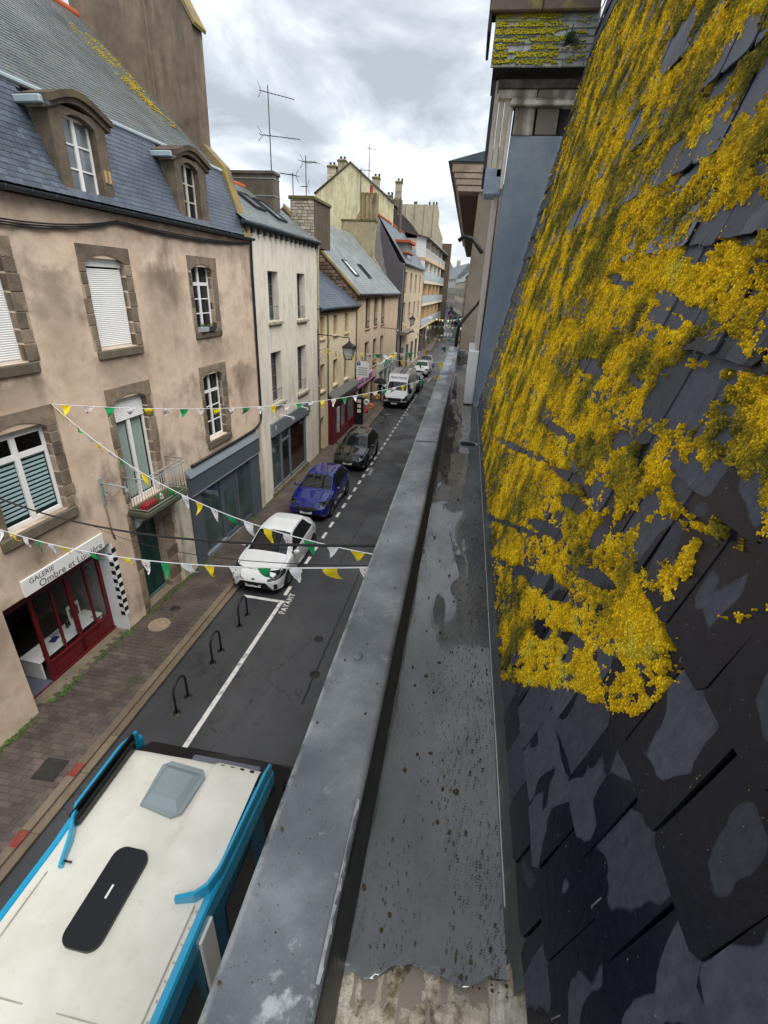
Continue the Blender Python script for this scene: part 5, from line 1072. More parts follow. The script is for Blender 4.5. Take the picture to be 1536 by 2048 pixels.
MB().box(.2, .26, 9.02, 10.6, 7.3, 10.9).build('front_boards', OFFW, do); MB().box(-.02, .03, 8.95, 10.6, 10.9, 12.0).build('front_wall', M('front_dark', '#3d3a42', .8, .2, 3), do)
MB().bbox(.10, .27, 8.9, 10.4, 7.32, 8.25, .01).build('foot_board', WHITE, do); MB().bbox(.02, .30, 8.86, 9.3, 10.55, 10.9, .02).build('lead_apron', M('lead_blue', '#8a97a5', .5, .25, 8, .3, 40), do)
mh = M('hood_slate', '#7f8380', .8, .3, 6, .7, 60, tint='#9c8a22', tamt=.95, ts=2.2, prand=.35)
for r in range(7):
    z0 = 11.97+r*.088; x = -.08+(0 if r % 2 else -.13); y0 = 8.55+r*.03
    while x < 1.25:
        a, b = max(x, -.075), min(x+.27, 1.28)
        if b-a > .05:
            m = MB(); vs = [(a+.003, y0, z0), (b-.003, y0, z0+random.uniform(-.004, .004)), (b-.003, y0+.09, z0+.165), (a+.003, y0+.09, z0+.165)]; vs = vs+[(p[0], p[1]+.012, p[2]-.010) for p in vs]
            m.add(vs, [(0, 1, 2, 3), (4, 7, 6, 5), (0, 4, 5, 1), (1, 5, 6, 2), (2, 6, 7, 3), (3, 7, 4, 0)]); m.build('slate', mh, do)
        x += .27
MB().prism([(8.59, 11.96), (8.85, 12.62), (9.6, 12.9), (9.6, 11.96)], 'x', -.04, 1.25).build('hood_body', DARK, do)
MB().bbox(-.16, .52, 8.68, 9.0, 12.58, 12.85, .015).bbox(.525, 1.25, 8.68, 9.0, 12.58, 12.85, .015).build('ridge_slab', M('ridge_brown', '#5d5049', .7, .2, 3, .4, 60, tint='#8d8428', tamt=.8, ts=7), do)
MB().bbox(-.17, -.13, 8.7, 9.6, 12.38, 12.85).build('verge', M('verge_dark', '#2c2733', .7, .2, 4), do)
lp = []
for k in range(5200):
    r = rng.integers(0, 7); x = rng.uniform(-.06, 1.15); t = rng.random()
    if fbm(x*5, r*1.7+t, 4, 91) > .40+.12*(x > .8): lp.append((x, 8.55+r*.03+.05*t-.006, 11.985+r*.088+.075*t, rng.uniform(.006, .016)))
lumps('lichen', lp, M('hood_lichen', '#a39a1e', .95, .3, 30, .6, 90), do)
fern = wthing('fern_tuft', 'small dark plant rooted between the mossy hood slates', 'plant'); fern.location = (.92, 8.55, 12.2)
mb = MB()
for k in range(70):
    a = random.uniform(0, 6.28); el = random.uniform(-.4, 1.3); d = Vector((math.cos(a)*math.cos(el), -abs(math.sin(a))*math.cos(el)*.8, math.sin(el))); l = random.uniform(.06, .15); s_ = Vector((-d.z, .2, d.x)).normalized()*.012
    p = d*.01; mb.quad(p, p+d*l*.5+s_, p+d*l, p+d*l*.5-s_)
mb.build('leaves', M('dark_leaf', '#2c3a20', .7, .4, 20, 0), fern); MB().tube([(0, 0, 0), (0, -.02, .1), (.01, -.03, .18)], .008, 5).build('stem', M('stem_red', '#4a2a2c', .8, .2, 4), fern)
nb = wthing('neighbour_house', 'neighbouring house end with rough grey pier, deep wooden eaves cornice and black cables', 'house')
rough = plaster('rough_pier', '#6f675d', '#575048', '#82796d', '#6a6437', .5, .9)
MB().prism([(-.26, 0), (-.08, 11.75), (.5, 11.75), (.5, 0)], 'y', 16, 16.6).build('pier', rough, nb); MB().box(.05, .6, 16.6, 60, 0, 12).build('wall', rough, nb)
MB().prism([(-.88, 12.3), (-.80, 12.1), (-.74, 11.95), (-.66, 11.7), (.5, 11.7), (.5, 12.4), (-.88, 12.38)], 'y', 16, 44).build('cornice', M('cornice_wood', '#8a7b6c', .85, .25, 4, .5, 40, tint='#54493f', tamt=.6, ts=3), nb)
for k, (z0, z1, x) in enumerate(((11.7, 11.83, -.68), (11.85, 11.98, -.74), (12.0, 12.12, -.80), (12.14, 12.32, -.87))): MB().bbox(x, .4, 15.96-k*.01, 16.0, z0, z1, .01).build('board', MATS['cornice_wood'], nb)
MB().prism([(-1.0, 12.38), (.5, 12.38), (.5, 12.75)], 'y', 15.9, 44).build('roof', zincd, nb)
MB().box(-.62, .3, 16.7, 44, 11.66, 11.70).build('soffit', M('soffit_brown', '#5d473c', .8, .2, 3), nb)
cbl = MB()
for k in range(3): cbl.tube([(.38, 12.0, 9.3-.04*k), (.2, 13, 8.9), (-.1, 14.3, 8.5-.03*k), (-.2-.02*k, 15.2, 8.25), (-.23-.02*k, 15.7, 8.0), (-.24-.02*k, 15.85, 7.4)], .03, 7)
cbl.tube([(-.5, 15.95, 10.5), (-.35, 15.9, 10.62), (-.1, 15.85, 10.55), (.2, 15.7, 10.2)], .06, 7)
cbl.tube([(.3, 13.0, 7.7), (.18, 13.3, 7.45), (.0, 13.9, 7.4), (-.12, 14.6, 7.6), (-.16, 15.0, 7.75)], .014, 6)
cbl.build('cable', blackp, nb); MB().tube([(.33, 10.6, 11.2), (.33, 10.7, 7.4)], .035, 7).build('downpipe', M('pipe_purple', '#3d3034', .5, .2, 4), nb)
MB().bbox(-.2, .05, 14.9, 15.2, 7.4, 7.62, .03).build('junction_box', zincd, nb); MB().bbox(-.25, .4, 15.3, 15.95, 7.25, 7.5, .05).build('wall_foot', M('rubble_dark', '#4a443d', .95, .35, 6, .8), nb)
# ------------------------------------------------------------------ far right-hand terrace
def terrace(label, x0, y0, x1, y1, h, base, nfl, rf=1.6):
    t = house('terrace_house', label, (x0, y0), (x1, y1)); Lh = math.hypot(x1-x0, y1-y0); t.location.z = 0
    zb_ = zg(y0); m = plaster('terr_'+base, '#'+base, '#'+base, '#'+base, '#777066', .5, .8); nw = max(2, int(Lh/4))
    MB().box(0, Lh, 0, -6, 0, zb_+h).build('wall', m, t) if 0 else MB().prism([(0, 0), (0, zb_+h), (-6, zb_+h), (-6, 0)], 'x', 0, Lh).build('wall', m, t)
    MB().prism([(.2, zb_+h), (-3, zb_+h+rf*1.8), (-6, zb_+h)], 'x', 0, Lh).build('roof', usl, t)
    for k in range(nw):
        for f in range(nfl):
            z = zb_+3.6+f*2.9; a = (k+.3)*Lh/nw; MB().box(a, a+Lh/nw*.4, 0, .03, z, z+1.8).build('window', GL, t)
        MB().box((k+.1)*Lh/nw, (k+.9)*Lh/nw, 0, .05, zb_+.2, zb_+2.8).build('shop_window', GL if k % 2 else GLL, t)
    c = MB().bbox(Lh*.5, Lh*.5+1.2, -3.6, -2.6, zb_+h+2, zb_+h+rf*1.8+1.6).build('chimney', chs, t)
terrace('far terrace house of pale render nearest along the right side of the street', -.6, 92, -1.3, 112, 11.5, 'a89a86', 2)
terrace('far ivory terrace house, middle of those down the street on the right', -1.3, 112, -4.2, 146, 9.6, 'bfb59f', 2)
terrace('far grey roofed terrace house at the bend on the right', -4.2, 146, -11.0, 190, 9.0, 'a9a49a', 2, 2.2)
terrace('last pale house closing the view at the end of the street', -11.0, 190, -24, 235, 8.5, 'b5ae9e', 2, 2.4)
# ------------------------------------------------------------------ vehicles
def paintm(name, hexc, rough=.25, coat=1, metal=0):
    s = NB(name); a = s.noise(1.5, 4, .6, s.pos()); c = lin(hexc); d = s.noise(60, 3, .6, s.pos()); col = s.ramp(a, [(.3, tuple(x*.93 for x in c)), (.7, tuple(min(1, x*1.05) for x in c))])
    return s.done(col, s.math('MULTIPLY_ADD', d, .12, rough), None, spec=.5, metal=metal, coat=coat)
PW, PB, PK, PG = paintm('paint_white', '#d3d5d6'), paintm('paint_blue', '#07186a', .2, 1, 0), paintm('paint_black', '#0b0b0d', .15), paintm('paint_grey', '#4a4d52')
TYRE = M('tyre', '#131314', .85, .1, 20, .3, 80); ALLOY = M('alloy', '#84878b', .35, .1, 8, .05, 60, .5, .7); TRIM = M('black_trim', '#101012', .5, .15, 10, .2, 120)
LAMP = M('lamp_glass', '#2b2f34', .08, .5, 12, 0, 1, .7, .3); AUTO = glassm('car_glass', '#14181b', .03, .7); PLATE = M('plate_white', '#d5d5d0', .5, .03, 4, 0); INKB = M('plate_ink', '#15151c', .6, 0, 1, 0)
def smooth(a, k=3):
    b = np.pad(a, (k, k), 'edge'); w_ = np.ones(2*k+1)/(2*k+1); return np.convolve(b, w_, 'valid')
def vehicle(label, cat, loc, L, W, prof, belt, wtop, paint, ya, yc, wheels, wr, front, plate=None, rz=0, zlow=.2, group=None, mirrors=True, rails=False, name='parked_car', win=None, rear_glass=None, wtrim=ALLOY, detail=True, badge=0, badge_y=-.07, badge_z=.62):
    t = thing(name, label, cat, loc, rz, group); n = 210 if detail else 46; sub = 7 if detail else 2
    y = L*(1-np.cos(np.linspace(0, np.pi, n)))/2*.35+np.linspace(0, L, n)*.65
    f = lambda tab: smooth(np.interp(y, [p[0] for p in tab], [p[1] for p in tab]), 2)
    zt = f(prof); zb_ = np.minimum(f(belt), zt-.045); wt = f(wtop); wd = f([(0, W*.40), (.10, W*.455), (.35, W*.485), (.8, W*.5), (L-.7, W*.495), (L-.15, W*.46), (L, W*.42)]) if cat != 'van' else f([(0, W*.43), (.12, W*.47), (.5, W*.49), (1, W*.5), (L, W*.5)])
    zl = f([(0, zlow+.10), (.3, zlow), (L-.4, zlow), (L, zlow+.14)]); wt = np.minimum(wt, wd*.95)
    half = []
    for i in range(n):
        w_, z0, zbm, zz_, ww = wd[i], zl[i], zb_[i], zt[i], wt[i]; ze = zz_-.035-.02*(ww > .5)
        ctl = [(w_*.5, z0), (w_*.9, z0+.005), (w_*.975, z0+.10), (w_, z0+(zbm-z0)*.55), (w_*.985, zbm-.07), (w_*.955, zbm), (ww+.012, max(ze-.03, zbm+.004)), (ww*.95, max(ze+.012, zbm+.012)), (ww*.55, zz_-.008), (0, zz_)]
        half.append(ctl)
    C = np.array(half)                              # n x 10 x 2
    pts = []; tag_ = []
    for j in range(9):
        p0, p1, p2, p3 = C[:, max(j-1, 0)], C[:, j], C[:, j+1], C[:, min(j+2, 9)]
        for k in range(sub):
            u = k/sub; q = .5*((2*p1)+(-p0+p2)*u+(2*p0-5*p1+4*p2-p3)*u*u+(-p0+3*p1-3*p2+p3)*u**3) if j not in (4, 5) else p1*(1-u)+p2*u
            pts.append(q); tag_.append(j+u)
    pts.append(C[:, 9]); tag_.append(9.0); H_ = np.stack(pts, 1); m = H_.shape[1]; tag_ = np.array(tag_)
    R3 = np.zeros((n, 2*m-1, 3)); R3[:, :m, 0] = -H_[:, :, 0]; R3[:, m:, 0] = H_[:, ::-1, 0][:, 1:]; R3[:, :m, 2] = H_[:, :, 1]; R3[:, m:, 2] = H_[:, ::-1, 1][:, 1:]; R3[:, :, 1] = y[:, None]
    tg = np.concatenate([tag_, tag_[::-1][1:]]); nf = 26 if detail else 5
    def cap(ring, sgn):
        out_ = []; zc = ring[:, 2].mean()*.9
        for q in range(1, nf+1):
            fsc = 1-(q/nf)**1.0; r = ring.copy(); r[:, 0] *= fsc; r[:, 2] = zc+(r[:, 2]-zc)*fsc; r[:, 1] += sgn*.10*(1-fsc**2.2); out_.append(r)
        return out_
    rings = cap(R3[0], -1)[::-1]+list(R3)+cap(R3[-1], 1); A = np.array(rings); off = nf
    V = A.reshape(-1, 3); K = A.shape[1]; idx = np.arange(len(V)).reshape(A.shape[:2])
    F = np.stack([idx[:-1, :-1], idx[:-1, 1:], idx[1:, 1:], idx[1:, :-1]], -1); cen = A[:-1, :-1]*.25+A[:-1, 1:]*.25+A[1:, 1:]*.25+A[1:, :-1]*.25
    cx, cyy, cz = cen[..., 0], cen[..., 1], cen[..., 2]; tmid = np.minimum(tg[:-1], tg[1:])[None, :]+0*cx; si = np.clip(np.arange(A.shape[0]-1)-off, 0, n-2)[:, None]+0*cx.astype(int)
    lab = np.zeros(cx.shape, int); inside = (np.arange(A.shape[0]-1) >= off)[:, None] & (np.arange(A.shape[0]-1) < off+n-1)[:, None]
    # 1 windscreen 2 side glass 3 rear glass 4 headlight 5 grille 6 trim 9 removed
    vb = (cz-zb_[si])/np.maximum(zt[si]-.06-zb_[si], .05)
    sidez = (tmid >= 5) & (tmid < 6) & inside
    a_l = win[0][0]+(win[0][1]-win[0][0])*vb; c_l = win[1][0]+(win[1][1]-win[1][0])*vb
    lab[sidez & (cyy > a_l) & (cyy < c_l) & (vb > .05) & (vb < .93)] = 2
    top = (tmid >= 6) & inside & (np.abs(cx) < wt[si]*.93)
    lab[top & (cyy > ya[0]) & (cyy < ya[1])] = 1
    if yc: lab[top & (cyy > yc[0]) & (cyy < yc[1])] = 3
    fr = front(np.abs(cx), cyy, cz); ok = fr > 0; lab[ok & (lab == 0)] = fr[ok & (lab == 0)]
    for wy in wheels: lab[((cyy-wy)**2+(cz-wr)**2 < (wr*1.16)**2) & (tmid < 4.5) & (np.abs(cx) > W*.2)] = 9
    flat = lab.ravel(); Ff = F.reshape(-1, 4)
    def sub_(sel, nm, mat, parent=t, o_=0):
        q = Ff[sel]
        if not len(q): return None
        u = np.unique(q); rm = -np.ones(len(V), int); rm[u] = np.arange(len(u)); return npmesh(nm, V[u], rm[q][:, ::-1], mat, parent)
    body = sub_(flat == 0, 'body', paint); sub_(flat == 1, 'windscreen', AUTO)
    sx = cx.ravel() < 0
    sub_((flat == 2) & sx, 'side_window', AUTO); sub_((flat == 2) & ~sx, 'side_window', AUTO); sub_(flat == 3, 'rear_window', AUTO)
    sub_((flat == 4) & sx, 'headlight', LAMP); sub_((flat == 4) & ~sx, 'headlight', LAMP); sub_(flat == 5, 'grille', TRIM); sub_(flat == 6, 'bumper', TRIM)
    inn = MB(); inn.box(-W*.42, W*.42, .25, L-.25, zlow+.02, zb_.max()-.25); inn.build('underside', TRIM, t)
    for wy in wheels:
        for sgn in (-1, 1):
            wx = sgn*(W*.5-.10); wh = MB().lathe([(wr*.62, -.1), (wr*.9, -.105), (wr, -.07), (wr, .07), (wr*.9, .105), (wr*.62, .1)], (0, 0, 0), 'x', 28).build('wheel', TYRE, t, (wx, wy, wr))
            rm_ = MB().lathe([(0, sgn*.06), (wr*.14, sgn*.065), (wr*.16, sgn*.03)], (0, 0, 0), 'x', 14).lathe([(wr*.64, sgn*.09), (wr*.6, sgn*.095), (wr*.57, sgn*.05)], (0, 0, 0), 'x', 24)
            for k in range(5):
                a = k*2*math.pi/5+.3; ca, sa = math.cos(a), math.sin(a); p = [(sgn*.06, ca*wr*.1-sa*.03, sa*wr*.1+ca*.03), (sgn*.06, ca*wr*.1+sa*.03, sa*wr*.1-ca*.03), (sgn*.08, ca*wr*.6+sa*.045, sa*wr*.6-ca*.045), (sgn*.08, ca*wr*.6-sa*.045, sa*wr*.6+ca*.045)]
                rm_.add(p, [(0, 1, 2, 3)]); rm_.add(p, [(3, 2, 1, 0)])
            rm_.lathe([(0, sgn*.01), (wr*.6, sgn*.01)], (0, 0, 0), 'x', 20)
            rm_.build('rim', wtrim, wh)
    if plate:
        pz, py_, txt = plate; p = MB().bbox(-.26, .26, -.012, .006, -.055, .055, .004).build('number_plate', PLATE, t, (0, py_, pz), (R_(-8), 0, 0))
        if txt: link('lettering', text_mesh(txt, .105, .0006, 'CENTER', 0, 1.05), INKB, p, (0, -.0135, 0), (R_(90), 0, 0))
    if mirrors:
        my = ya[0]+.22; mzz = float(np.interp(my, [p[0] for p in belt], [p[1] for p in belt]))
        for sgn in (-1, 1):
            mm = MB(); big = 1.5 if cat == 'van' else 1
            mm.lathe([(0, -.05), (.055*big, -.045), (.085*big, -.01), (.085*big, .02), (.07*big, .05), (0, .055)], (0, 0, 0), 'y', 14); o = mm.build('wing_mirror', TRIM if cat == 'van' else paint, t, (sgn*(W*.5+.09), my, mzz+.08*big), (0, 0, sgn*.12)); o.scale = (1.25, 1, .82 if cat != 'van' else 1.7)
            MB().box(-.08, .08, -.02, .02, -.03, .0).build('arm', TRIM, o, (-sgn*.06, 0, -.02))
    if detail and cat != 'van':
        for sgn in (-1, 1):
            hy0 = (win[0][0]+win[1][0])/2
            for hy in (hy0+.05, hy0+1.0): 
                if hy < wheels[1]-.1: xx = sgn*(W*.5-.002); MB().bbox(-.012, .012, -.09, .09, -.013, .013, .004).build('door_handle', paint, t, (xx, hy, float(np.interp(hy, [p[0] for p in belt], [p[1] for p in belt]))-.12))
        for k, xx in enumerate((-.3, .18)): 
            MB().tube([(xx, ya[0]+.03, float(np.interp(ya[0]+.03, y, zt))+.012), (xx+.28, ya[0]+.13, float(np.interp(ya[0]+.13, y, zt))+.006), (xx+.52, ya[0]+.16, float(np.interp(ya[0]+.16, y, zt))-.008)], .007, 5).build('wiper', TRIM, t)
    if badge: MB().lathe([(0, -.012), (.045, -.01), (.06, 0)], (0, 0, 0), 'y', 16).build('badge', TRIM if badge == 1 else ALLOY, t, (0, badge_y, badge_z))
    if rails:
        for sgn in (-1, 1):
            ry = [ya[1]+.15, ya[1]+.35, (ya[1]+yc[0])/2, yc[0]-.35, yc[0]-.1]; MB().tube([(sgn*(float(np.interp(q, y, wt))*.93), q, float(np.interp(q, y, zt))+(.01 if i in (0, 4) else .035)) for i, q in enumerate(ry)], .014, 6).build('roof_rail', ALLOY, t)
    return t
def fr_white(x, y, z):
    r = np.zeros(x.shape, int); g = (y < .25) & (z > .26) & (z < .545) & (x < .40+.85*(.56-z)); r[g] = 5
    h = (y < .62) & (z > .585+.16*(x-.5)) & (z < .655+.30*(x-.5)+.10*y) & (x > .46); r[h] = 4
    q = (y < .35) & (z > .30) & (z < .50) & (x > .66) & (x < .76); r[q] = 5; return r
def fr_suv(x, y, z):
    r = np.zeros(x.shape, int); g = (y < .3) & (z > .52) & (z < .70) & (x < .46); r[g] = 5; g = (y < .25) & (z > .26) & (z < .44) & (x < .62); r[g] = 5
    h = (y < .7) & (z > .70+.08*y) & (z < .80+.16*y) & (x > .47); r[h] = 4; r[(y < .3) & (z < .26)] = 6; return r
def fr_van(x, y, z):
    r = np.zeros(x.shape, int); r[(y < .3) & (z < .62)] = 6; r[(y < .2) & (z > .66) & (z < .90) & (x < .52+.4*(z-.66))] = 5; r[(y < .55) & (z > .72) & (z < 1.02+.35*y) & (x > .64) & (z < .8+.75*(x-.55))] = 4; r[(z < .52) & (y >= .3)] = 6; return r
city_prof = [(0, .66), (.08, .74), (.35, .84), (.95, .97), (1.08, 1.0), (1.75, 1.40), (2.05, 1.48), (2.7, 1.49), (3.25, 1.42), (3.78, 1.12), (3.9, .95), (3.94, .8)]
city_belt = [(0, .6), (.35, .74), (.9, .88), (1.3, .93), (2.6, 1.0), (3.4, 1.06), (3.94, .78)]
city_top = [(0, .6), (.4, .70), (1.0, .74), (1.75, .60), (2.4, .57), (3.2, .54), (3.7, .6), (3.94, .6)]
vehicle('white hatchback parked at the head of the row behind the bike stands', 'car', (-5.78, 11.98, 0), 3.94, 1.74, city_prof, city_belt, city_top, PW, (1.10, 1.86), (3.3, 3.74), (.80, 3.36), .31, fr_white, (.42, -.085, 'GP-109-RV'), R_(-1.6), .17, win=((1.25, 1.8), (3.3, 3.05)), badge=1, badge_y=-.045, badge_z=.60)
suv_prof = [(0, .70), (.1, .82), (.4, .92), (1.05, 1.03), (1.18, 1.07), (1.8, 1.44), (2.1, 1.52), (3.0, 1.53), (3.5, 1.47), (4.0, 1.15), (4.14, .98), (4.18, .8)]
suv_belt = [(0, .66), (.4, .82), (1, .95), (1.4, 1.0), (3.0, 1.08), (3.7, 1.12), (4.18, .8)]
suv_top = [(0, .62), (.4, .72), (1.1, .77), (1.8, .62), (2.4, .6), (3.3, .57), (3.9, .62), (4.18, .6)]
vehicle('dark blue crossover parked between the white hatchback and the black car', 'car', (-5.78, 17.42, 0), 4.18, 1.77, suv_prof, suv_belt, suv_top, PB, (1.2, 1.9), (3.55, 3.98), (.80, 3.38), .34, fr_suv, (.47, -.09, 'GD-868-SS'), R_(-1.6), .2, win=((1.4, 1.9), (3.6, 3.3)), rails=True)
k_prof = [(p[0]*4.5/4.18, p[1]*1.03) for p in suv_prof]; k_belt = [(p[0]*4.5/4.18, p[1]*1.02) for p in suv_belt]; k_top = [(p[0]*4.5/4.18, p[1]*1.04) for p in suv_top]
bk = vehicle('black sport utility car parked behind the dark blue crossover', 'car', (-5.5, 23.75, 0), 4.5, 1.84, k_prof, k_belt, k_top, PK, (1.29, 2.05), (3.82, 4.28), (.86, 3.55), .35, fr_suv, (.5, -.09, 'FX-260-RM'), R_(-1.6), .2, win=((1.5, 2.05), (3.9, 3.6)), rails=True)
van_prof = [(0, .95), (.08, 1.06), (.5, 1.20), (.85, 1.30), (1.55, 2.02), (1.75, 2.10), (1.95, 2.45), (2.3, 2.52), (5.9, 2.52), (5.99, 2.4)]
van_belt = [(0, .9), (.6, 1.12), (1.0, 1.22), (5.99, 1.25)]; van_top = [(0, .78), (.6, .86), (1.0, .86), (1.55, .80), (2, .84), (5.99, .84)]
vn = vehicle('white high roofed panel van with ladders on its roof rack', 'van', (-5.22, 39.25, 0), 5.99, 2.03, van_prof, van_belt, van_top, PW, (.92, 1.52), None, (1.0, 4.9), .34, fr_van, (.48, -.09, ''), R_(-1.6), .22, win=((1.05, 1.6), (2.0, 2.1)), name='parked_van', wtrim=TYRE)
link('lettering', text_mesh('Home Fixe 22', .24, .002), M('van_ink', '#3f4a52', .6, 0, 1, 0), vn, (0, 1.80, 2.30), (R_(62), 0, 0))
MB().bbox(-.52, .52, -.125, -.1, .62, .66).bbox(-.6, .6, -.125, -.1, .9, .94).build('grille_surround', ALLOY, vn)
rk = MB()
for y in (2.4, 3.4, 4.4, 5.5): rk.box(-.82, .82, y-.02, y+.02, 2.60, 2.64)
for x in (-.8, .8): rk.box(x-.02, x+.02, 2.3, 5.6, 2.62, 2.68)
rk.build('roof_rack', ALLOY, vn)
ld = thing('ladder', 'aluminium ladder lying on the roof rack of the white van', 'ladder', (-5.12, 41.6, 2.66), R_(-1.6)); 
for x in (-.02, .3): MB().box(x-.025, x+.025, 0, 3.1, 0, .07).build('stile', ALLOY, ld)
for k in range(11): MB().tube([(-.02, .15+k*.28, .035), (.3, .15+k*.28, .035)], .016, 6).build('rung', ALLOY, ld)
d2_ = [('small dark car parked directly behind the white van', (-4.75, 46.6, 0), PK), ('white car parked beyond the small dark car', (-4.68, 56.2, 0), PW), ('grey car behind the white car', (-4.6, 61.5, 0), PG)]
for lb, lc, pt_ in d2_: vehicle(lb, 'car', lc, 4.18, 1.77, suv_prof, suv_belt, suv_top, pt_, (1.2, 1.9), (3.55, 3.98), (.80, 3.38), .34, fr_suv, (.47, -.09, ''), R_(-2), .2, win=((1.4, 1.9), (3.6, 3.3)), detail=False)
far0 = None
for i, (lb, x, y, p_) in enumerate((('dark car standing far down the street at the kerb', -5.9, 106, PK), ('pale car standing beyond the dark one far down the street', -6.2, 113, PW), ('white van like car far along the bending street', -6.9, 124, PW), ('last car visible at the bend of the street', -8.6, 146, PG))):
    vehicle(lb, 'car', (x, y, zg(y)), 4.18, 1.77, suv_prof, suv_belt, suv_top, p_, (1.2, 1.9), (3.55, 3.98), (.80, 3.38), .34, fr_suv, None, R_(4), .2, win=((1.4, 1.9), (3.6, 3.3)), detail=False, mirrors=False)
# ---- motor caravan seen from above
mcw = NB('camper_roof'); _p = mcw.pos(); _a = mcw.noise(1.6, 6, .6, _p); _b = mcw.noise(7, 6, .65, _p); _c = mcw.ramp(_a, [(.3, lin('#c3c0b4')), (.7, lin('#d6d3c9'))])
_c = mcw.mix(mcw.math('MULTIPLY', mcw.thr(_b, .58, .78), .4), _c, lin('#a3988a')); CWH = mcw.done(_c, .5, mcw.noise(90, 3, .6, _p), .12, .004)
CBL = paintm('camper_blue', '#1592ba', .3, .6); CGR = M('camper_hatch_grey', '#7f8a8d', .35, .08, 3, .15, 200, .5); CDK = M('camper_black', '#141518', .3, .1, 3, .05)
mc = thing('camper_van', 'white roofed camper van with turquoise side bands and a black roof panel', 'camper van', (0, 0, 0))
Z = 2.8; body = MB().prism([(-4.33, .45), (-4.36, 2.3), (-4.33, 2.68), (-4.24, 2.72), (-2.26, 2.72), (-2.17, 2.68), (-2.14, 2.3), (-2.17, .45)][::-1], 'y', -3.0, 4.12); body.build('body', M('camper_side', '#0d5f7e', .4, .05, 2, .05), mc)
nx, ny = 40, 90; gx, gy = np.meshgrid(np.linspace(-4.29, -2.205, nx), np.linspace(-3.0, 4.30, ny)); gz2 = Z-.012*((gx+3.25)/1)**2*2+.004*np.sin(gx*9)
gz2 += .055*np.clip((gx+2.92-.10*np.clip((3.0-gy)/1.0, 0, 1))/.05, 0, 1)*np.clip((gy-2.95+.25*(gx+2.6))/.12, 0, 1)
gz2 -= .05*np.clip((gy-4.22)/.08, 0, 1)
idx = np.arange(nx*ny).reshape(ny, nx); npmesh('roof', np.stack([gx, gy, gz2], -1).reshape(-1, 3), np.stack([idx[:-1, :-1], idx[:-1, 1:], idx[1:, 1:], idx[1:, :-1]], -1).reshape(-1, 4), CWH, mc)
def band(pts, w_, h, nm='side_band'):
    vs = []; fs = []
    for i, (x, y, z) in enumerate(pts):
        a = Vector(pts[max(i-1, 0)]); b = Vector(pts[min(i+1, len(pts)-1)]); t_ = (b-a).normalized(); s_ = Vector((t_.y, -t_.x, 0)).normalized()*w_/2
        for sx, sz in ((-1, -h), (-1, .6*0+.0), (-.6, .03), (.6, .03), (1, 0), (1, -h)): vs.append((x+s_.x*sx, y+s_.y*sx, z+sz))
    for i in range(len(pts)-1): fs += [(i*6+j, i*6+(j+1) % 6, i*6+6+(j+1) % 6, i*6+6+j) for j in range(6)]
    fs = [f[::-1] for f in fs]; m_ = MB().add(vs, fs, False); k = len(pts)-1; m_.add(vs[:6], [(0, 1, 2, 3, 4, 5)]); m_.add(vs[k*6:], [(5, 4, 3, 2, 1, 0)]); return m_.build(nm, CBL, mc)
band([(-2.19, -3, 2.76), (-2.19, 0, 2.76), (-2.19, 2.7, 2.76), (-2.15, 3.2, 2.75), (-2.12, 4.2, 2.7), (-2.14, 4.45, 2.6)], .11, .25)
band([(-4.31, -3, 2.76), (-4.31, 0, 2.76), (-4.31, 2.9, 2.76), (-4.34, 3.3, 2.76), (-4.37, 4.3, 2.72), (-4.36, 4.62, 2.6)], .10, .25)
band([(-2.52, 2.60, 2.86), (-2.32, 2.66, 2.90), (-2.21, 2.76, 2.92), (-2.155, 2.95, 2.92), (-2.13, 3.4, 2.92), (-2.11, 4.2, 2.88), (-2.12, 4.42, 2.78)], .055, .13, 'fairing')
band([(-4.02, 2.66, 2.84), (-4.12, 2.95, 2.90), (-4.22, 3.12, 2.92), (-4.31, 3.3, 2.92), (-4.33, 4.2, 2.90), (-4.34, 4.55, 2.78)], .05, .13, 'fairing')
MB().bbox(-4.22, -4.15, 3.12, 4.3, 2.80, 2.93, .02).bbox(-4.29, -4.255, 3.15, 4.4, 2.8, 2.95).build('awning_case', CDK, mc)
ht = MB().prism([(-3.56, 3.50), (-3.08, 3.42), (-2.97, 3.50), (-2.92, 4.02), (-2.99, 4.12), (-3.50, 4.16), (-3.60, 4.08)], 'z', 2.81, 2.85)
ht.build('roof_hatch', CGR, mc); MB().add([(-3.54, 3.53, 2.85), (-3.02, 3.48, 2.85), (-2.97, 4.05, 2.85), (-3.55, 4.1, 2.85), (-3.48, 3.64, 2.91), (-3.1, 3.6, 2.91), (-3.06, 3.98, 2.91), (-3.47, 4.02, 2.91)], [(4, 5, 6, 7), (0, 1, 5, 4), (1, 2, 6, 5), (2, 3, 7, 6), (3, 0, 4, 7)]).build('hatch_dome', CGR, mc)
def rrect(x0, x1, y0, y1, r, n=6):
    o = []
    for cx, cy_, a0 in ((x1-r, y1-r, 0), (x0+r, y1-r, 90), (x0+r, y0+r, 180), (x1-r, y0+r, 270)):
        o += [(cx+r*math.cos(R_(a0+90*k/n)), cy_+r*math.sin(R_(a0+90*k/n))) for k in range(n+1)]
    return o
MB().prism(rrect(-3.50, -3.06, 2.00, 3.0, .13), 'z', 2.79, 2.845).build('black_roof_panel', CDK, mc); MB().bbox(-3.295, -3.27, 2.46, 2.60, 2.845, 2.852).build('panel_slot', WHITE, mc)
MB().tube([(-4.02, 2.72, 2.84), (-3.92, 2.72, 2.84)], .012, 6).build('tie_bar', CDK, mc)
sm = M('camper_seal', '#9c988c', .6, .2, 8, .1); seam = MB()
for y in (1.55,): seam.box(-4.2, -2.62, y, y+.012, 2.786, 2.799)
for x in (-4.16, -2.30): seam.box(x, x+.014, -3, 2.6, 2.784, 2.797)
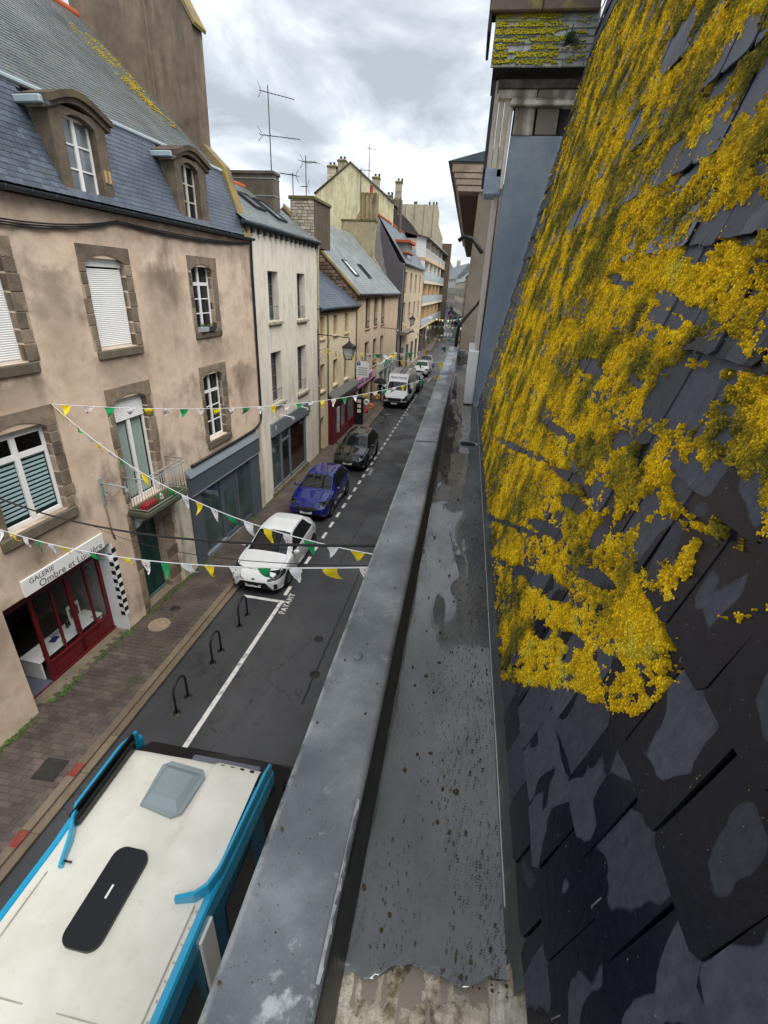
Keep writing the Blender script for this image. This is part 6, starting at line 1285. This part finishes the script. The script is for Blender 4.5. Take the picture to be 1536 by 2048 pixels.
seam.build('roof_seam', sm, mc)
for x, y in ((-3.95, 1.35),): MB().lathe([(0, .03), (.035, .03), (.045, .015), (.05, 0)], (x, y, 2.795), n=14).build('roof_vent', CGR, mc)
rv = MB()
for k in range(26): rv.lathe([(0, .006), (.008, .005), (.011, 0)], (-2.245, -1.2+k*.15, 2.795), n=6)
rv.build('rivet', sm, mc)
for k in range(4): MB().bbox(-2.80+k*.15, -2.74+k*.15, 4.22, 4.262, 2.80, 2.835, .005).build('clip', CDK, mc)
# cab and windscreen at the front
MB().prism([(4.12, 2.74), (4.36, 2.62), (4.75, 2.35), (5.35, 1.45), (5.4, 1.3), (4.1, 1.3)][::-1], 'x', -4.28, -2.2).build('windscreen', CDK, mc)
MB().prism([(4.1, .45), (5.5, .45), (5.62, .8), (5.55, 1.22), (5.38, 1.30), (4.1, 1.30)], 'x', -4.26, -2.2).build('bonnet', PK, mc)
MB().bbox(-3.3, -2.25, 4.30, 4.40, 2.70, 2.755, .02).build('visor', M('visor_grey', '#5c5f69', .4, .1, 3), mc)
for x in (-4.2, -2.3):
    for y in (-2.0, 4.6): MB().lathe([(0, -.1), (.3, -.1), (.34, -.06), (.34, .06), (.3, .1), (0, .1)], (0, 0, 0), 'x', 20).build('wheel', TYRE, mc, (x, y, .34))
for y0, y1 in ((1.3, 2.2), (2.9, 3.7)): MB().bbox(-2.15, -2.125, y0, y1, 1.5, 2.2, .01).build('side_window', AUTO, mc)
MB().bbox(-2.14, -2.10, 2.35, 2.62, .5, 2.62, .01).build('decal_stripe', WHITE, mc); MB().bbox(-2.155, -2.12, -3, 2.3, .5, 1.2, .01).build('lower_skirt', M('skirt_blue', '#0b2a44', .4, .1, 3), mc)
MB().bbox(-2.1, -1.9, 4.75, 4.9, 1.5, 1.85, .03).build('wing_mirror', TRIM, mc)
# ------------------------------------------------------------------ street furniture
hoop = M('stand_black', '#14181d', .4, .15, 6, .1)
for i, (x, y0, y1, lb) in enumerate(((-5.65, 7.18, 7.68, 'dark hoop bicycle stand nearest the camper van'), (-5.62, 8.85, 9.33, 'dark hoop bicycle stand in the middle of the three'), (-5.58, 10.40, 10.95, 'dark hoop bicycle stand nearest the white hatchback'))):
    t = thing('bicycle_stand', lb, 'bicycle stand', (x, (y0+y1)/2, 0), 0, 'bicycle stands in the parking bay'); h = (y1-y0)/2; r = .2
    pts = [(0, -h, 0), (0, -h, .55)]+[(0, -h*math.cos(a), .55+.25*math.sin(a)) for a in np.linspace(.15, math.pi-.15, 11)]+[(0, h, .55), (0, h, 0)]
    MB().tube(pts, .027, 10).build('hoop', hoop, t)
    for s in (-h, h): MB().lathe([(0, .012), (.09, .012), (.1, .0)], (0, s, 0), n=14).build('base_plate', hoop, t)
def leaves(name, spots, mat, label=None, parent=None):
    mb = MB()
    for x, y, z, r, nn in spots:
        for k in range(nn):
            a = random.uniform(0, 6.28); l = random.uniform(.4, 1)*r; p = Vector((x+random.gauss(0, r*.6), y+random.gauss(0, r*.6), z+random.uniform(0, r*.4))); d = Vector((math.cos(a), math.sin(a), random.uniform(.2, .9)))*l*.55; s_ = Vector((-d.y, d.x, .3*l)).normalized()*l*.2
            mb.quad(p, p+d*.5+s_, p+d, p+d*.5-s_)
    o = mb.build(name, mat, parent); return tag(o, kind='stuff') if parent is None else o
weed = M('weed_green', '#3f5f1f', .7, .45, 6, 0, tint='#6b7a2a', tamt=.6, ts=4)
sp = []
for k in range(700):
    y = 2.2+16*rng.random()**1.2
    if fbm(y*1.4, 3.3, 4, 55) > .44: sp.append((wallx(y)+.02+abs(rng.normal())*.05, y, .12, .05+.05*rng.random(), 9))
for k in range(150):
    y = 18+9*rng.random(); sp.append((-8.0+.029*(y-17.75)+.05+abs(rng.normal())*.06, y, .12, .07, 7))
for k in range(60): sp.append((-8.72+rng.normal()*.1, 5.0+rng.normal()*.3, .12, .12, 14))
for k in range(50): sp.append((-7.3+rng.normal()*.08, 35+rng.normal()*.6, .12, .12, 8))
leaves('weeds', sp, weed)
sp = []
for (x, y) in ((-5.65, 7.18), (-5.65, 7.68), (-5.62, 8.85), (-5.62, 9.33), (-5.58, 10.4), (-5.58, 10.95)):
    for k in range(12): sp.append((x+rng.normal()*.12, y+rng.normal()*.13, .003, .035, 7))
leaves('bay_weeds', sp, M('weed_dry', '#6d6a36', .8, .4, 8, 0, tint='#3d4a20', tamt=.7, ts=6))
# wall lantern
wl = thing('wall_lantern', 'black four sided street lantern on a long bracket by the cream house corner', 'street lamp', (-7.76, 25.95, 0), R_(88)); WB = 8.05-8.05
MB().bbox(-.04, .04, -.05, 0, 4.6, 7.0, .01).build('back_plate', blackp, wl); MB().tube([(0, -.04, 6.75), (0, -.9, 6.70), (0, -1.75, 6.68)], .025, 7).tube([(0, -.04, 5.9), (0, -.5, 6.1), (0, -.75, 6.65)], .012, 6).build('arm', blackp, wl)
def lantern(parent, x, y, z, s=1):
    hd = MB(); 
    for r0, z0, r1, z1 in ((.05, .12, .07, .06), (.07, .06, .30, -.12), (.30, -.12, .32, -.2)):
        a = [(x+r0*s*c, y+r0*s*d, z+z0*s) for c, d in ((1, 1), (-1, 1), (-1, -1), (1, -1))]; b = [(x+r1*s*c, y+r1*s*d, z+z1*s) for c, d in ((1, 1), (-1, 1), (-1, -1), (1, -1))]
        for i in range(4): j = (i+1) % 4; hd.quad(a[i], a[j], b[j], b[i])
    for c, d in ((1, 1), (-1, 1), (-1, -1), (1, -1)): hd.tube([(x+.28*s*c, y+.28*s*d, z-.2*s), (x+.17*s*c, y+.17*s*d, z-.75*s)], .014, 5)
    hd.box(x-.18*s, x+.18*s, y-.18*s, y+.18*s, z-.8*s, z-.75*s).tube([(x, y, z+.3*s), (x, y, z+.1*s)], .02, 6); hd.build('lantern_frame', blackp, parent)
    g_ = MB(); a = [(x+.27*s*c, y+.27*s*d, z-.2*s) for c, d in ((1, 1), (-1, 1), (-1, -1), (1, -1))]; b = [(x+.165*s*c, y+.165*s*d, z-.75*s) for c, d in ((1, 1), (-1, 1), (-1, -1), (1, -1))]
    for i in range(4): j = (i+1) % 4; g_.quad(a[j], a[i], b[i], b[j])
    g_.build('pane', M('lantern_glass', '#b9bcb4', .3, .1, 4, 0), parent)
lantern(wl, 0, -1.75, 6.38)
w2 = thing('wall_lantern', 'small dark street lantern on a bracket of the beige house front', 'street lamp', (-7.3, 43.0, 0), R_(88)); MB().tube([(0, 0, 6.0), (0, -.8, 6.0), (0, -1.5, 5.95)], .03, 6).bbox(-.04, .04, -.04, 0, 4.4, 6.4).build('arm', blackp, w2); MB().lathe([(.03, .1), (.12, 0), (.1, -.12), (0, -.14)], (0, -1.5, 5.85), n=10).build('lamp_head', castb, w2)
w3 = thing('wall_lantern', 'black lantern on the ledge corner of the grey gabled house', 'street lamp', (-6.6, 56.5, 0), R_(88)); MB().tube([(0, 0, 6.6), (0, -.6, 6.6)], .03, 6).build('arm', blackp, w3); lantern(w3, 0, -.6, 6.3, 1)
# parking sign, totem, table, ring ornaments
ps = thing('parking_sign', 'white parking sign with a blue square above the pink shop sign', 'sign', (-7.3, 34.0, 0), 0)
MB().bbox(-.05, .85, -.02, .0, 3.3, 4.4, .01).build('panel', WHITE, ps); pb_ = MB().box(.0, .24, -.026, -.021, 4.1, 4.36).build('blue_square', M('sign_blue', '#1c3f9c', .5, .05, 2, 0), ps); link('lettering', text_mesh('P', .2, .001), WHITE, pb_, (.12, -.0275, 4.23), (R_(90), 0, 0))
mb = MB()
for k in range(4): mb.box(.06, .75, -.024, -.021, 3.45+k*.15, 3.52+k*.15)
mb.build('text_lines', M('sign_grey', '#8f979c', .6, .1, 3, 0), ps); MB().tube([(-.4, .05, 3.9), (-.05, -.01, 3.9)], .02, 6).build('bracket', castb, ps)
tt = thing('shop_totem', 'tall dark display totem with pale cards on the pavement by the red shop', 'totem', (-6.9, 33.2, .12), R_(4))
MB().bbox(-.28, .28, -.1, .1, 0, 1.95, .02).build('board', M('totem_navy', '#12131c', .5, .15, 3), tt); MB().prism([(-.14, 1.95), (.14, 1.95), (0, 2.1)], 'x', -.3, .3).build('cap', zincd, tt)
for z in (1.55, 1.2, .85): MB().box(-.13, .13, -.105, -.1, z, z+.24).build('card', M('card_'+str(int(z*100)), ('#d8c9bb', '#c9b7ae', '#e0d8cf')[int(z*10) % 3], .6, .2, 9, 0), tt)
tbl = thing('bistro_table', 'small round dark topped table standing at the kerb before the van', 'table', (-5.15, 34.2, 0))
MB().lathe([(0, .74), (.42, .74), (.43, .72), (.42, .705), (0, .705)], n=26).build('tabletop', M('table_dark', '#3a2c30', .35, .3, 5, 0), tbl)
for k in range(3): a = k*2.1+.4; MB().tube([(0, 0, .7), (.1*math.cos(a), .1*math.sin(a), .35), (.3*math.cos(a), .3*math.sin(a), 0)], .016, 6).build('leg', castb, tbl)
for i, (x, y, z, c, nm) in enumerate(((-6.55, 34.0, 1.55, '#d9d6d0', 'white'), (-6.15, 36.4, 1.5, '#c98a2c', 'amber'), (-6.4, 35.0, 1.05, '#d07a26', 'orange'), (-6.6, 34.0, .95, '#b03020', 'red'))):
    t = thing('ring_ornament', nm+' ring shaped ornament hanging on a cord outside the red shop', 'ornament', (x, y, z), 0, 'ring ornaments outside the shop'); tm = MB()
    tm.tube([(.15*math.cos(a), 0, .15*math.sin(a)) for a in np.linspace(0, 2*math.pi, 20, endpoint=False)], .075, 10, True); tm.build('ring', M('ring_'+nm, c, .4, .1, 4, 0), t); MB().tube([(0, 0, .2), (0, 0, 2.6-z)], .008, 4).build('cord', blackp, t)
rsn = thing('round_road_sign', 'round road sign seen from its grey back on a post at the side street', 'sign', (-6.4, 82.4, 0)); MB().tube([(0, 0, 0), (0, 0, 3.2)], .06, 8).build('post', castb, rsn); MB().lathe([(0, -.02), (.45, -.02), (.45, .02), (0, .02)], (0, 0, 3.4), 'y', 24).build('disc', M('sign_back', '#a5a8aa', .5, .1, 2, 0), rsn)
# aerials
def aerial(label, x, y, z0, z1, booms, th=.025):
    t = thing('tv_aerial', label, 'aerial', (x, y, z0)); m = blackp; MB().tube([(0, 0, 0), (0, 0, z1-z0)], th, 6).build('mast', m, t)
    for z, ln, az, el, ne, es in booms:
        d = Vector((math.cos(az)*math.cos(el), math.sin(az)*math.cos(el), math.sin(el))); c = Vector((0, 0, z-z0)); b = MB().tube([c-d*ln*.25, c+d*ln*.75], th*.7, 5); s_ = d.cross(Vector((0, 0, 1))).normalized()
        for k in range(ne): p = c-d*ln*.22+d*ln*.95*k/(ne-1); e_ = es*(1 if k > 1 else 1.5); b.tube([p-s_*e_, p+s_*e_], th*.4, 4)
        for sg_ in (-1, 1): b.tube([c-d*ln*.2+Vector((0, 0, sg_*.05)), c-d*ln*.28+Vector((0, 0, sg_*.28))+s_*.1], th*.5, 4)
        b.build('antenna', m, t)
aerial('tall black aerial mast with two yagi antennas on the dark stack', -9.55, 25.0, 13.5, 16.75, ((16.5, 1.5, R_(15), R_(-8), 10, .10), (15.0, 1.9, R_(-5), R_(-6), 8, .16)), .022)
aerial('grid aerial on a thin mast above the pale rubble stack', -8.62, 27.2, 12.9, 14.75, ((14.5, .9, R_(-20), R_(-5), 6, .28), (13.5, .4, R_(170), 0, 3, .08)), .022)
aerial('low aerial pointing left on the pale rubble stack', -9.1, 26.6, 12.9, 13.95, ((13.85, 1.0, R_(165), R_(8), 7, .22),), .022)
aerial('thin aerial with a small pennant on the ivory gable house', -12.55, 62.5, 19.0, 23.0, ((22.7, 1.0, R_(0), R_(-10), 5, .2),), .04)
aerial('short aerial left of the pennant mast over the ivory gable', -13.3, 61.8, 17.5, 20.8, ((20.6, 1.4, R_(10), R_(0), 6, .2),), .04)
# cables over the street
def cable(label, a, b, d, r, n=30):
    a, b = Vector(a), Vector(b); pts = [a+(b-a)*i/n-Vector((0, 0, d*4*(i/n)*(1-i/n))) for i in range(n+1)]; m_ = MB().tube(pts, r, 6); return tag(m_.build('overhead_cable', blackp), label, 'cable')
# ------------------------------------------------------------------ pennant strings
FY, FG = M('flag_yellow', '#e2c80c', .75, .06, 6, .1, 300), M('flag_green', '#0b8a4c', .75, .06, 6, .1, 300); FW = M('flag_white', '#d9dade', .75, .04, 6, .1, 300)
def dots(name, base, dot):
    s = NB(name); v = s.n('ShaderNodeTexVoronoi'); v.inputs['Scale'].default_value = 22; v.inputs['Randomness'].default_value = .15; s.l(s.tc.outputs['Object'], v.inputs['Vector']); c = s.mix(s.thr(v.outputs['Distance'], .36, .30), lin(base), lin(dot)); return s.done(c, .75)
FP = dots('flag_dotted', '#dcd8d6', '#a4484a')
cordm = M('white_cord', '#d2d2d2', .7, .05, 3)
def pennants(label, a, b, sagz, nflag, first=0, size=.21, r=.007, wind=(.45, .2)):
    t = thing('bunting', label, 'bunting', a, 0, 'pennant strings across the street'); A_ = Vector((0, 0, 0)); B = Vector(b)-Vector(a); P = lambda u: B*u-Vector((0, 0, sagz*4*u*(1-u)))
    MB().tube([P(i/40) for i in range(41)], r, 6).build('cord', cordm, t)
    seq = [FY, FP, FG, FW]
    for k in range(nflag):
        u = (k+.6)/nflag; p = P(u); d = (P(min(1, u+.01))-P(u-.01)).normalized(); w_ = size*random.uniform(.85, 1.05); hgt = size*random.uniform(1.0, 1.2); wx = Vector((-d.y, d.x, 0)).normalized(); sw1 = random.gauss(.35, .35)*wind[0]*2; tw = random.uniform(-.5, .5)
        vs = []; fs = []; nn = 7
        for i in range(nn+1):
            v = i/nn; hw = w_/2*(1-v)+.006; bend_ = sw1*v*v*hgt*.9; fold = .05*math.sin(v*5+k)*size*3*v
            c = p+Vector((0, 0, -1))*hgt*(v*(1-.35*abs(sw1)*v))+wx*(bend_+fold)+d*(tw*v*v*hgt*.7)
            ca = tw*v*1.2; ax = d*math.cos(ca)+wx*math.sin(ca)
            for q in (-1, -.33, .33, 1): vs.append(c+ax*hw*q+wx*.012*math.sin(q*3+k+v*4))
        for i in range(nn): fs += [(i*4+j, i*4+j+1, (i+1)*4+j+1, (i+1)*4+j) for j in range(3)]
        loc = Vector(p); me = MB().add([q-loc for q in vs], fs, True).build('pennant', seq[(k+first) % 4], t, loc)
    return t
ST = (-8.415, 8.745, 6.64)
pennants('pennant string from the gallery house running along the street past the white van', ST, (-.46, 18, 6.5), .55, 30, 0)
pennants('pennant string dropping steeply from the gallery house over the white hatchback roof', ST, (-.46, 4.5, 6.5), .6, 22, 0)
pennants('lowest and nearest pennant string crossing before the gallery sign and hatchback bonnet', (-8.5, 6.67, 4.82), (-.46, 3.5, 7.0), .3, 20, 2)
S4 = (-7.75, 27.05, 5.91)
pennants('pennant string from the yellow house, upper of the two fanning out there', S4, (-.46, 28, 6.5), .4, 16, 0, .3)
pennants('pennant string from the yellow house, lower of the two fanning out there', S4, (-.46, 14, 7.35), .15, 20, 1, .26)
S6 = (-6.9, 55.6, 5.58)
pennants('far pennant string from the grey gabled house, upper of two', S6, (-.46, 64, 5), .0, 13, 3, .32, .008)
pennants('far pennant string from the grey gabled house, lower of two', S6, (-.46, 51, 5), .7, 13, 0, .32, .008)
pennants('farthest pennant string close to the balcony block', (-6.2, 84, 5.2), (-.5, 86, 5.2), .5, 12, 1, .36, .008)
cable('thick black cable crossing the street in front of the large blinds window', (-8.5, 6.87, 5.38), (-.46, 3.25, 7.35), .3, .013)
cable('thin grey cable crossing the street just below the thick black one', (-8.4, 8.9, 3.75), (-.46, 3.35, 7.1), .28, .005)
# ------------------------------------------------------------------ people
def figure_mesh(pose, cols):
    me = bpy.data.meshes.new('figure'); V = pose['v']; me.from_pydata([v[:3] for v in V], pose['e'], []); o = bpy.data.objects.new('figure', me); COL.objects.link(o)
    md = o.modifiers.new('skin', 'SKIN')
    for i, sv in enumerate(me.skin_vertices[0].data): sv.radius = V[i][3:5]; sv.use_root = (i == 0)
    s = o.modifiers.new('sub', 'SUBSURF'); s.levels = 1; s.render_levels = 1; dg = bpy.context.evaluated_depsgraph_get(); out_ = bpy.data.meshes.new_from_object(o.evaluated_get(dg)); bpy.data.objects.remove(o)
    for c in cols: out_.materials.append(c)
    zs_ = [sum(out_.vertices[i].co.z for i in p.vertices)/len(p.vertices) for p in out_.polygons]
    for p, z in zip(out_.polygons, zs_): p.use_smooth = True; p.material_index = 0 if z < .86 else (1 if z < 1.44 else (2 if z < 1.62 else 3))
    return out_
walk = dict(v=[(0,0,.95,.15,.11),(0,.01,1.12,.14,.10),(0,.02,1.34,.17,.11),(0,.01,1.46,.06,.06),(0,0,1.56,.075,.09),(0,0,1.68,.08,.095),
 (.09,0,.88,.095,.095),(.10,-.14,.50,.065,.065),(.10,-.10,.09,.045,.045),(.10,-.24,.05,.045,.035),(-.09,0,.88,.095,.095),(-.10,.10,.50,.065,.065),(-.10,.30,.14,.045,.045),(-.10,.20,.04,.045,.035),
 (.21,.02,1.38,.06,.06),(.25,.12,1.12,.045,.045),(.24,.05,.88,.035,.035),(-.21,.02,1.38,.06,.06),(-.25,-.06,1.12,.045,.045),(-.24,-.18,.92,.035,.035)],
 e=[(0,1),(1,2),(2,3),(3,4),(4,5),(0,6),(6,7),(7,8),(8,9),(0,10),(10,11),(11,12),(12,13),(2,14),(14,15),(15,16),(2,17),(17,18),(18,19)])
skinm = M('skin_tone', '#b98a70', .6, .1, 8, 0); hair = M('hair_dark', '#241a14', .7, .2, 20, 0)
def cloth(n, h): return M('cloth_'+n, h, .85, .15, 12, .2)
combos = [('navy', '#1f2a45', 'black', '#17171b'), ('red', '#8a2026', 'denim', '#2b3a56'), ('grey', '#6c7078', 'black', '#17171b'), ('pale', '#b9b7b2', 'denim', '#2b3a56'), ('blue', '#41588a', 'navy', '#1f2a45')]
fm_ = [figure_mesh(walk, [cloth(c, d), cloth(a, b), skinm, hair]) for a, b, c, d in combos]
blk = figure_mesh(walk, [cloth('black', '#17171b'), cloth('black', '#17171b'), skinm, hair])
pe = link('person', blk, None, None, (-6.75, 41.0, .12), (0, 0, .1)); tag(pe, 'person in black clothes under a dark umbrella beside the white van', 'person')
um = thing('umbrella', 'open dark umbrella held over the person beside the white van', 'umbrella', (-6.72, 40.9, 1.95)); MB().lathe([(0, .2), (.3, .14), (.5, -.05), (.56, -.2), (.5, -.07), (.3, .11), (0, .17)], n=10, smooth=False).build('canopy', cloth('black', '#17171b'), um); MB().tube([(0, 0, .25), (0, 0, -.8)], .012, 6).build('shaft', castb, um)
k = 0
for i in range(34):
    y = 112+i*2.3+random.uniform(-.8, .8); x = -1.9-min(2.4, (y-95)*.06)+bend(y)+random.uniform(.15, 1.5)
    o = link('person', fm_[i % 5], None, None, (x, y, zg(y)+.12), (0, 0, random.choice((0, math.pi))+random.uniform(-.4, .4)))
    tag(o, 'distant pedestrian on the right hand pavement far down the street', 'person', 'pedestrians far down the street')
